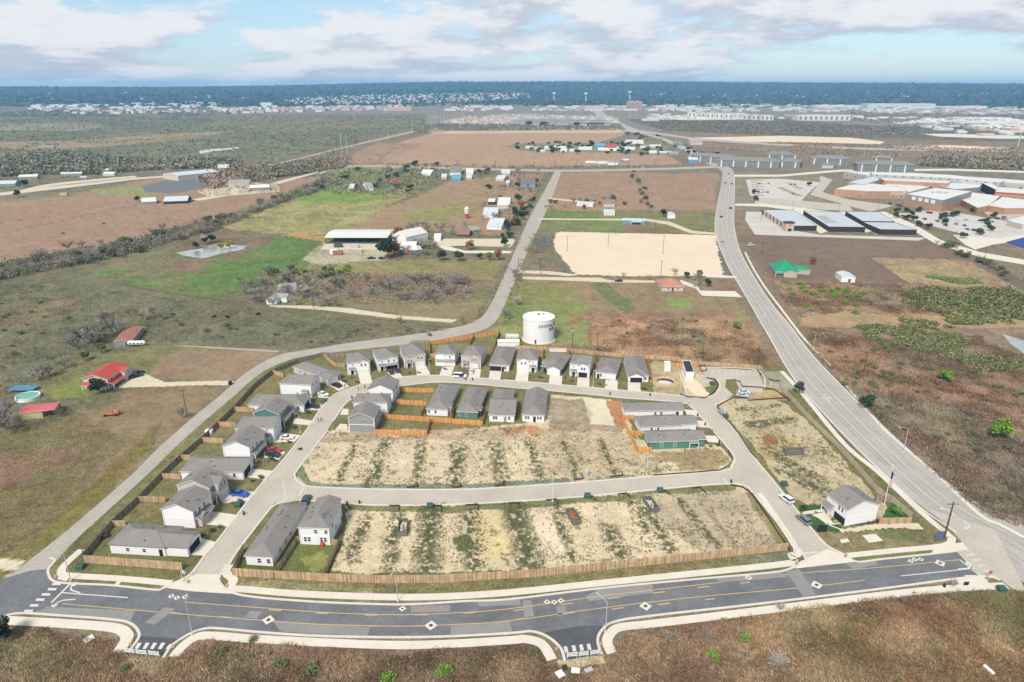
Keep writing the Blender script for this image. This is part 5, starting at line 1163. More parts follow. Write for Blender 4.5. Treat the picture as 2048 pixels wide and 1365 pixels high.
block('school_wing', 'very long white-roofed wing along the back of the school', 'school', [(1688,343),(1830,346),(2060,362),(2060,368),(1900,360),(1735,351)], 9, 'stone', 'whiteroof', band=('steel',.7), wins=(14,4,2,(4,)), group=SG)
block('school_wing', 'upper glazed storey with a row of dark windows on the back wing', 'school', [(1740,344),(1900,350),(2010,362),(2000,365),(1890,356),(1745,349)], 11.5, 'steel', 'whiteroof', wins=(9,3.4,1.4,(10.2,)), group=SG)
block('school_wing', 'curved pale roof at the left of the school front', 'school', [(1697,364),(1745,354),(1766,358),(1726,370)], 8.5, 'steel', 'metalroof', group=SG)
block('school_wing', 'grey-walled link with sloping canopy roof behind the gym', 'school', [(1872,372),(1905,366),(1964,368),(1958,375),(1912,379)], 7, 'grey', 'whiteroof', wins=(8,3,1.6,(4,)), group=SG)
block('school_wing', 'low brick wing with white roof right of the gym', 'school', [(1915,396),(1944,385),(2000,392),(1992,400),(1975,412),(1955,416)], 6, 'brick', 'whiteroof', wins=(10,2,1.2,(3,)), group=SG)
block('school_wing', 'low brick wing with white roof at the right edge', 'school', [(1976,411),(2005,394),(2090,404),(2090,416),(2010,417)], 6, 'brick', 'whiteroof', wins=(10,2,1.2,(3,)), group=SG)
block('school_wing', 'orange brick hall with red parapet at the right edge', 'school', [(1990,384),(1997,374),(2100,383),(2100,392)], 10, 'brick', 'whiteroof', band=('redroof',.86), wins=(11,1.6,4.5,(4.5,)), group=SG)
block('school_wing', 'dark glass walled corner with white roof left of the orange hall', 'school', [(1963,366),(1975,364),(2012,380),(1996,382)], 9, 'charcoal', 'whiteroof', group=SG)
block('school_annex', 'small cream school annex with white roof by the lower car park', 'school', [(2015,441),(2050,431),(2110,436),(2110,450),(2045,449)], 5, 'cream', 'whiteroof', group=SG)
AG = 'apartment blocks beyond the school'
for lab, CL, CR, FL, ze, st in (('long grey three-storey apartment block nearest the highway', (1445,318), (1562,326), (1452,306), 10, 3), ('grey apartment block left of the long one, end-on to the highway', (1414,309), (1446,319), (1432,302), 10, 3), ('short pale apartment block right of the long one', (1568,322), (1605,326), (1575,311), 9, 3),
   ('rear apartment block left, its roof above the front row', (1535,308), (1595,311), (1540,303), 9, 3), ('green-grey apartment block by the car park, middle of the estate', (1628,315), (1704,320), (1632,306), 10, 3), ('longest dark roofed apartment block right of the estate', (1716,327), (1838,332), (1722,314), 11, 3), ('small gabled apartment block behind the longest one', (1752,315), (1790,318), (1760,309), 12, 3), ('low clubhouse with pale walls between the apartment blocks', (1645,330), (1670,331), (1648,325), 5, 1)):
    cL, cR, fL = G(*CL, ze), G(*CR, ze), G(*FL, ze); h = B('apartment_block', lab, 'apartment block', ze=ze, place=(tuple(((cL+cR)/2 + Vector((0, 11 if ze > 6 else 6, 0)))[:2]), math.degrees(math.atan2(cR.y-cL.y, cR.x-cL.x))*.5, (cR-cL).length, 24 if ze > 6 else 12), wall='aptwall' if ze > 6 else 'cream', roof='shingle', pitch=.35, over=.8, ridge='x', h1=1, h2=1, group=AG)
    if ze > 6:
        n = int(h.w//6)
        for s_ in range(st):
            for i in range(n): h.win('C', (i+.5)/n, 1.9+s_*3.2, 2.2, 1.8)
        for i in range(0, n, 3):
            h.put('balcony_tower', door_me('trim'), 'C', (i+1)/n if n else .5, ze/2-.3, 1.6, ze-.8, .25)
        for i in range(2): h.win('L', .3+.4*i, 5, 1.4, 1.6); h.win('R', .3+.4*i, 5, 1.4, 1.6)
# ---------------------------------------------------------------- fences
def plank_panel(name, tones, Lp, h, rails=True):
    mb = MB(); n = 14; st = Lp/n
    for i in range(n):
        hh = h + random.uniform(-.03,.03); x = i*st
        mb.box(x+.012, x+st-.012, -.012, .012, .03, hh, random.randrange(3), bottom=False)
    for z in ((.35, h*.55, h-.25) if rails else ()): mb.box(0, Lp, .012, .055, z, z+.09, 2)
    mb.box(-.05, .05, .012, .11, 0, h+.02, 2); return mb.mesh(name, tones)
TONES = {
 'weathered': [mat('weathered_board_'+k, S(*c, k=.85), var=.22, scale=.6) for k, c in (('a',(184,156,126)),('b',(202,168,130)),('c',(158,138,118)))],
 'grey': [mat('grey_board_'+k, S(*c), var=.18, scale=1.2) for k, c in (('a',(160,148,136)),('b',(176,156,140)),('c',(130,120,110)))],
 'orange': [mat('cedar_board_'+k, S(*c, k=.85), var=.14, scale=1.2) for k, c in (('a',(210,148,88)),('b',(226,168,108)),('c',(192,132,78)))],
 'tan': [mat('tan_board_'+k, S(*c), var=.10, scale=1.2) for k, c in (('a',(196,182,162)),('b',(206,190,168)),('c',(184,168,148)))],
}
PANELS = {(t, h): [plank_panel('fence_panel', TONES[t], 2.4, h*1.06) for _ in range(3)] for t in TONES for h in (1.9, 2.3)}
for _k in list(PANELS): pass
def fence(label, px, tone='orange', h=1.9, group=None, flip=False):
    P = [Vector(p) for p in W(px)]; r = empty('board_fence', (*P[0], 0)); tag(r, label, 'fence', group); o0 = P[0]
    for a, b in zip(P[:-1], P[1:]):
        if flip: a, b = b, a
        L_ = (b-a).length; n = max(1, round(L_/2.4)); d = (b-a)/n; ang = math.atan2(d.y, d.x)
        for i in range(n):
            p = a + d*i - o0; o = obj('panel', random.choice(PANELS[(tone, h)]), r, (p.x, p.y, 0), ang); o.scale = (d.length/2.4, 1, 1)
fence('long weathered board fence along the avenue verge', [(467,1152),(560,1158),(645,1163),(760,1167),(877,1166),(1065,1155),(1200,1141),(1400,1120.5),(1574,1101)], 'weathered', 2.3)
fence('long grey board fence with rails beside the county road', [(170,1118),(226,1052),(279,1003),(323,957),(363,919),(404,884.5),(437,853),(469,822),(508,778),(545,748),(596,727),(647,713),(690,716)], 'grey', 1.9, flip=True)
fence('short weathered fence in front of the corner house lawn', [(170,1126),(366,1141)], 'weathered', 2.3); fence('end piece of fence at the corner of the county road', [(165,1104),(170,1126)], 'grey', 1.9)
YF = 'fences between back yards'
for lab, P, t in (('cross fence above the corner house', [(226.4,1053),(252.7,1053)], 'weathered'), ('cross fence left of the large white house', [(279,1004),(332,1005.5)], 'weathered'), ('cross fence left of the beige house', [(325,957.5),(362,959.3)], 'weathered'),
   ('short cross fence behind the long house in the left column', [(363.7,920),(382.4,921)], 'weathered'), ('cross fence behind the blank gable house', [(404,884.5),(447,887.4)], 'weathered'), ('cross fence with a white shed above it', [(437,853),(472,855)], 'weathered'),
   ('cross fence behind the green two-storey house', [(470,823),(508,825)], 'weathered'), ('slanting fence behind the topmost left houses', [(546,748),(567,756)], 'weathered'), ('fence at the bend left of the leftmost top row house', [(647,713),(670.5,734.7),(690,734.7)], 'weathered'),
   ('orange back fence rising to the bend of the county road', [(859.7,691),(900,684),(948.5,677),(1000,669)], 'orange'), ('short orange fence between two top yards', [(948.5,677),(939.8,691)], 'orange'), ('orange fence left of the fourth top row house', [(860,691),(860.5,716),(872,716)], 'orange'),
   ('grey side fence by the pump house', [(1000,669),(991,691)], 'grey'), ('grey fence behind the leftmost top row houses', [(822,690),(860,688)], 'grey'), ('orange fence left of the tank house', [(991,693),(983,716)], 'orange'), ('back fence under the water tank', [(1031,698.5),(1143.6,705),(1184.6,710),(1246,715.4),(1297.4,718.5)], 'weathered'),
   ('orange fence right of the stone-porch house', [(1087,701),(1086,722),(1077,722)], 'orange'), ('orange fence right of the grey-green house', [(1138,705),(1137,728),(1143,728)], 'orange'), ('orange fence right of the twin-window house', [(1190,711),(1191,734),(1196,734)], 'orange'), ('orange fence left of the rightmost top row house', [(1243,716),(1244,724)], 'orange'),
   ('orange side fence right of the rightmost top row house', [(1296,719),(1304,776)], 'orange'), ('fence behind the car park', [(1393,731.5),(1460,735),(1522,740)], 'weathered'), ('long back fence behind the building plot', [(1297.4,718.5),(1350,722),(1393,731.5)], 'weathered'),
   ('orange fence left of the site trailer', [(1348.7,735),(1362,735)], 'orange'), ('orange fence right of the site trailer', [(1386,735),(1393,736.5)], 'orange')):
    fence(lab, P, t, 1.9, YF)
fence('weathered fence left of the long corner house', [(466,1151),(487,1100.6)], 'weathered', 1.9, YF); fence('fence between the two avenue houses', [(548,1159),(594,1086),(598,1086)], 'weathered', 1.9, YF); fence('right fence of the green lawn', [(646.6,1163),(677,1093),(662,1089.5)], 'weathered', 1.9, YF)
OF = 'bright orange yard fences'
for lab, P in (('orange fence above the upper green yard', [(799,784.5),(867.5,786)]), ('orange fence between the two upper yards', [(789.4,808.5),(853.8,812)]), ('long orange fence behind the white and green long houses', [(766,838),(861.6,844),(965,852),(973,826)]), ('orange fence round the lowest brown yard', [(749,862),(748.4,869),(853.8,872),(861,845)]),
   ('short orange fence left of the white long house', [(842,834),(852,820)]), ('short orange fence between the white and green long houses', [(903,848),(909.5,821)]), ('long orange fence zigzag left of the east block houses', [(1268,840),(1242.5,841),(1258,870),(1274,905),(1303,905)]), ('short orange fence between the east block lawns', [(1260,872),(1285,872)])):
    fence(lab, P, 'orange', 1.9, OF)
fence('long tan fence beside the highway', [(1522,741),(1538,772),(1557,778),(1577,795),(1618.7,841.5),(1674,895),(1715.7,941),(1753.4,985),(1788,1008),(1823,1038)], 'tan', 1.9)
fence('weathered fence in front of the show home garden', [(1758,1048),(1822,1047)], 'weathered', 1.9); fence('grey cross fence behind the show home', [(1748,1003),(1783,1005)], 'grey', 1.9)
ME_STAKE = (lambda mb: (mb.box(-.03,.03,-.03,.03,0,.95), mb.mesh('stake', M['wood']))[1])(MB())
def silt(label, px, m='silt', h=.5):
    P = [Vector(p) for p in W(px)]; r = empty('silt_fence', (*P[0], 0)); tag(r, label, 'silt fence', 'black silt fences round the lots'); o0 = P[0]; mb = MB()
    for a, b in zip(P[:-1], P[1:]):
        a, b = a-o0, b-o0; d = (b-a).normalized(); nn = Vector((-d.y, d.x))*.06; q_ = [(a-nn),(b-nn),(b+nn),(a+nn)]; mb.prism([tuple(v) for v in q_], 0, h)
        o = obj('stake', ME_STAKE, r, (a.x, a.y, 0))
    mb.build('fabric', M[m], r)
for i, P in enumerate([[(779.5,1013),(799,1013),(797,1023)],[(862.5,1013),(882,1013),(882,1024)],[(931,1012),(955,1010),(956.5,1021)],[(1016,1008),(1037,1007),(1039.5,1017)],[(1092,1002),(1112.8,1000),(1116,1011)],[(1167.7,995),(1186,994),(1193,1004)],[(1237,990),(1252,988),(1261,997)],[(1315,984.5),(1331,983),(1339.6,991)],[(1383.7,978),(1398.7,976),(1412.7,987)],
   [(813,976),(836,975),(833,965)],[(905,976),(923,975),(920,966)],[(989,973),(1008.6,972),(1006,963)],[(1149,961),(1166.5,959),(1163,949)],[(1220,955),(1245,952),(1243,943)]]):
    silt(['U-shaped black silt fence, %s along the lower side of the cross street' % o for o in ('first from the left','second from the left','third from the left','fourth from the left','middle one','sixth from the left','seventh from the left','eighth from the left','last one')][i] if i < 9 else ['dark silt fence at the upper side of the cross street, %s from the left' % o for o in ('first','second','third','fourth','fifth')][i-9], P)
for lab, P in (('long dark silt fence round the lower right curve of the centre block', [(1306,952),(1380,947),(1440,942),(1458,932),(1465,920),(1457,902)]), ('long black silt fence beside the diagonal pavement', [(1462,971),(1485.7,976),(1506,991),(1580,1103)]), ('black silt fence at the left kerb of the car park entrance', [(1360,790),(1375,795),(1410,797),(1428,786),(1436,772),(1430,760),(1412,757)]),
    ('black silt fence round the corner lot below the car park', [(1497,798),(1465,796),(1433,815),(1438,826),(1460,848),(1474,866)]), ('wavy black silt fence between the car park and the eastern lots', [(1470,763),(1480,764),(1484,774),(1520,776),(1548,780),(1580,803)]), ('black silt fence looping round the small island by the car park fence', [(1398,733),(1410,733),(1414,742),(1402,744),(1398,733)]), ('black silt fence right of the car park', [(1514,741),(1522,750),(1520,752)]),
    ('dark silt fence along the kerb beside the eastern lots', [(1476,868),(1500,905),(1512,918)]), ('black silt fence above the inlet basin', [(1530,757),(1545,762),(1560,763)]), ('black silt fence below the two cars by the car park', [(1495,802),(1540,799),(1575,797)])):
    silt(lab, P)
# ---------------------------------------------------------------- vehicles
def car_meshes(kind):
    """side profile (x forward, z up) lofted over the width; returns parts"""
    P = {
     'sedan': dict(L=4.7, W=1.82, body=[(-2.35,.35),(-2.32,.85),(-1.9,.98),(1.0,.95),(2.1,.78),(2.33,.6),(2.35,.32)], cab=[(-1.75,.95),(-1.15,1.42),(.25,1.44),(1.05,.93)]),
     'suv': dict(L=4.9, W=1.95, body=[(-2.4,.4),(-2.43,1.0),(-2.3,1.12),(1.05,1.08),(2.2,.95),(2.43,.75),(2.45,.4)], cab=[(-2.3,1.1),(-1.95,1.72),(.35,1.74),(1.15,1.06)]),
     'pickup': dict(L=5.8, W=2.0, body=[(-2.9,.5),(-2.9,1.1),(1.15,1.12),(2.6,1.05),(2.88,.8),(2.9,.45)], cab=[(-.95,1.1),(-.75,1.85),(.6,1.86),(1.25,1.1)]),
     'van': dict(L=5.6, W=2.0, body=[(-2.8,.4),(-2.8,1.35),(1.8,1.2),(2.55,1.05),(2.8,.7),(2.8,.4)], cab=[(-2.75,1.3),(-2.6,2.15),(1.0,2.2),(2.0,1.15)]),
    }[kind]
    hw = P['W']/2; out = {}
    def loft(prof, w0, w1, z0):
        mb = MB(); n = len(prof); zs = [p[1] for p in prof]; zt = max(zs)
        wd = lambda z: w0 + (w1-w0)*((z-z0)/(zt-z0) if zt > z0 else 0)
        Lp = [(x, wd(z), z) for x, z in prof]; Rp = [(x, -wd(z), z) for x, z in prof]
        mb.face(Lp); mb.face(Rp[::-1])
        for i in range(n): j = (i+1) % n; mb.face([Rp[i], Rp[j], Lp[j], Lp[i]])
        return mb
    out['body'] = loft(P['body'][::-1], hw, hw*.96, .3)
    cab = P['cab']; out['cabin'] = loft([(cab[0][0]+.1,cab[0][1]-.06),(cab[1][0],cab[1][1]-.06),(cab[2][0],cab[2][1]-.06),(cab[3][0]-.1,cab[3][1]-.06)][::-1], hw*.93, hw*.76, cab[0][1])
    mb = MB(); z = cab[1][1]; mb.box(cab[1][0]-.02, cab[2][0]+.02, -hw*.77, hw*.77, z-.1, z); out['roof'] = mb
    return out, P
CARCACHE = {}
WH_ME = (lambda mb: (mb.tube((0,-.12,0),(0,.12,0),.36,n=10), mb.mesh('wheel', M['tyre']))[1])(MB())
HUB_ME = (lambda mb: (mb.tube((0,-.13,0),(0,.13,0),.2,n=8), mb.mesh('rim', M['steel']))[1])(MB())
LT = {'headlight': M['trim'], 'taillight': mat('red_lens', S(190,40,36), var=0)}
LTME = {k: (lambda mb: (mb.box(-.04,.04,-.2,.2,-.09,.09), mb.mesh(k, v))[1])(MB()) for k, v in LT.items()}
def car(label, kind, colour, a, b=None, ang=None, cat=None, full=True, group=None):
    pm = mat('car_paint_%d_%d_%d' % colour, S(*colour, k=.8), rough=.3, var=0, spec=.6)
    key = (kind, colour)
    if key not in CARCACHE:
        parts, P = car_meshes(kind); CARCACHE[key] = ({'body': parts['body'].mesh('car_body', pm), 'cabin_glass': parts['cabin'].mesh('cabin_glass', M['glass']), 'roof_panel': parts['roof'].mesh('roof_panel', pm)}, P)
    ms, P = CARCACHE[key]; A = G(*a)
    if b: Bp = G(*b); c = (A+Bp)/2; an = math.atan2(Bp.y-A.y, Bp.x-A.x)
    else: c = A; an = R(ang)
    r = empty({'sedan':'car','suv':'car','pickup':'pickup_truck','van':'van'}[kind], (c.x, c.y, .05), an); tag(r, label, cat or {'pickup':'pickup truck','van':'van'}.get(kind,'car'), group)
    for n_, me in ms.items(): obj(n_, me, r)
    hw, L_ = P['W']/2, P['L']
    for sx in (-.3, .31):
        for sy in (-1, 1): w_ = obj('wheel', WH_ME, r, (sx*L_, sy*(hw-.1), .36)); obj('rim', HUB_ME, w_)
    if kind == 'pickup': mb = MB(); mb.box(-2.75,-1.05,-hw+.15,hw-.15,1.08,1.13); mb.build('load_bed', M['tyre'], r)
    for sy in (-1, 1): obj('headlight', LTME['headlight'], r, (L_/2-.04, sy*hw*.7, .68)); obj('taillight', LTME['taillight'], r, (-L_/2+.02, sy*hw*.75, .85))
    return r
car('bright blue pickup truck on the drive of the beige house', 'pickup', (40,84,190), (461,989), (497,994))
car('dark blue-black suv beside the red car', 'suv', (44,52,66), (530,911), (564,915)); car('red car behind the dark suv', 'sedan', (190,44,44), (537,902), (561,904.5))
car('white coupe on the drive above the red car', 'sedan', (230,230,232), (562,878.5), (586,877.5)); car('black pickup truck in front of the long hidden house', 'pickup', (44,48,54), (611,813.5), (639,817))
car('white sedan on the drive of the second left column house', 'sedan', (232,232,232), (638,788.5), (656,793.5)); car('black suv nosed towards the topmost left column house', 'suv', (36,38,42), (683,777), (663,770))
car('left one of two dark cars before the black garage door', 'sedan', (48,52,58), (785,751), (780,742)); car('right one of two dark cars before the black garage door', 'sedan', (58,60,66), (797,747), (792,740))
v = car('white van with a dark blue side on the top street', 'van', (236,236,238), (907,755), (933,756)); mb = MB(); mb.box(-.2,1.6,-1.03,-1.0,.6,1.3); mb.build('blue_panel', mat('car_paint_blue', S(50,80,120)), v)
car('small white car on the drive of the tan house', 'sedan', (236,236,236), (942,749), (944,741)); car('dark teal suv between the two avenue houses', 'suv', (50,72,84), (608,1012), (617,995))
car('white suv parked on the east street', 'suv', (222,226,228), (1583,1009), (1562,994)); car('grey suv parked on the east street below the white one', 'suv', (120,126,136), (1617,1052), (1597,1035))
car('upper one of two silver cars by the car park', 'sedan', (200,212,220), (1478,785.5), (1498,788)); car('lower one of two silver cars by the car park', 'sedan', (190,204,214), (1475,792), (1495,795))
HC = [('white pickup truck driving on the highway by the caliche pad','pickup',(230,230,232),(1444,486),95),('dark car on the highway above the white pickup','sedan',(60,62,68),(1442,435),93),('dark suv in the right lane of the highway','suv',(56,58,62),(1460.6,418),90),('white car on the highway beside the brown field','sedan',(230,230,230),(1447,396.5),88),
 ('dark car on the highway, left of a pair by the school road','sedan',(50,52,56),(1450.6,367),86),('dark car on the highway, right of a pair by the school road','sedan',(50,52,56),(1463,369),86),('grey car where the highway bends','sedan',(140,144,150),(1457,349),110)]
for l_, k_, c_, p_, a_ in HC: car(l_, k_, c_, p_, ang=a_)
car('black pickup truck beside the red-roofed farmhouse', 'pickup', (34,36,40), (262,758), (283,752)); car('black trailer truck behind the black pickup at the farmhouse', 'suv', (40,40,44), (270,751), (284,746)); car('dark car on the gravel patch below the caliche pad', 'suv', (40,44,46), (1237,564), ang=180)
car('white motorhome under the big oak', 'van', (226,228,228), (718,510), (727,501), cat='motorhome'); car('black truck on the ranch yard', 'pickup', (30,32,34), (737,519), (749,518)); car('black car right of the black truck on the ranch yard', 'suv', (36,38,38), (760,519), (768,519)); car('red pickup by the white barn', 'pickup', (180,60,56), (843,478), ang=5); car('grey car by the white barn', 'sedan', (120,122,126), (838,483), ang=20)
for i, (x, y, c_) in enumerate([(1780,408.5,(50,52,56)),(1797,411,(50,52,56)),(1801,414,(70,72,76)),(1897,440,(220,222,224)),(1915,445,(230,230,230)),(1960,443,(60,60,64)),(1932,441,(190,192,196)),(1994,438.5,(44,46,52)),(2008,436,(50,52,58)),(2040,426,(60,66,76)),(2046,423,(40,50,60))]):
    car(['dark car left of the pair by the school entrance','dark car right of the pair by the school entrance','third dark car by the school entrance','white car in the middle of the school car park, left','white car in the middle of the school car park, right','dark car by the row of car park trees','silver car near the back of the school car park','dark car left of the pair by the cream annex','dark car right of the pair by the cream annex','lower dark car at the right edge by the annex','upper dark car at the right edge by the annex'][i], 'sedan', c_, (x, y), ang=10)
for i in range(34):
    row = ((1800,432,1950,456),(1850,426,1985,445),(1890,452,1990,470),(1985,438,2060,444),(1505,368,1625,371),(1502,384,1600,390))[i % 6]; t = random.random(); x, y = row[0]+(row[2]-row[0])*t, row[1]+(row[3]-row[1])*t
    car('small parked car in the school car parks', random.choice(('sedan','suv')), random.choice(((220,222,224),(52,54,60),(130,134,140),(120,44,44),(56,70,96))), (x, y), ang=85, group='cars parked at the school')
car('white car by the storage entrance', 'sedan', (230,230,232), (1549,461), ang=0); car('small white box trailer in the brown field by the highway', 'van', (232,232,232), (1502,492), ang=20, cat='trailer')
car('white cab truck parked below the farm lane', 'van', (220,220,220), (1285,336), ang=0)
# ---------------------------------------------------------------- dumpsters, site trailers, odd machines
def dumpster(label, a, b, col_='skip', inside='rusty', load=None):
    A, Bp = G(*a), G(*b); c = (A+Bp)/2; an = math.atan2(Bp.y-A.y, Bp.x-A.x); r = empty('roll_off_dumpster', (c.x, c.y, 0), an); tag(r, label, 'dumpster'); L_, w, h = 6.2, 2.4, 1.7
    mb = MB()
    for b_ in ((-L_/2,L_/2,-w/2,-w/2+.08),(-L_/2,L_/2,w/2-.08,w/2),(-L_/2,-L_/2+.08,-w/2+.08,w/2-.08),(L_/2-.08,L_/2,-w/2+.08,w/2-.08)): mb.box(*b_, .2, h)
    mb.box(-L_/2,L_/2,-w/2,w/2,.15,.25); M.setdefault('skip', mat('grey_green_steel', S(116,120,112), var=.25, scale=1.5)); mb.build('container', M[col_], r)
    for k in range(7):
        mb = MB(); x = -L_/2+.4+k*(L_-.8)/6; mb.box(x-.06,x+.06,-w/2-.07,-w/2-.002,.2,h-.02); mb.box(x-.06,x+.06,w/2+.002,w/2+.07,.2,h-.02); mb.build('rib', M[col_], r)
    mb = MB(); mb.box(-L_/2+.1,L_/2-.1,-w/2+.1,w/2-.1,.26,.6); mb.build('floor', M[inside], r)
    mb = MB()
    for k in range(26): mb.obox((random.uniform(-2.2,2.0), random.uniform(-.8,.8), random.uniform(.6,1.1)), (random.uniform(.1,.55),random.uniform(-.2,.2),.1), (random.uniform(-.1,.1),random.uniform(.1,.3),0), (0,.05,random.uniform(.04,.15)))
    mb.build('debris', M[load or 'white'], r)['kind'] = 'stuff'
dumpster('dumpster with white debris on the lower left lots', (808,1043), (805,1078), load='conc'); dumpster('dumpster full of orange rubble in the middle of the lower lots', (1137,1022), (1156,1055), load='orange'); dumpster('grey dumpster with white debris near the cross street', (1290,999), (1313,1029), inside='darksteel', load='conc'); dumpster('low rusty dumpster on the eastern lots', (1569,908), (1604,907), load='rusty')
block('site_trailer', 'tall white site trailer with a dark roof by the car park', 'trailer', [(1364.7,721),(1379.5,721),(1388.3,744),(1372.3,744)], 3.6, 'white', 'charcoal', band=('white',.97))
block('portable_cabin', 'small white portable cabin on the building plot', 'cabin', [(1328,722.5),(1340.5,722.5),(1342,732),(1329,732.5)], 2.6, 'white', 'whiteroof')
ribbon('low_wall', [(1358,747),(1373,791)], .5, .7, M['conc'], .7, sm=False, tagged=False); tag(bpy.data.objects['low_wall'], 'narrow pale concrete wall left of the gravel strip by the site trailer', 'wall')
def disc(px, py, rx, ry, n=26, jit=.12):
    c = G(px, py); return [(c.x + rx*math.cos(2*math.pi*i/n)*(1+random.uniform(-jit,jit)), c.y + ry*math.sin(2*math.pi*i/n)*(1+random.uniform(-jit,jit))) for i in range(n)]
sheet('washout_pit', disc(1330,764,3.6,3.0), .06, M['charcoal'], world=True); sheet('washout_slurry', disc(1329,766,3.0,2.2), .075, M['conc'], world=True)
c = G(1330,763)
mb = MB(); n = 30
for i in range(n):
    a0, a1 = 2*math.pi*i/n, 2*math.pi*(i+1)/n; p = lambda a, rr, z: (rr*math.cos(a), rr*math.sin(a)*.85, z)
    for (ra, za), (rb, zb_) in (((3.4,.05),(4.6,.6)),((4.6,.6),(6.4,0.0))): mb.face([p(a0,ra,za),p(a0,rb,zb_),p(a1,rb,zb_),p(a1,ra,za)])
o = mb.build('earth_bank', mat('bank_soil', S(190,166,128), var=.25, scale=1, fine=.2), loc=(c.x,c.y,0)); tag(o, kind='structure')
# pond, pool
sheet('pond', [(353,506),(375,502),(400,498),(430,490),(450,488),(470,491),(493,493),(488,499),(460,505),(436,510),(408,517),(385,515),(365,511)], .05, M['water']); sheet('pond', [(2004,668),(2022,674),(2060,686),(2110,720),(2080,722),(2045,706),(2020,688)], .05, M['water'])
sheet('far_pond', [(396,303),(420,299),(455,297),(475,295),(480,297),(440,302),(402,308)], .2, mat('bright_water', S(215,220,225), rough=.3)); 
def pool():
    c = G(57,797); r = empty('swimming_pool', (c.x, c.y, 0)); tag(r, 'round above-ground swimming pool with green water', 'swimming pool'); n = 36; mb = MB()
    for i in range(n):
        a, b = 2*math.pi*i/n, 2*math.pi*(i+1)/n; P = lambda t, rr, z: (rr*math.cos(t), rr*math.sin(t), z)
        mb.face([P(a,4.2,0),P(b,4.2,0),P(b,4.2,1.3),P(a,4.2,1.3)]); mb.face([P(a,4.25,1.3),P(b,4.25,1.3),P(b,3.9,1.32),P(a,3.9,1.32)]); mb.face([P(b,3.9,.6),P(a,3.9,.6),P(a,3.9,1.3),P(b,3.9,1.3)])
    mb.build('pool_wall', M['trim'], r); mb = MB(); mb.face([(3.95*math.cos(2*math.pi*i/n), 3.95*math.sin(2*math.pi*i/n), 1.1) for i in range(n)]); mb.build('water', M['poolwater'], r)
    c = G(50,790); r = empty('trampoline_deck', (c.x-2, c.y+4, 0)); tag(r, 'blue tarp-covered deck frame behind the pool', 'deck'); mb = MB(); mb.box(-6,4,-2.5,2.5,1.1,1.2); mb.build('tarp', M['bluetarp'], r)
    for x in (-5.8,-2.5,.8,3.8):
        mb = MB(); mb.box(x-.08,x+.08,-2.5,-2.34,0,1.9); mb.build('post', M['bluetarp'], r); mb = MB(); mb.box(x-.08,x+.08,2.34,2.5,0,1.9); mb.build('post', M['bluetarp'], r)
    mb = MB(); mb.box(-6,4,-2.52,-2.45,1.8,1.9); mb.box(-6,4,2.45,2.52,1.8,1.9); mb.build('rail', M['bluetarp'], r)
pool()
def tanktrailer():
    A, Bp = G(256,693), G(293,692); c = (A+Bp)/2; r = empty('camper_trailer', (c.x, c.y, 0), math.atan2(Bp.y-A.y, Bp.x-A.x)); tag(r, 'long rounded silver camper trailer in front of the old barn', 'trailer'); mb = MB(); n = 12
    xs = [(-4.2,.5),(-3.9,.9),(-3.2,1.15),(3.2,1.15),(3.9,.9),(4.2,.5)]
    for (x0,r0),(x1,r1) in zip(xs[:-1], xs[1:]): mb.tube((x0,0,1.6),(x1,0,1.6),r0,r1,n=n,cap=True)
    mb.build('shell', mat('dull_silver', S(214,216,210), rough=.5, var=.1), r)
    for x in (-2.5,-.8,1,2.6): mb = MB(); mb.box(x-.4,x+.4,-1.2,-1.1,1.5,2.0); mb.build('window', M['glass'], r)
    for x in (-.6,.6): obj('wheel', WH_ME, r, (x,-1.0,.36)); obj('wheel', WH_ME, r, (x,1.0,.36))
tanktrailer()
def machine():
    A, Bp = G(212,832), G(238,830); c = (A+Bp)/2; r = empty('farm_machine', (c.x, c.y, 0), math.atan2(Bp.y-A.y, Bp.x-A.x)); tag(r, 'orange farm machine standing alone in the brown pasture', 'farm machine')
    mb = MB(); mb.box(-3,.6,-.9,.9,.7,1.5); mb.build('chassis', M['orange'], r); mb = MB(); mb.box(.8,2.4,-.8,.8,.6,1.9); mb.build('engine_cover', M['orange'], r); mb = MB(); mb.box(-2.8,.4,-.8,.8,1.5,1.7); mb.build('deck', M['rusty'], r)
    for x in (-2.2,1.6):
        for y in (-.9,.9): obj('wheel', WH_ME, r, (x,y,.5), sc=1.35)
machine()
for lab, x, y, m_, s_ in (('tall white feed silo with a red base in the brown pasture', 934, 437, 'white', 1.6),):
    c = G(x, y); r = empty('feed_silo', (c.x, c.y, 0)); tag(r, lab, 'silo'); mb = MB(); mb.tube((0,0,0),(0,0,4.5),2.0,n=12); mb.build('base', M['redroof'], r); mb = MB(); mb.tube((0,0,4.5),(0,0,9),2.3,n=12); mb.tube((0,0,9),(0,0,11),2.4,.4,n=12); mb.build('bin', M['whiteroof'], r)
def block_barricade(lab, a, b):
    A, Bp = G(*a), G(*b); c = (A+Bp)/2; w = (Bp-A).length; r = empty('road_barricade', (c.x, c.y, .04), math.atan2(Bp.y-A.y, Bp.x-A.x)); tag(r, lab, 'barricade', 'white striped barricades closing the stub roads')
    for z in (.55,.95,1.35):
        n = 8; bd = MB()
        for i in range(n): bd.box(-w/2+w*i/n, -w/2+w*(i+1)/n, -.04, 0, z-.1, z+.12, i % 2 if False else 0)
        bd.build('board', M['trim'], r)
    for x in (-w*.4, w*.4):
        mb = MB(); mb.box(x-.05,x+.05,0,.08,0,1.5); mb.box(x-.05,x+.05,-.7,.7,0,.1); mb.build('upright', M['steel'], r)
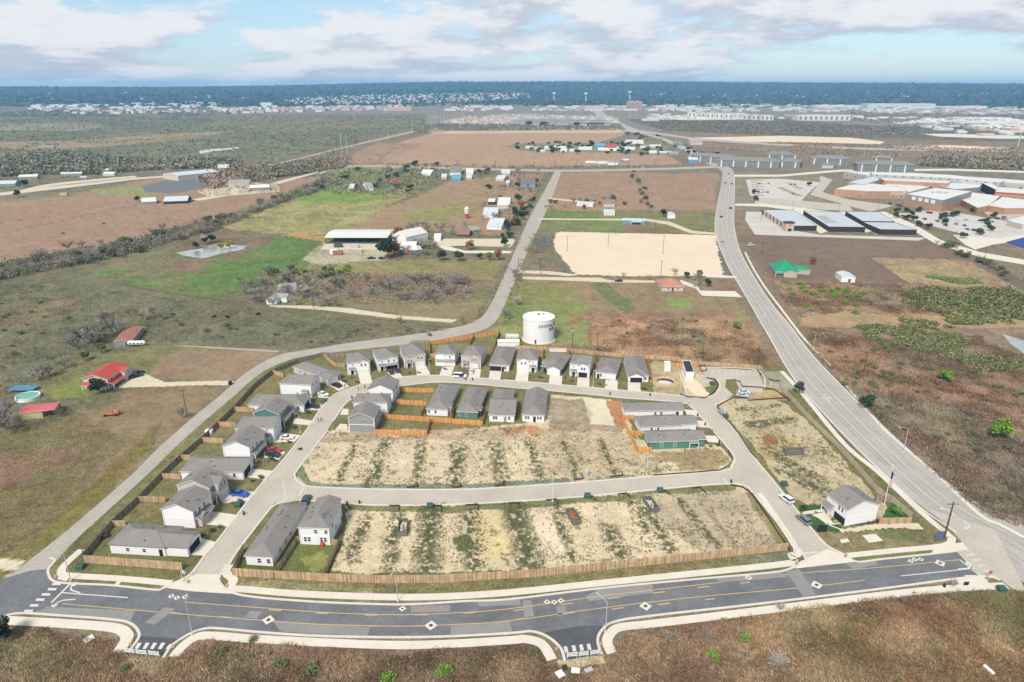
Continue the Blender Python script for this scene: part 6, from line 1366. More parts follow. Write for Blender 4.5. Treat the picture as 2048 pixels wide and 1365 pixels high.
for i, (a, b) in enumerate([((250,1307),(271,1309.5)),((273,1310),(295,1312)),((298,1312),(320,1315)),((1133,1317),(1155,1315)),((1157,1315),(1177,1313)),((1180,1312.5),(1199,1310))]):
    block_barricade(['left barricade across the left stub road','middle barricade across the left stub road','right barricade across the left stub road','left barricade across the stub road at bottom centre','middle barricade across the stub road at bottom centre','right barricade across the stub road at bottom centre'][i], a, b)
# ---------------------------------------------------------------- poles and lamps
def hpole(base, topy): g = G(*base); v = (682.5-topy)/FPX; return CAM_H + g.y*(-math.sin(PITCH)+v*math.cos(PITCH))/(math.cos(PITCH)+v*math.sin(PITCH))
def lamp(label, base, h=9.0, arm=2.2, ang=180, m='steel', r0=.11):
    g = G(*base); r = empty('street_lamp', (g.x, g.y, 0)); tag(r, label, 'street lamp'); mb = MB(); mb.tube((0,0,0),(0,0,h),r0,r0*.7,n=8); mb.build('pole', M[m], r)
    ca, sa = math.cos(R(ang)), math.sin(R(ang))
    if arm: mb = MB(); mb.tube((0,0,h-.2),(ca*arm*.5,sa*arm*.5,h+.25),.06,n=6); mb.tube((ca*arm*.5,sa*arm*.5,h+.25),(ca*arm,sa*arm,h+.35),.06,n=6); mb.build('arm', M[m], r)
    mb = MB(); mb.obox((ca*(arm+.3),sa*(arm+.3),h+.33), (ca*.4,sa*.4,0), (-sa*.16,ca*.16,0), (0,0,.07)); mb.build('lamp_head', M['steel'], r)
    mb = MB(); mb.tube((0,0,0),(0,0,.35),.3,n=8); mb.build('footing', M['conc'], r)
lamp('tall street lamp by the left stub road', (385,1271), 9.5, 1.2, 100); lamp('street lamp leaning over the avenue in front of the board fence', (796,1203), 9, 1.6, 250); lamp('street lamp with a long curved arm by the bottom centre stub', (1211,1265), 8.5, 2.6, 130); lamp('street lamp at the corner of the county road', (142,1162), 8.5, 2.2, 190)
lamp('street lamp beside the highway pavement', (1806,905), 9, 2.4, 175); lamp('street lamp on the highway verge above the inlet basin', (1627,697), 8, .8, 180); lamp('thin street lamp in front of the white coupe', (601,866), 7.5, .5, 200, 'trim', .07); lamp('thin street lamp on the cross street', (1105,1003), 8, .5, 90, 'trim', .07)
lamp('thin street lamp in the centre block by the cross street', (1293,950), 7, .4, 90, 'trim', .07); lamp('thin street lamp between two top row drives', (1186,774), 7, .4, 0, 'trim', .07); lamp('thin street lamp right of the third top row house', (859,750), 7, .4, 0, 'trim', .07); lamp('thin lamp post at the end of the diagonal pavement', (1582,1132), 8.5, .5, 200, 'trim', .08); lamp('thin lamp post by the left lawn of the middle entrance', (366,1164), 3, .1, 0, 'trim', .07)
lamp('thin lamp post by the gravel strip of the site trailer', (1359,792), 6, .3, 0, 'trim', .07)
def upole(base, h, label, arm=2.4, tr=False, m='wood', r0=.17, cat='utility pole', group=None):
    g = G(*base); r = empty('utility_pole', (g.x, g.y, 0)); tag(r, label, cat, group); mb = MB(); mb.tube((0,0,0),(0,0,h),r0,r0*.65,n=8); mb.build('pole', M[m], r)
    if arm: mb = MB(); mb.box(-arm/2,arm/2,-.06,.06,h-.7,h-.55); mb.build('crossarm', M[m], r)
    if tr: 
        for x in (-.35,.35): mb = MB(); mb.tube((x,-.3,h-2.2),(x,-.3,h-1.2),.25,n=8); mb.build('transformer', M['steel'], r)
upole((1888,1077), 11.5, 'tall wooden power pole at the corner of avenue and highway', 3.2, r0=.26); upole((1144.6,699), 11, 'power pole with two grey transformers right of the water tank', 2.4, True); upole((1194,703), 9.5, 'power pole behind the black-garage top row house', 2.8)
for (x, y, h_, lab) in [(1404.6,718,8,'pole behind the site trailer fence'),(1515,729,9,'pole by the right end of the car park fence'),(1727,746,10,'leaning wooden pole in the brush right of the highway'),(1134,504,12,'left one of three poles standing in the caliche pad'),(1216,494,12,'middle one of three poles standing in the caliche pad'),(1325.5,509,14,'right one of three poles standing in the caliche pad'),
   (1321,555,11,'pole behind the terracotta-roofed bungalow'),(1310,464,9,'pole above the top edge of the caliche pad'),(1097,461,9,'pole at the upper left corner of the caliche pad'),(1088,499,9,'pole left of the caliche pad among dark soil'),(1081,549,10,'pole at the lower left corner of the caliche pad'),(1037,546,10,'pole beside the county road by the gravel track'),
   (374.6,833,11,'old pole beside a bare shrub in the brown pasture'),(627.7,618,10,'pole by the drive of the abandoned house'),(1524,511,9,'pole near the highway in the brown field'),(1906.7,496,13,'pole on the fence line below the school, left'),(1965.6,530,13,'pole on the fence line below the school, middle'),(2044,567,13,'pole on the fence line below the school, right'),(1051,432,9,'pole beside the county road by the white gabled house'),(1071,405,9,'pole beside the county road by the open-fronted barn'),(1037,378,9,'pole among trees left of the county road'),
   (1522,441,8,'pole left of the storage buildings'),(1585,420,8,'pole behind the first storage building'),(1677,428,9,'pole behind the second storage building'),(1779,431,11,'lamp pole left of the school car park'),(1755,421,10,'lamp pole above the storage buildings'),(1835,410,9,'thin lamp pole before the school entrance')]: upole((x,y), h_, lab, 2.2)
for i, (x, y, t) in enumerate([(831,333.5,321),(915,334,321),(990.6,335.5,322),(1068,338,324),(1110,338,324),(1153,338,323),(1193.5,337,322),(1230,333.5,321),(1309,332,318),(1365,328,316)]): upole((x,y), max(8, hpole((x,y),t)), 'wooden pole in the row along the far farm lane, number %s from the left' % ('one two three four five six seven eight nine ten'.split()[i]), 3, group='poles along the farm lane', r0=.3)
for i, (x, y, t) in enumerate([(684,311,268),(695,309,270),(776,282,250),(825.5,267,237),(862,249,230),(868,247.5,231),(874,246,229),(881,245,231),(888,244,230),(896,243,230),(906,241,229),(925,238,213),(856,248,233),(61,238,224),(214,240.5,232),(368.7,239.5,230),(538.6,238,230),(708.7,238,224),(797.6,230,216),(2035,295,262),(1810,242,233),(1260,241.5,225)]):
    h_ = max(14, hpole((x,y),t)); lab = ['left of the two tall steel masts at the corner of the scrub','right of the two tall steel masts at the corner of the scrub','steel mast beside the tracked field edge','steel mast by the round grove beyond the brown field'][i] if i < 4 else 'far pale transmission mast'
    upole((x,y), h_, lab if i < 4 else 'slender pale transmission mast standing far off on the plain', 0, m='steel', r0=.75+.45*(i > 3), cat='transmission mast', group='transmission masts of the power line')
# flag pole, signs
g = G(1768,1010); r = empty('flagpole', (g.x, g.y, 0)); tag(r, 'white flagpole with a drooping red, white and blue flag behind the show home', 'flagpole')
hf = hpole((1768,1010), 928); mb = MB(); mb.tube((0,0,0),(0,0,hf),.11,.06,n=8); mb.build('pole', M['trim'], r); mb = MB(); mb.tube((0,0,hf),(0,0,hf+.25),.15,n=8); mb.build('finial', M['yellow'], r)
fl = MB(); top = hf-2.2; nn_ = 13; mats_ = [LT['taillight'], M['trim'], mat('flag_blue', S(44,56,110), var=0)]
for i in range(nn_):
    for k in range(6):
        def fp(a, b): x = .1 + b*.26*(1-.35*a/nn_*1.0); return (x*.8, .18*math.sin(b*1.7+a*.25), top - a*.36 - b*.30)
        fl.face([fp(i,k), fp(i+1,k), fp(i+1,k+1), fp(i,k+1)], 2 if (i < 7 and k < 3) else i % 2)
fl.build('flag', mats_, r)
def signpost(lab, px, h, w, bh, face, name='sign', cat='sign', txt=None, tm=None, octo=False):
    g = G(*px); r = empty(name, (g.x, g.y, 0)); tag(r, lab, cat); mb = MB(); mb.tube((0,0,0),(0,0,h+bh),.05,n=6); mb.build('post', M['steel'], r)
    mb = MB()
    if octo: mb.tube((0,-.08,h+bh/2),(0,-.05,h+bh/2),w/2,n=8)
    else: mb.box(-w/2,w/2,-.09,-.05,h,h+bh)
    mb.build('board', face, r)
    if txt:
        cu = bpy.data.curves.new('lettering','FONT'); cu.body = txt; cu.size = w*.34; cu.align_x = 'CENTER'; cu.align_y = 'CENTER'; t = bpy.data.objects.new('tmp', cu); COL.objects.link(t); me = bpy.data.meshes.new_from_object(t.evaluated_get(bpy.context.evaluated_depsgraph_get())); bpy.data.objects.remove(t)
        me.materials.clear(); me.materials.append(tm or M['trim']); o = obj('lettering', me, r, (0,-.1,h+bh/2)); o.rotation_euler = (R(90),0,0)
signpost('red stop sign at the end of the avenue by the highway', (1976,1161), 2.0, 1.1, 1.0, LT['taillight'], 'stop_sign', 'stop sign', 'STOP', octo=True); signpost('white backed stop sign at the middle entrance corner', (371,1160), 2.0, .9, .8, M['trim'], 'stop_sign', 'stop sign', octo=True); signpost('yellow warning sign beside the county road', (333,920), 1.6, 1.3, 1.2, M['yellow'], 'warning_sign', 'warning sign', octo=True)
signpost('dark blue real estate sign in the show home front lawn', (1643,1066), .4, 2.6, 2.2, M['dark'], 'estate_sign', 'sign'); signpost('leaning blue and white banner sign by the wooden corner pole', (1876,1084), .6, 2.0, 2.8, mat('banner_blue', S(96,100,128)), 'banner_sign', 'sign'); signpost('small dark blue sign near the end of the lower pavement', (1931,1172), .3, 1.2, 1.0, M['dark'], 'pavement_sign', 'sign')
# small yard things
def pbox(lab, px, w, d, h, m='sagebox', name='transformer_box', cat='transformer box', ang=0, group=None):
    g = G(*px); mm = M.get(m) or mat('green_cabinet', S(66,96,84), var=.05); mb = MB(); mb.box(-w/2,w/2,-d/2,d/2,0,h*.8); mb.face([(-w/2,-d/2,h*.8),(w/2,-d/2,h*.8),(w/2,-d/2+.15,h),(-w/2,-d/2+.15,h)]); mb.box(-w/2,w/2,-d/2+.15,d/2,h*.8,h); o = mb.build(name, mm); o.location = (g.x, g.y, .02); o.rotation_euler = (0,0,R(ang)); tag(o, lab, cat, group)
for lab, x, y in (('green transformer box on the lawn by the blue pickup',476,1013),('green transformer box by the second silt fence of the cross street',860,1015),('green transformer box by the east street silt fence',1568,971),('green transformer box by the eighth silt fence',1320,984),('green transformer box on the corner lot of the avenue',162,1137),('green transformer box at the top of the eastern lots',1451,835),('large green box by the barricaded highway corner',2002,1182),('green transformer box right of the car park entrance',1424,770),('small green box by the sixth silt fence',1175,995),('green transformer box beside the bend of the left column',648,804)): pbox(lab, (x,y), 1.8, 1.5, 1.2)
for lab, x, y in (('grey portable toilet at the top of the eastern lots',1448,827),('grey portable toilet by the cross street in the centre block',1172,952)): pbox(lab, (x,y), 1.2, 1.2, 2.3, 'steel', 'portable_toilet', 'portable toilet')
for i, (x, y) in enumerate([(1395,833),(1410,851),(1438,887),(704,797),(931,760),(945,761),(1004,760),(1300,792),(1220,790),(694,1010),(719,1008),(1462,966),(488,1030),(1888,1175)]):
    pbox(['dark mailbox post by the first east block drive','dark mailbox post by the middle east block drive','dark mailbox post below the green east block house','dark bin at the kerb inside the bend','dark bin at the kerb behind the white long house','second dark bin behind the white long house','dark bin at the kerb behind the third long house','dark post by the rightmost top drive','dark post by the second rightmost top drive','dark post beside the white two-storey house on the cross street','dark bin by the cross street kerb','dark post at the end of the cross street','dark mailbox by the drive below the blue pickup','dark bollard by the lower pavement'][i], (x,y), .45,.45,1.1,'charcoal','wheeled_bin','bin')
pbox('dark blue bin at the mouth of the gravel drive', (461,770), 1.2,1.2,1.5,'dark','wheeled_bin','bin'); pbox('white garden shed top leaning on the grey fence', (419,868), 2.2,1.8,1.5,'trim','garden_box','shed'); pbox('red barbecue by the back door of the white avenue house', (645,1092), .9,.9,1.0,'redroof','barbecue','barbecue'); pbox('dark garden clutter by the corner house fence', (207,1076), 2.4,1.4,1.0,'charcoal','covered_grill','grill', 30); pbox('yellow hay bale block in the far left pasture', (129,391), 8,4,2.6,'yellow','hay_stack','hay'); pbox('green container in the ranch yard', (677,495), 6,3,3,'sagebox','container','container'); pbox('grey container in the ranch yard', (710,496), 6,3,3,'steel','container','container'); pbox('rust coloured machine in the ranch yard', (676,510), 7,3,3,'rusty','farm_machine','farm machine'); pbox('second rust coloured machine in the ranch yard', (668,508), 5,3,3,'trim','farm_machine','farm machine')
pbox('white bulky waste by the lower right edge', (1977,1341), .7,2.3,.4,'trim','debris_bag','debris', 15); pbox('white rubbish sheet left of the bottom centre stub', (1120,1350), 1.6,1.6,.4,'trim','rubbish_sheet','rubbish', 30); pbox('white rubbish box below the bottom centre barricades', (1151,1343), 1.8,1.2,.4,'trim','rubbish_box','rubbish', -10); pbox('grey rubbish pile right of the white rubbish box', (1177,1342), 1.8,1.0,.4,'steel','rubbish_pile','rubbish', 20); pbox('black rubbish bag below the bottom centre barricades', (1129,1338), .9,.9,.7,'charcoal','rubbish_bag','rubbish', 20); pbox('pale slab lying in the brush at the left bottom', (178,1279), 1.6,2.0,.2,'trim','concrete_slab','slab', -40)
sheet('planting_bed', [(1700,1046),(1760,1040),(1765,1045),(1700,1052),(1690,1050)], .06, M['mulch'])
for P in ([(1630,1030),(1656,1050),(1684,1060)],[(1656,1050),(1690,1046)]): ribbon('garden_path', P, .5, .05, M['conc'], sm=False)
# ---------------------------------------------------------------- people
def person(label, px, ang, stride=.25, shirt=(40,44,56), pants=(44,46,54), carry=False):
    g = G(*px); r = bpy.data.meshes.new('person')
    V = [(0,0,.95),(0,0,1.15),(0,0,1.4),(0,0,1.52),(0,.01,1.68),(.09,0,.9),(.11,stride*.5,.5),(.11,stride*.55,.08),(.11,stride*.55+.16,.04),(-.09,0,.9),(-.11,-stride*.3,.5),(-.11,-stride,.1),(-.11,-stride+.15,.04),(.2,0,1.4),(.25,-.08,1.12),(.24,.05,.88),(-.2,0,1.4),(-.25,.1,1.12),(-.24,.22,.92)]
    Ed = [(0,1),(1,2),(2,3),(3,4),(0,5),(5,6),(6,7),(7,8),(0,9),(9,10),(10,11),(11,12),(2,13),(13,14),(14,15),(2,16),(16,17),(17,18)]
    Rr = [.15,.14,.16,.06,.11,.10,.07,.05,.045,.10,.07,.05,.045,.06,.045,.035,.06,.045,.035]
    r.from_pydata(V, Ed, []); o = bpy.data.objects.new('person', r); COL.objects.link(o)
    m = o.modifiers.new('skin', 'SKIN'); o.modifiers.new('sub', 'SUBSURF').levels = 1
    sk = r.skin_vertices[0].data
    for i, x in enumerate(Rr): sk[i].radius = (x, x)
    sk[0].use_root = True
    me = bpy.data.meshes.new_from_object(o.evaluated_get(bpy.context.evaluated_depsgraph_get())); bpy.data.objects.remove(o)
    me.materials.clear()
    for c in (mat('skin_tone', S(190,150,125), var=0), mat('shirt_%d' % shirt[0], S(*shirt), var=.05), mat('trousers_%d' % pants[0], S(*pants), var=.05), mat('dark_shoes', S(30,30,32), var=0)): me.materials.append(c)
    for p in me.polygons:
        c = p.center; p.material_index = 3 if c.z < .11 else 2 if c.z < .95 else 0 if (c.z > 1.5 or (abs(c.x) > .18 and c.z < 1.1)) else 1
    o = obj('person', me, None, (g.x, g.y, .03), R(ang)); tag(o, label, 'person')
    mb = MB(); mb.tube((0,-.01,1.70),(0,-.01,1.80),.115,.06,n=10); mb.build('hair', M['mulch'], o)
person('left one of two people in dark clothes walking down the street', (637,845), 160, .3); person('right one of two people in dark clothes walking down the street', (643,843.5), 170, .28, (30,32,40), (60,62,72)); person('person in dark clothes standing by the black suv', (690,776), 20, .1)
person('person in a green shirt on the street at the bend', (717,781), 90, .1, (70,120,70)); person('person in a dark shirt beside the one in green at the bend', (730,778), 200, .1, (40,40,50))
# ---------------------------------------------------------------- vegetation
def veg_mesh(name, pts, nrm_scale, cols, mats=None):
    """pts: (n,3,3) triangles, cols: (n,3) one colour for each"""
    n = len(pts); me = bpy.data.meshes.new(name); me.vertices.add(n*3); me.vertices.foreach_set('co', pts.astype(np.float32).ravel()); me.loops.add(n*3); me.loops.foreach_set('vertex_index', np.arange(n*3, dtype=np.int32))
    me.polygons.add(n); me.polygons.foreach_set('loop_start', np.arange(n, dtype=np.int32)*3); me.update(calc_edges=True)
    a = me.color_attributes.new('col', 'FLOAT_COLOR', 'POINT'); c = np.repeat(cols, 3, axis=0); a.data.foreach_set('color', np.concatenate([c, np.ones((len(c),1))], 1).astype(np.float32).ravel())
    me.materials.append(M['leaf']); return me
def leaf_tris(C, size, up=.3):
    """random triangles around centres C"""
    n = len(C); a = rng.normal(size=(n,3)); a[:,2] *= .8; a /= np.linalg.norm(a, axis=1)[:,None]; b = rng.normal(size=(n,3)); b -= (b*a).sum(1)[:,None]*a; b /= np.linalg.norm(b, axis=1)[:,None]
    s = np.asarray(size).reshape(-1,1)*rng.uniform(.6,1.3,(n,1)); return np.stack([C+a*s, C-a*s*.5+b*s*.85, C-a*s*.5-b*s*.85], 1)
def clump_pts(n, lobes, flat=.75):
    """points in the outer shell of several lobes: (cx, cy, cz, r)"""
    L_ = np.array(lobes); k = rng.integers(0, len(L_), n); d = rng.normal(size=(n,3)); d /= np.linalg.norm(d, axis=1)[:,None]; r = L_[k,3]*rng.uniform(.55,1.05,n)**.6
    P = L_[k,:3] + d*r[:,None]*np.array([1,1,flat]); return P
GREEN = dict(oak=[(56,80,50),(76,98,60),(44,64,44)], bright=[(108,142,52),(92,126,46),(130,160,66)], olive=[(106,116,70),(120,126,80),(92,104,62)], rust=[(150,104,74),(132,98,76),(168,120,84)], yellow=[(188,166,60),(170,152,62),(150,140,60)], grey=[(136,126,114),(120,112,100),(150,140,128)], pale=[(188,180,168),(170,162,150),(200,192,180)], dark=[(44,62,48),(56,74,54),(36,52,40)])
def pick(pal, n):
    P = np.array([S(*c) for c in GREEN[pal]]); return P[rng.integers(0, len(P), n)]*rng.uniform(.75,1.25,(n,1))*1.15
def leafy_mesh(pal, n=1150, leaf=.42, base=.22):
    """crown of a tree of unit height 1 .. scaled by the object"""
    lobes = [(0,0,.62,.30)] + [(random.uniform(-.26,.26), random.uniform(-.26,.26), random.uniform(.4,.8), random.uniform(.14,.24)) for _ in range(9)]
    P = clump_pts(n, lobes); P[:,2] = np.maximum(P[:,2], base); return veg_mesh('crown', leaf_tris(P, leaf*.12), 1, pick(pal, n))
def bush_mesh(pal, n=420):
    lobes = [(random.uniform(-.3,.3), random.uniform(-.3,.3), random.uniform(.15,.5), random.uniform(.2,.36)) for _ in range(6)]; P = clump_pts(n, lobes, .8); P[:,2] = np.abs(P[:,2]); return veg_mesh('foliage', leaf_tris(P, .06), 1, pick(pal, n))
def bare_mesh(m='twig', n1=8, n2=8, n3=5, thick=1.0):
    mb = MB(); mb.tube((0,0,0),(0,0,.25),.026*thick,.020*thick,n=5,cap=False)
    def br(p, d, L_, r, lev):
        e = p + d*L_; 
        if lev < 2: mb.tube(p, e, r, r*.6, n=3, cap=False)
        else:
            s_ = d.orthogonal().normalized()*r*2.1; mb.face([p-s_, p+s_, e])
        if lev >= 3: return
        for k in range([n1,n2,n3][lev] if lev < 3 else 0):
            t = random.uniform(.35,1); q_ = p + d*(L_*t); dd = (d + Vector((random.gauss(0,1), random.gauss(0,1), random.gauss(.25,.6)))*.62).normalized(); br(q_, dd, L_*random.uniform(.42,.68), r*.5, lev+1)
    for k in range(n1):
        a = 2*math.pi*k/n1 + random.uniform(-.3,.3); d = Vector((math.cos(a)*random.uniform(.4,.9), math.sin(a)*random.uniform(.4,.9), 1)).normalized(); br(Vector((0,0,random.uniform(.12,.26))), d, random.uniform(.32,.46), .016*thick, 1)
    return mb.mesh('branches', M[m])
def trunk_mesh():
    mb = MB(); mb.tube((0,0,0),(0,0,.32),.035,.024,n=7,cap=False)
    for k in range(5): a = k*1.3; mb.tube((0,0,.26),(math.cos(a)*.2,math.sin(a)*.2,.55),.018,.008,n=5,cap=False)
    return mb.mesh('trunk', M['bark'])
TRUNK = trunk_mesh()
CROWN = {p: [leafy_mesh(p) for _ in range(3)] for p in ('oak','dark','bright','olive','rust','yellow')}
BARE = {m: [bare_mesh(m) for _ in range(4)] for m in ('twig','twigpale')}
BARE['near'] = [bare_mesh('twigpale', 11, 9, 6, .8) for _ in range(2)]
BUSH = {p: [bush_mesh(p) for _ in range(3)] for p in ('bright','olive','oak','grey','rust','pale')}
def tree(pos, h, pal, label, group=None, wide=1.0, simple=False, px=True):
    g = G(*pos) if px else Vector((*pos, 0)); rz = random.uniform(0, 6.28)
    if pal in CROWN:
        if simple: o = obj('tree', random.choice(CROWN[pal]), None, (g.x, g.y, -.12*h), rz, (h*wide*1.1, h*wide*1.1, h)); tag(o, label, 'tree', group); return o
        r = empty('tree', (g.x, g.y, 0), rz); obj('trunk', TRUNK, r, sc=h); obj('crown', random.choice(CROWN[pal]), r, sc=(h*wide, h*wide, h)); tag(r, label, 'tree', group); return r
    o = obj('bare_tree', random.choice(BARE[pal]), None, (g.x, g.y, 0), rz, (h*wide, h*wide, h)); tag(o, label, 'tree', group); return o
def bush(pos, h, pal, label, group=None, wide=1.0, px=True):
    g = G(*pos) if px else Vector((*pos, 0)); o = obj('bush', random.choice(BUSH[pal]), None, (g.x, g.y, 0), random.uniform(0,6.28), (h*wide, h*wide, h)); tag(o, label, 'bush', group); return o
for x, y, h_, pal, lab in [(776,517,17,'dark','huge dark evergreen oak in front of the white barn'),(790,514,13,'rust','reddish tree leaning on the huge dark oak'),(800,478,11,'rust','orange-leaved tree behind the huge dark oak'),(884,522,9,'oak','left round oak below the gravel drive'),(918,523,8.5,'oak','second round oak below the gravel drive'),(959,520,5.5,'oak','small round oak below the gravel drive'),(979,522,6.5,'bright','bushy green tree below the gravel drive'),(997,521,8,'rust','russet tree by the county road'),
  (938,500,8,'rust','brown-leaved tree on the gravel pad'),(1010,494,8,'dark','dark tree at the right end of the gravel pad'),(1018,478,5,'oak','dark round tree at the county road, left'),(1005,478,5,'oak','dark round tree at the county road, right'),(200,789,7.5,'dark','dark bushy tree in front of the red-roofed farmhouse'),(8,1281,6,'dark','dark round tree at the bottom left corner'),(1597,787,5.5,'oak','lone dark young tree on the highway verge'),(1729,817,6.5,'oak','dark upright tree in the brush right of the highway'),
  (1326,434,8,'dark','round dark oak beside the small white hut'),(1373,557,5,'oak','dark shrub tree behind the bungalow'),(1400,556,5.5,'olive','olive tree behind the bungalow'),(1414,574,6,'oak','dark tree right of the bungalow drive'),(1003,412,9,'dark','dark tree left of the open-fronted barn'),(1036,405,10,'oak','dark tree by the open-fronted barn'),(1042,440,9,'dark','tall dark tree by the gabled white house'),(1030,450,9,'grey' if False else 'olive','olive oak by the gabled white house'),
  (460,498,7,'yellow','yellow leaved tree at the pond'),(442,500,6,'yellow','smaller yellow tree at the pond'),(411,489,6,'dark','left dark tree behind the pond'),(424,486,8,'dark','right dark tree behind the pond'),(392,498,6,'dark','dark tree at the left of the pond'),(1996,878,9,'bright','big bright green bush tree in the right brush'),(1890,765,6.5,'bright','green round tree in the right brush'),(1474,660,5,'bright','green tree beside the highway in the rusty field'),
  (172,722,5,'olive','palm-like tree behind the farmhouse, left'),(205,706,5,'olive','palm-like tree behind the farmhouse, right'),(240,497,8,'olive','olive tree in the hedgerow'),(1626,530,6,'rust','reddish bush tree by the green-roofed house'),(37,395,9,'dark','dark round tree by the far left lane'),(50,375,10,'dark','big dark tree beside the far left house'),(276,404,7,'dark','dark tree left of the low pale farm shed'),(1793,1034,3.4,'bright','small yellow-green tree on the show home lawn'),(1605,1024,2.6,'oak','small dark tree on the show home front lawn')]:
    tree((x,y), h_, pal, lab)
for x, y, h_, pal, lab in [(185,694,12,'twig','wide bare tree left of the old barn'),(226,670,12,'twig','bare tree behind the old barn'),(215,655,10,'twig','bare tree further behind the old barn'),(310,634,9,'twig','bare tree in the olive pasture'),(88,758,8,'twig','bare tree beside the homestead fence'),(365,838,6.5,'twig','bare shrub at the foot of the old pole'),(12,862,10,'twig','bare tree at the left edge above the brown pasture'),(603,598,13,'twigpale','pale bone-white bare tree by the abandoned house'),(563,600,9,'twig','bare tree in front of the abandoned house'),
  (672,614,8,'twig','grey tree by the long farm drive'),(925,648,6,'twig','bare tree at the bend of the county road'),(800,648,5,'twig','small bare tree at the pasture edge'),(1349,552,7,'twigpale','pale bare tree behind the bungalow'),(1247,556,5,'twig','bare tree on the track by the caliche pad'),(1389,575,6,'twigpale','pale bare tree right of the bungalow'),(1345,580,4,'twig','bare small tree in front of the bungalow'),(1147,408,9,'twig','left bare tree at the brown field'),(1207,405,8,'twig','middle bare tree at the brown field'),(1226,404,8,'olive','olive tree at the brown field edge'),
  (1013,640,9,'twig','bare tree beside the county road bend'),(1033,612,8,'twigpale','pale bare tree in the green verge'),(1030,556,9,'twig','bare tree by the county road and gravel track'),(1072,507,6,'twig','bare fallen tree left of the caliche pad'),(410,488,10,'twigpale','tall pale bare tree behind the pond'),(1015,430,9,'twigpale','pale bare tree by the white farm buildings'),(1553,1341,6.0,'near','pale spreading bare bush at the bottom right'),(1806,1210,2.8,'near','grey bare bush below the lower pavement'),(1559,1222,3,'near','thin bare shrub on the lower pavement edge'),(1905,1175,3,'near','small bare tree below the end of the avenue'),(1040,370,12,'twig','tall bare tree by the farm lane'),(1230,470,6,'twig','bare shrub by the blue mobile home')]:
    tree((x,y), h_, pal, lab)
def in_area(poly, n, minsep=0):
    P = W(poly); xs = [p[0] for p in P]; ys = [p[1] for p in P]; out = []
    while len(out) < n:
        X = rng.uniform(min(xs), max(xs), n*3); Y = rng.uniform(min(ys), max(ys), n*3); k = inpoly(X, Y, P); out += list(zip(X[k], Y[k]))
    return out[:n]
def belt(poly, n, hs, pals, label, group, wide=1.0, simple=True):
    for x, y in in_area(poly, n): tree((x, y), random.uniform(*hs), random.choice(pals), label, group, wide*random.uniform(.85,1.3), simple, px=False)
belt([(-60,540),(0,528),(130,500),(250,484),(350,452),(430,440),(430,462),(350,484),(250,515),(130,540),(0,568),(-60,580)], 56, (6,9.5), ['twig','twig','twig','twig','olive'], 'grey bare tree of the hedgerow below the long brown pasture', 'trees of the diagonal hedgerow', 1.3)
belt([(430,440),(520,410),(600,383),(650,352),(668,356),(640,385),(560,412),(430,464)], 34, (6,10), ['twig','twig','twig','olive'], 'grey bare tree of the hedgerow beside the green meadow', 'trees of the upper hedgerow', 1.3)
belt([(520,548),(620,560),(750,560),(900,560),(948,560),(945,598),(860,612),(740,600),(620,604),(520,600)], 52, (5.5,9), ['twig','twig','twig'], 'slender bare tree of the thicket beside the county road', 'trees of the bare thicket', 1.1)
belt([(520,540),(700,532),(700,552),(540,570)], 26, (3,5), ['olive','bright','twig'], 'green shrubby tree along the upper edge of the thicket', 'green trees above the thicket', 1.3)
belt([(470,560),(540,565),(560,610),(500,612)], 14, (5,8), ['twig'], 'bare tree left of the abandoned house', 'bare trees round the abandoned house', 1.2)
belt([(810,450),(910,455),(910,466),(815,464)], 12, (6,9), ['twig'], 'bare tree of the grove behind the white barn', 'bare grove behind the white barn')
belt([(850,330),(900,334),(880,365),(820,395),(650,392),(640,372),(665,345),(740,335)], 46, (6,10), ['twig','twig','oak','dark','olive','twig'], 'mixed tree of the wooded paddocks left of the brown field', 'trees of the wooded paddocks', 1.2)
WOODS2 = ([(400,352),(520,335),(640,325),(700,318),(690,336),(600,350),(520,362),(420,380)])
WOODS1 = ([(-60,318),(130,310),(260,322),(480,322),(480,335),(330,340),(180,350),(60,350),(-60,362)])
belt([(1022,288),(1280,286),(1400,318),(1330,318),(1200,308),(1030,308)], 70, (5,10), ['oak','dark','olive'], 'tree among the houses of the hamlet', 'trees of the hamlet', 1.3)
belt([(1240,268),(1300,270),(1420,300),(1440,312),(1400,318),(1320,296)], 30, (6,9), ['twig','twig','dark','olive'], 'tree of the thicket beside the far highway', 'trees beside the far highway', 1.4)
WOODS3 = ([(1840,318),(2060,322),(2080,344),(1900,336),(1840,334)])
belt([(960,340),(1110,345),(1090,370),(1030,400),(990,400),(960,380)], 26, (5,9), ['twig','twig','oak'], 'tree scattered round the cottages left of the county road', 'trees round the cottages', 1.2)
belt([(1255,345),(1275,345),(1312,425),(1292,425)], 18, (3,5), ['twig','olive'], 'shrubby tree on the line between the two brown fields', 'trees between the two brown fields', 1.2)
belt([(1085,420),(1095,400),(1300,405),(1290,418)], 14, (4,6), ['twig','rust'], 'low tree by the mobile homes', 'trees by the mobile homes', 1.2)
belt([(1870,475),(1960,515),(2090,592),(2090,606),(1950,530),(1862,483)], 26, (3,6), ['twig','olive','twig'], 'low tree on the fence line below the school', 'trees on the school fence line', 1.3)
belt([(1040,410),(1075,400),(1045,470),(1000,480),(1010,440)], 16, (5,8), ['twig','oak','rust'], 'tree lining the county road by the white farm buildings', 'trees lining the county road', 1.1)
for i, (x, y) in enumerate([(1793,426),(1791,436),(1812,440),(1814,426),(1822,432),(1828,442),(1839,454),(1856,458),(1836,425),(1883,440),(1890,436),(1889,448),(1904,434),(1911,432),(1945,425),(1986,436),(1971,447),(1973,454),(1980,462),(1960,470),(1926,477),(1720,396),(1681,391),(1618,372),(1508,388),(1512,402)]): tree((x,y), 6.5, 'oak', 'small round tree planted in the school car parks', 'planted trees of the school car parks', 1.1, True)
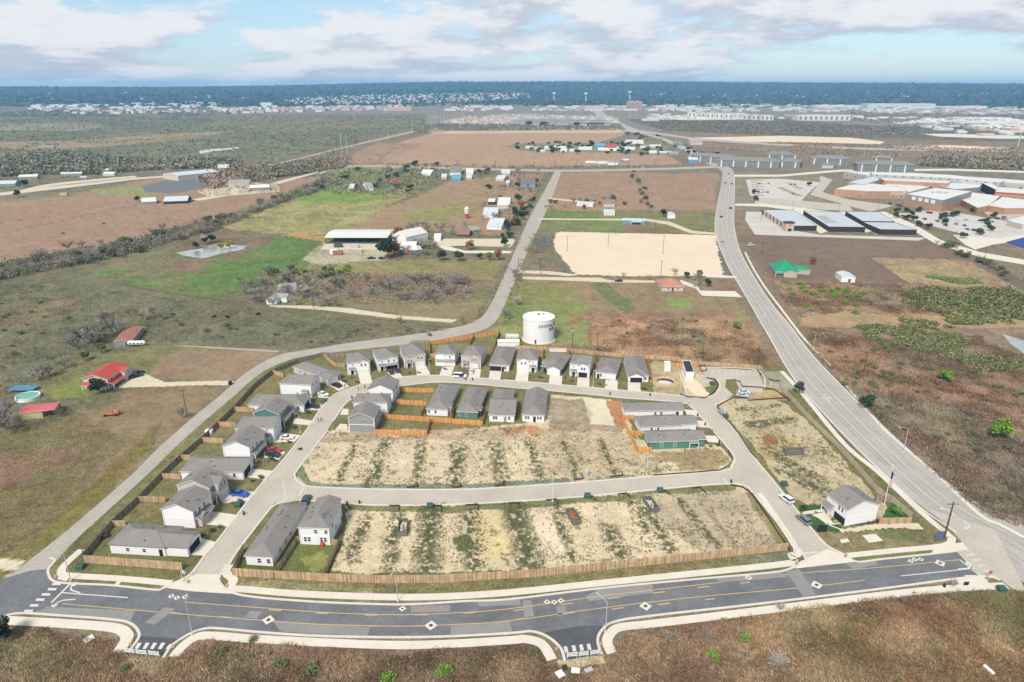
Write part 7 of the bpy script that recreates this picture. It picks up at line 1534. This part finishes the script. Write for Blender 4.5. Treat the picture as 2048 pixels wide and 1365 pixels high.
# near individual bushes
for poly, n, hs, pal, lab, grp in [
  ([(1640,570),(1730,580),(1735,600),(1640,595)], 9, (2.5,4), 'bright', 'bright green bush below the metal shed', 'green bushes below the metal shed'),
  ([(1560,565),(1720,580),(1730,640),(1600,630)], 26, (2,3.6), 'bright', 'bright green bush right of the highway', 'green bushes right of the highway'),
  ([(1640,690),(1840,680),(1960,730),(1700,800)], 22, (1.6,2.8), 'olive', 'low olive bush in the brush right of the highway', 'olive bushes right of the highway'),
  ([(1640,700),(2040,760),(2060,1000),(1850,900)], 36, (1.5,3), 'olive', 'low olive bush in the lower right brush', 'olive bushes of the lower right brush'),
  ([(0,600),(480,640),(600,680),(300,690),(0,740)], 34, (1.5,3.2), 'olive', 'olive shrub in the left pasture', 'shrubs of the left pasture'),
  ([(480,655),(880,660),(870,672),(640,692)], 16, (1.5,2.5), 'grey', 'grey shrub above the county road', 'shrubs above the county road'),
  ([(1190,640),(1450,640),(1500,680),(1400,715),(1190,700)], 14, (1.2,2.4), 'olive', 'small shrub in the rusty field', 'shrubs of the rusty field')]:
    for x, y in in_area(poly, n): bush((x,y), random.uniform(*hs), pal, lab, grp, 1.3, px=False)
for x, y, s_, pal, lab in [(1490,1279,1.9,'bright','bright green bush at bottom right, upper one'),(1430,1316,1.9,'bright','bright green bush at bottom right, lower one'),(885,1348,2.4,'bright','yellow-green bush at the bottom, right of centre left'),(775,1360,2.2,'bright','yellow-green bush at the bottom edge'),(620,1345,2.6,'olive','tall olive bush at the bottom left part'),(440,1310,2.0,'olive','olive bush right of the left stub road'),(560,1330,2.2,'olive','olive bush beside the tall one at the bottom'),(1068,1306,1.6,'olive','olive bush left of the bottom centre stub'),(1415,1272,2.2,'grey','grey bush on the brush right of the bottom centre stub'),(1340,1280,2.2,'grey','larger grey bush right of the bottom centre stub'),(1690,1265,1.6,'olive','olive bush in the lower right brush strip'),(250,1340,1.8,'olive','olive bush below the left barricades'),(505,1282,1.6,'olive','small olive bush at the pavement edge')]: bush((x,y), s_, pal, lab, None, 1.5)
for x, y, h_ in [(170,690,13),(200,680,12),(240,672,11),(150,700,9),(290,640,9),(325,640,8),(75,762,9),(100,752,8),(5,850,12),(20,870,10),(130,738,7),(120,835,5),(575,590,9),(590,612,8),(510,600,9),(545,612,7),(640,616,7),(655,612,8),(700,560,8),(812,508,9),(845,500,9),(852,512,7),(870,495,7),(795,486,11),(990,440,9),(985,425,8),(1022,420,9),(1030,400,8),(1000,400,8),(955,470,6),(930,455,7),(905,470,6),(965,440,7),(835,470,7),(1020,452,7),(1045,385,9),(1000,380,9),(1010,378,8),(1300,560,5),(1400,572,7),(1395,562,7),(650,380,8),(720,385,9),(760,380,9),(840,352,8),(700,350,9)]:
    tree((x,y), h_, random.choice(['twig','twig','twigpale']), 'wide bare grey tree beside a farmstead or track', 'bare trees round the farmsteads', 1.25)
# yard saplings and shrubs
YS = [(424,1062),(440,1055),(402,1070),(466,1008),(479,1003),(504,964),(521,955),(537,925),(548,921),(564,887),(576,884),(590,857),(616,826),(600,900),(541,918),(612,828),(687,763),(704,757),(712,764),(820,747),(835,745),(876,742),(888,738),(1060,752),(1080,755),(1130,757),(1140,762),(1212,772),(1196,768),(1290,779),(1282,777),(1425,862),(1432,890),(1422,894),(694,1022),(698,1016),(1700,1046),(1712,1044),(1722,1044),(1735,1044),(1748,1042),(1752,1040),(1616,1046),(1640,1062),(1650,1060),(1665,1040),(1632,1026)]
for x, y in YS: bush((x,y), random.uniform(.7,1.4), random.choice(['oak','olive']), 'small dark shrub in a front yard bed', 'front yard shrubs', 1.2)
for x, y in YS[:34:2]: 
    g = G(x+4,y+1); sheet('mulch_ring', [(g.x+.8*math.cos(t), g.y+.8*math.sin(t)) for t in np.linspace(0,2*math.pi,12)[:-1]], .03, M['mulch'], world=True)
# cattle
def cow(label, px, ang):
    g = G(*px); mb = bpy.data.meshes.new('cow'); V = [(-.9,0,1.15),(-.3,0,1.05),(.5,0,1.1),(.85,0,1.25),(1.2,0,1.15),(1.45,0,.95),(-.85,.25,.75),(-.9,.25,.4),(-.88,.25,0),(-.85,-.25,.75),(-.9,-.25,.4),(-.88,-.25,0),(.55,.22,.7),(.55,.22,.35),(.57,.22,0),(.55,-.22,.7),(.55,-.22,.35),(.57,-.22,0),(-1.15,0,1.05),(-1.2,0,.6)]
    Ed = [(0,1),(1,2),(2,3),(3,4),(4,5),(0,6),(6,7),(7,8),(0,9),(9,10),(10,11),(2,12),(12,13),(13,14),(2,15),(15,16),(16,17),(0,18),(18,19)]; Rr = [.34,.4,.36,.24,.18,.11]+[.13,.08,.06]*4+[.05,.03]
    mb.from_pydata(V, Ed, []); o = bpy.data.objects.new('cow', mb); COL.objects.link(o); o.modifiers.new('skin','SKIN')
    for i, x in enumerate(Rr): mb.skin_vertices[0].data[i].radius = (x, x)
    me = bpy.data.meshes.new_from_object(o.evaluated_get(bpy.context.evaluated_depsgraph_get())); bpy.data.objects.remove(o); me.materials.clear(); me.materials.append(mat('black_hide', S(26,24,24), var=.1)); o = obj('cow', me, None, (g.x,g.y,0), R(ang)); tag(o, label, 'cow')
cow('black cow in the left pasture, left one of a pair', (429,637), 20); cow('black cow in the left pasture, right one of a pair', (455,637), 160); cow('black cow in the left pasture, far right of the three', (517,631), 0); cow('dark cow in the far left brown pasture', (127,469), 10); cow('dark cow by the hedgerow in the brown pasture', (208,449), 190)

# ---------------------------------------------------------------- ground cover
EXCL = [W([(345,510),(350,500),(400,492),(430,484),(480,486),(500,492),(490,502),(440,514),(400,520)]), W([(1955,655),(2070,680),(2070,720),(1970,685)])]
def scatter(name, label, poly, n, size, pals, ntri=6, clump=None, thr=.45, hz=1.0, spread=.8, tri=.45, blade=False, own=.45, gain=1.25, hill=False, warp=6):
    P = W(poly) if not hill else [(-6500,4600),(6500,4600),(8600,11200),(-8600,11200)]; xs = [p[0] for p in P]; ys = [p[1] for p in P]; XX = []; YY = []; tot = 0
    while tot < n:
        X = rng.uniform(min(xs), max(xs), n*2); Y = rng.uniform(min(ys), max(ys), n*2); k = inpoly(X + (fbm(X/14, Y/14, 301, 4)-.5)*warp, Y + (fbm(X/14, Y/14, 303, 4)-.5)*warp, P)
        if clump: k &= fbm(X/clump, Y/clump, 77, 3) > thr - rng.uniform(0,.16,len(X))
        for e in EXCL: k &= ~inpoly(X, Y, e)
        XX.append(X[k]); YY.append(Y[k]); tot += k.sum()
    X = np.concatenate(XX)[:n]; Y = np.concatenate(YY)[:n]; s = rng.uniform(*size, n)
    c = np.repeat(np.stack([X, Y, np.zeros(n)], 1), ntri, 0); ss = np.repeat(s, ntri)
    if blade:
        m = n*ntri; b = c + np.column_stack([rng.normal(size=m)*ss*.55, rng.normal(size=m)*ss*.55, np.zeros(m)]); a = rng.uniform(0, 2*np.pi, m); wv = np.column_stack([np.cos(a), np.sin(a), np.zeros(m)])*(ss*.14)[:,None]
        wind = np.repeat(fbm(X/9, Y/9, 55, 2)*6.28, ntri); ln = np.column_stack([np.cos(wind)*.5 + rng.normal(size=m)*.35, np.sin(wind)*.5 + rng.normal(size=m)*.35, rng.uniform(.5,1.0,m)])*ss[:,None]
        T = np.stack([b-wv, b+wv, b+ln], 1)
    else:
        off = rng.normal(size=(n*ntri,3))*ss[:,None]*spread*.5; off[:,2] = np.abs(off[:,2])*hz + ss*.1
        T = leaf_tris(c+off, ss*tri)
    T[:,:,2] = np.maximum(T[:,:,2], 0.02)
    if hill: T[:,:,2] += np.repeat(hill_z(X, Y), ntri)[:,None] - 2
    zone = fbm(X/23, Y/23, 91, 3) + rng.uniform(-.12,.12,n); idx = np.clip(((zone-.25)/.5*len(pals)).astype(int), 0, len(pals)-1); cols = np.zeros((n,3))
    for i, p in enumerate(pals):
        k = idx == i; cols[k] = pick(p, k.sum())
    gc, _ = ground_colour(X, Y); cols = (cols*own + gc*(1-own))*gain
    me = veg_mesh(name, T, 1, np.clip(np.repeat(cols, ntri, 0)*rng.uniform(.8,1.2,(n*ntri,1)), 0, .7)); o = obj(name, me); tag(o, label, 'ground cover', kind='stuff'); return o
GREEN['dry'] = [(156,126,100),(172,142,110),(138,108,88),(184,158,122)]; GREEN['red'] = [(146,108,86),(134,100,82),(162,122,96)]; GREEN['straw'] = [(190,168,128),(174,150,112),(202,182,144)]; GREEN['weed'] = [(96,102,66),(110,114,74),(84,92,60)]; GREEN['mesq'] = [(94,110,62),(84,100,58),(110,120,72)]; GREEN['green'] = [(100,120,64),(112,130,72)]; GREEN['farg'] = [(84,98,70),(72,88,64),(96,106,76)]; GREEN['purple'] = [(138,124,114),(126,112,104),(150,136,124)]
FRONT1 = [(-300,1262),(0,1262),(110,1270),(220,1285),(220,1312),(330,1325),(390,1296),(420,1286),(500,1290),(760,1303),(1020,1295),(1080,1305),(1095,1330),(1215,1330),(1245,1275),(1310,1258),(1520,1232),(1767,1202),(1900,1188),(2020,1180),(2150,1200),(2300,1420),(-400,1420)]
scatter('dry_grass', 'tall dry brown grass and brush in the foreground', FRONT1, 60000, (.35,.75), ['red','dry','red','dry','straw','dry','weed'], 5, blade=True, own=.5, gain=1.26)
scatter('dry_grass', 'sparse grey and olive tufts over the foreground brush', FRONT1, 1800, (.5,1.1), ['grey','weed','olive','grey'], 12, 8, .5, tri=.2, gain=1.1)
RB = [(1600,650),(1700,672),(2060,672),(2400,900),(2200,1060),(2060,1062),(1965,1025),(1870,945),(1730,815),(1640,715)]
scatter('brush', 'grey and rusty brush right of the highway', RB, 50000, (.55,1.2), ['red','dry','purple','dry','purple','olive','grey'], 5, blade=True, own=.5, gain=1.18)
scatter('brush', 'green mesquite patch in the brush right of the highway', [(1730,655),(1830,638),(1900,650),(1870,668),(1980,700),(2010,720),(1960,745),(1890,735),(1850,700),(1780,700),(1735,680)], 5600, (.8,2.0), ['mesq','olive','mesq'], 8, 9, .42, tri=.32, own=.75, gain=1.15, warp=60)
scatter('brush', 'green mesquite thicket at the right edge', [(1840,590),(1900,578),(2000,582),(2300,600),(2300,650),(2000,638),(1850,632)], 7000, (1.0,2.6), ['mesq','olive','mesq'], 8, 12, .42, tri=.32, own=.75, gain=1.1, warp=70)
scatter('brush', 'low green crop patch in the straw field', [(1855,552),(1950,562),(1952,571),(1900,568),(1850,556)], 1200, (.8,1.4), ['bright','green'], 6, own=.85, gain=1.15, warp=25)
scatter('brush', 'dry brush between the highway and the straw field', [(1548,566),(1840,570),(1840,636),(1700,622),(1600,636)], 9000, (.6,1.3), ['red','dry','weed','purple'], 4, blade=True, gain=1.4)
scatter('brush', 'rusty weeds of the field behind the top row', [(1186,642),(1450,642),(1500,665),(1545,740),(1400,722),(1190,706)], 18000, (.5,1.0), ['red','dry','straw','red','weed'], 4, blade=True, gain=1.5)
scatter('dry_grass', 'olive grass tufts of the left pastures', [(0,562),(300,590),(700,640),(900,662),(640,690),(330,682),(60,790),(-200,900),(-200,600)], 22000, (.5,1.0), ['weed','olive','grey','dry','weed'], 4, blade=True, own=.3, gain=1.4)
scatter('dry_grass', 'mown brown and green tufts of the lower left pasture', [(-200,900),(100,800),(260,880),(330,880),(150,1010),(0,1120),(-200,1200)], 16000, (.3,.6), ['weed','dry','weed','straw'], 3, blade=True, own=.25, gain=1.3)
scatter('brush', 'undergrowth of the bare thicket', [(520,545),(950,545),(940,605),(740,608),(520,600)], 6000, (.8,1.8), ['grey','grey','grey','dry'], 10, tri=.2, own=.7, gain=1.4)
scatter('brush', 'tufts of the pond meadow', [(200,500),(350,480),(600,470),(640,520),(560,590),(230,560)], 4000, (.4,.8), ['weed','green','dry'], 3, 20, .5, blade=True, own=.2)
for i, P in enumerate([[(655,866),(900,866),(1060,850),(1245,860),(1440,900),(1466,922),(1260,955),(930,975),(640,972),(596,940)], [(690,1014),(1300,990),(1495,985),(1572,1088),(1080,1138),(655,1143)], [(1455,815),(1580,815),(1785,1030),(1665,1045)]]):
    PP = W(P); A = np.array([p for p in in_area(P, [9000,9000,6000][i])]); d = np.full(len(A), 9.9)
    for pts, hw in WEEDS: d = np.minimum(d, segdist(A[:,0]+ (fbm(A[:,0]/6,A[:,1]/6,3)-.5)*3, A[:,1], W(pts))/hw)
    keep = (d < 1.1) & (rng.random(len(A)) < .85) | (rng.random(len(A)) < .05 + .4*(fbm(A[:,0]/7, A[:,1]/7, 123, 3) > .56)); A = A[keep]; n = len(A); s = rng.uniform(.12,.38,n); nt_ = 5
    c = np.repeat(np.column_stack([A, np.zeros(n)]), nt_, 0); ss = np.repeat(s, nt_); off = rng.normal(size=(n*nt_,3))*ss[:,None]*.6; off[:,2] = np.abs(off[:,2])*.5+.03
    me = veg_mesh('weeds', leaf_tris(c+off, ss*.6), 1, np.repeat(pick('weed', n)*np.array([1.0,.93,1.05]), nt_, 0)); tag(obj('weeds', me), ['low weeds on the bare lots of the centre block','low weeds on the bare lots of the lower block','low weeds on the bare eastern lots'][i], 'ground cover', kind='stuff')
# far scrub
scatter('far_woods', 'grey bushes in the gravel yard left of centre', [(395,384),(450,366),(530,366),(575,366),(560,384),(480,390),(420,395)], 260, (1.5,4), ['grey','grey','purple','olive'], 14, 14, .46, 1.0, .9, .2)
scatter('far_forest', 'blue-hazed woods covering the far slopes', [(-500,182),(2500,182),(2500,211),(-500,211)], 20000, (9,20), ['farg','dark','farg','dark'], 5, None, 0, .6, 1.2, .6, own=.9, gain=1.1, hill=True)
scatter('far_woods', 'mixed undergrowth and low trees of the wooded paddocks', [(700,338),(850,336),(886,344),(870,368),(815,394),(660,392),(650,368)], 520, (2.5,6), ['grey','farg','grey','olive','grey'], 14, 26, .47, 1.0, .9, .22)
scatter('far_woods', 'shrubs and bare trees round the ranch yard', [(780,486),(850,482),(880,490),(860,512),(790,516)], 90, (2,4.5), ['grey','rust','grey','olive'], 18, None, 0, 1.0, .9, .2)
scatter('far_woods', 'low trees round the white farm buildings', [(960,345),(1100,350),(1060,420),(1030,455),(975,470),(960,410)], 150, (2,5), ['grey','rust','farg','grey'], 16, 20, .5, 1.0, .9, .2)
scatter('far_woods', 'shrubs lining the county road on its left', [(955,640),(985,600),(1010,545),(1040,480),(1034,478),(1000,545),(975,596),(945,636)], 60, (1,2.6), ['grey','olive'], 14, None, 0, 1.0, .9, .2)
scatter('far_woods', 'shrubs lining the county road on its right', [(1000,650),(1012,600),(1040,530),(1062,470),(1072,470),(1050,540),(1024,600),(1018,650)], 90, (1,3), ['grey','olive','green'], 14, None, 0, 1.0, .9, .2)
scatter('far_woods', 'weeds along the lane above the brown fields', [(750,326),(1120,334),(1330,331),(1330,334),(1120,339),(750,331)], 260, (1.2,3), ['grey','farg','olive'], 8, None, 0)
HEDG = [(-60,548),(0,532),(130,508),(250,490),(350,458),(430,446),(520,416),(600,388),(650,356),(664,360),(640,382),(560,408),(430,462),(350,482),(250,512),(130,536),(0,562),(-60,574)]
scatter('hedgerow', 'grey tangled undergrowth of the long diagonal hedgerow', HEDG, 2600, (2.2,4.2), ['grey','grey','olive','grey'], 18, None, 0, 1.1, .9, .16, own=.85, gain=1.05)
scatter('far_woods', 'bare round grove beyond the brown field', [(826,261),(882,259),(888,266),(832,268)], 160, (4,8), ['grey'], 12, None, 0, 1.0, .9, .25)
scatter('far_woods', 'grey bare woods at the far left', WOODS1, 2600, (4.5,8.5), ['grey','grey','farg','grey','olive'], 12, 40, .4, 1.0, .9, .28)
scatter('far_woods', 'mixed woods behind the gravel yard', WOODS2, 1100, (4,7.5), ['grey','farg','grey','rust'], 12, None, 0, 1.0, .9, .28)
scatter('far_woods', 'dark and grey woods behind the school', WOODS3, 1300, (4,8), ['grey','farg','purple','farg'], 10, None, 0, 1.0, .9, .28)
scatter('scrub', 'dark shrubs dotted over the far left plain', [(-400,240),(200,230),(430,232),(850,236),(850,250),(700,294),(640,322),(480,318),(260,318),(130,306),(-500,320)], 15000, (1.6,4.2), ['farg','olive','farg','grey'], 5, 90, .48)
scatter('scrub', 'tree line beyond the brown fields', [(850,250),(1240,250),(1250,261),(1000,262),(850,260)], 2600, (3,6), ['farg','grey','farg'], 6)
scatter('scrub', 'grey scrub right of the far highway', [(1250,240),(1400,243),(1560,245),(1700,250),(1900,268),(1700,272),(1500,270),(1330,262)], 9000, (2,4.5), ['grey','farg','grey','purple'], 5)
scatter('scrub', 'scrub beyond the construction ground', [(1560,286),(2200,300),(2200,326),(1850,322),(1440,300)], 3500, (1.5,3.5), ['grey','olive','dry'], 5, 60, .5)
scatter('scrub', 'dark scrub of the far right plain', [(1700,225),(2048,232),(2300,238),(2300,262),(2048,262),(1780,256),(1700,240)], 4000, (3,7), ['farg','grey'], 5, 120, .5)
scatter('scrub', 'green scrub left in the far distance', [(-700,222),(430,216),(520,222),(430,232),(-700,240)], 4000, (4,8), ['farg'], 5, 160, .46)
# ---------------------------------------------------------------- far town
def farbox(mb, px, py, w, d, h, ang, mi=0, ridge=False):
    g = G(px, py); ca, sa = math.cos(R(ang)), math.sin(R(ang)); P = [(g.x+ca*x-sa*y, g.y+sa*x+ca*y) for x, y in ((-w/2,-d/2),(w/2,-d/2),(w/2,d/2),(-w/2,d/2))]
    mb.prism(P, 0, h, mi)
    if ridge:
        q0 = ((P[0][0]+P[3][0])/2, (P[0][1]+P[3][1])/2, h+d*.28); q1 = ((P[1][0]+P[2][0])/2, (P[1][1]+P[2][1])/2, h+d*.28)
        mb.face([(*P[0],h),(*P[1],h),q1,q0], 2); mb.face([(*P[2],h),(*P[3],h),q0,q1], 2); mb.face([(*P[1],h),(*P[2],h),q1], 0); mb.face([(*P[3],h),(*P[0],h),q0], 0)
FM = [mat('far_white', S(226,224,220), var=.05), mat('far_cream', S(200,190,176), var=.1), mat('far_roof', S(140,140,146), var=.1), mat('far_pink', S(206,170,154), var=.1)]
def far_cluster(label, zones, name='far_houses'):
    mb = MB()
    for poly, n, w, h, white in zones:
        hills = poly[0][1] < 205; xs_ = [p[0] for p in poly]; ys_ = [p[1] for p in poly]
        def HS():
            while True:
                a_, b_ = random.uniform(min(xs_), max(xs_)), random.uniform(min(ys_), max(ys_))
                if inpoly(np.array([a_]), np.array([b_]), poly)[0]: return a_, b_
        for x, y in ([(0,0)]*n if hills else in_area(poly, n)):
            zb0 = None
            if hills:
                p_ = None
                while p_ is None: p_ = GH(*HS())
                x, y = p_.x, p_.y
            W0 = random.uniform(*w); d0 = W0*random.uniform(.5,.9); a = random.uniform(-10,10) + 90*random.randrange(2); u = (x, y)
            ca, sa = math.cos(R(a)), math.sin(R(a)); P = [(x+ca*i-sa*j, y+sa*i+ca*j) for i, j in ((-W0/2,-d0/2),(W0/2,-d0/2),(W0/2,d0/2),(-W0/2,d0/2))]; hh = random.uniform(*h); mi = 0 if random.random() < white else random.choice((1,1,3)); zb = float(hill_z(np.array([x]), np.array([y]))[0])
            mb.prism([tuple(p) for p in P], zb-6, zb+hh, mi, 2 if white < .8 and random.random() < .7 else mi)
    o = mb.build(name, FM); tag(o, label, 'far buildings', kind='stuff')
far_cluster('dense grey-roofed housing estate in the far centre', [([(885,246),(930,236),(1030,231),(1230,236),(1240,250),(1050,250),(920,252)], 620, (10,17), (5,8), .35)])
far_cluster('pale row of buildings along the far left', [([(60,214),(420,208),(440,215),(120,226),(60,222)], 90, (20,70), (6,12), .8), ([(130,224),(430,218),(560,214),(820,213),(820,221),(440,228),(160,230)], 200, (14,40), (7,12), .6)])
far_cluster('white dots of houses on the far wooded slopes', [([(560,200),(700,192),(1060,186),(1060,198),(900,206),(600,210)], 560, (12,24), (6,9), .8), ([(1100,182.5),(2048,184),(2048,196),(1300,196),(1100,193)], 26, (12,24), (6,8), .8), ([(0,182.5),(560,183),(560,200),(0,205)], 22, (12,24), (6,9), .8)])
far_cluster('pale commercial roofs along the far highway', [([(1050,214),(1500,210),(2048,216),(2048,232),(1700,226),(1500,224),(1250,224),(1060,222)], 380, (18,60), (5,10), .6), ([(1290,230),(1480,228),(1490,240),(1300,240)], 60, (16,40), (5,9), .7), ([(900,214),(1040,214),(1040,222),(900,224)], 40, (20,60), (6,10), .8), ([(1850,238),(2048,240),(2060,280),(1850,262)], 70, (16,50), (4,8), .8), ([(1560,232),(1850,234),(1850,240),(1560,240)], 20, (20,40), (5,8), .8)])
def farb(lab, px, py, w, d, h, ang, wall=0, cat='building', name='far_building', ridge=False, stripes=0, group=None):
    g = G(px, py); r = empty(name, (g.x, g.y, max(0, float(hill_z(np.array([g.x]), np.array([g.y]))[0])-1)), R(ang)); tag(r, lab, cat, group); mb = MB(); mb.prism([(-w/2,-d/2),(w/2,-d/2),(w/2,d/2),(-w/2,d/2)], 0, h, 0); mb.build('wall', FM[wall], r)
    if ridge: rb, _ = roof_mb(w+2, d+2, h+.2, 'x', 1, 1, .4, .5, .4); rb.build('roof', FM[2], r)
    else: mb = MB(); mb.box(-w/2-.3,w/2+.3,-d/2-.3,d/2+.3,h+.01,h+.8); mb.build('roof', FM[0], r)
    for k in range(stripes):
        x = -w/2 + w*(k+.5)/stripes; mb = MB(); mb.box(x-w/stripes*.22, x+w/stripes*.22, -d/2-.5, -d/2-.05, h*.15, h*.85); mb.build('window', FM[2], r)
for i, (x, y, w, h, a) in enumerate([(1040,249,46,9,0),(1052,250,46,9,0),(1066,250,46,9,0),(1080,251,50,9,0),(1095,251,50,9,0),(1112,250,50,9,0),(1130,251.5,56,9,0),(1146,252,56,9,0),(1162,252,50,9,0),(1176,253,50,9,0),(1190,253,56,9,0),(1204,253,50,9,0),(1060,246,50,9,4),(1085,246,50,9,4),(1110,246,50,9,4),(1140,246.5,50,9,4),(1168,247,50,9,4),(1195,247,50,9,4)]):
    farb('white three-storey block of the far estate with gabled grey roof', x, y, w, 16, h, a, 0, 'apartment block', 'far_apartment', True, 6, 'white apartment blocks of the far estate')
for i in range(9): farb('long white warehouse in the stepped row at the upper right', 1386+i*18, 234+i*.8, 46, 60, 16, -8, 0, 'warehouse', 'far_warehouse', False, 3, 'white warehouses at the upper right')
farb('wide white and pale blue hall beyond the grey scrub', 1640, 241, 190, 60, 17, 0, 0, 'hall', stripes=10); farb('long bright white hall on the far right horizon', 1795, 214, 420, 90, 18, 0, 0, 'hall'); farb('second long white hall right of the bright one', 1880, 217.5, 500, 60, 12, 0, 0, 'hall'); farb('white hall left on the far right horizon', 1670, 216, 260, 60, 14, 0, 0, 'hall')
farb('long white glasshouse roof at the right', 2000, 248, 260, 60, 8, 0, 0, 'hall'); farb('low white roof by the right edge', 1950, 240, 200, 40, 8, 0, 0, 'hall')
for i in range(5): farb('tall cream and orange tower block in the row near the far highway', 1256+i*6, 220.5, 17, 22, 42+i%2*4, 0, 3, 'tower block', 'tower_block', False, 2, 'cream tower blocks')
farb('pinkish stadium building with a small tower at the far left centre', 800, 222, 130, 40, 14, 0, 3, 'building'); farb('small pink tower left of the stadium building', 697, 220, 16, 16, 34, 0, 3, 'tower'); farb('reddish tower above the stadium building', 800, 221, 14, 14, 48, 0, 3, 'tower'); farb('white box building in the far left centre', 534, 213, 70, 30, 22, 0, 0, 'building')
farb('blue-white far hall left of the gravel pit', 1300, 243, 60, 30, 8, 0, 0, 'hall')
for lab, px, py, h_ in (('far water tower with a pale blue bulb beside the straight highway',1171.5,204,50),('slim white far water tower left of the highway',1108,200,40),('white far water tower right of the highway',1259,200,50)):
    g = GH(px, py); r = empty('water_tower', (g.x, g.y, g.z-2)); tag(r, lab, 'water tower'); mb = MB(); mb.tube((0,0,0),(0,0,h_),5,4,n=10); mb.build('column', FM[0], r); mb = MB(); mb.tube((0,0,h_),(0,0,h_+7),5,15,n=14); mb.tube((0,0,h_+7),(0,0,h_+16),15,13,n=14); mb.tube((0,0,h_+16),(0,0,h_+20),13,3,n=14); mb.build('bulb', FM[0], r)

# ---------------------------------------------------------------- labels of repeats: tell them apart by their order in the picture
def ordinal(n):
    u = ['','first','second','third','fourth','fifth','sixth','seventh','eighth','ninth','tenth','eleventh','twelfth','thirteenth','fourteenth','fifteenth','sixteenth','seventeenth','eighteenth','nineteenth']
    if n < 20: return u[n]
    t = {2:('twentieth','twenty'),3:('thirtieth','thirty'),4:('fortieth','forty')}[n//10]; return t[0] if n % 10 == 0 else t[1] + '-' + u[n % 10]
bpy.context.view_layer.update()
byl = {}
for o in bpy.data.objects:
    if o.parent is None and o.get('group') and o.get('label'): byl.setdefault(o['label'], []).append(o)
for lab, L_ in byl.items():
    if 2 <= len(L_) <= 40 and len(lab.split()) <= 13:
        L_.sort(key=lambda o: o.location.x / max(1, o.location.y))
        for i, o in enumerate(L_): o['label'] = lab + ', ' + ('leftmost' if i == 0 else 'rightmost' if i == len(L_)-1 else ordinal(i+1) + ' from left')
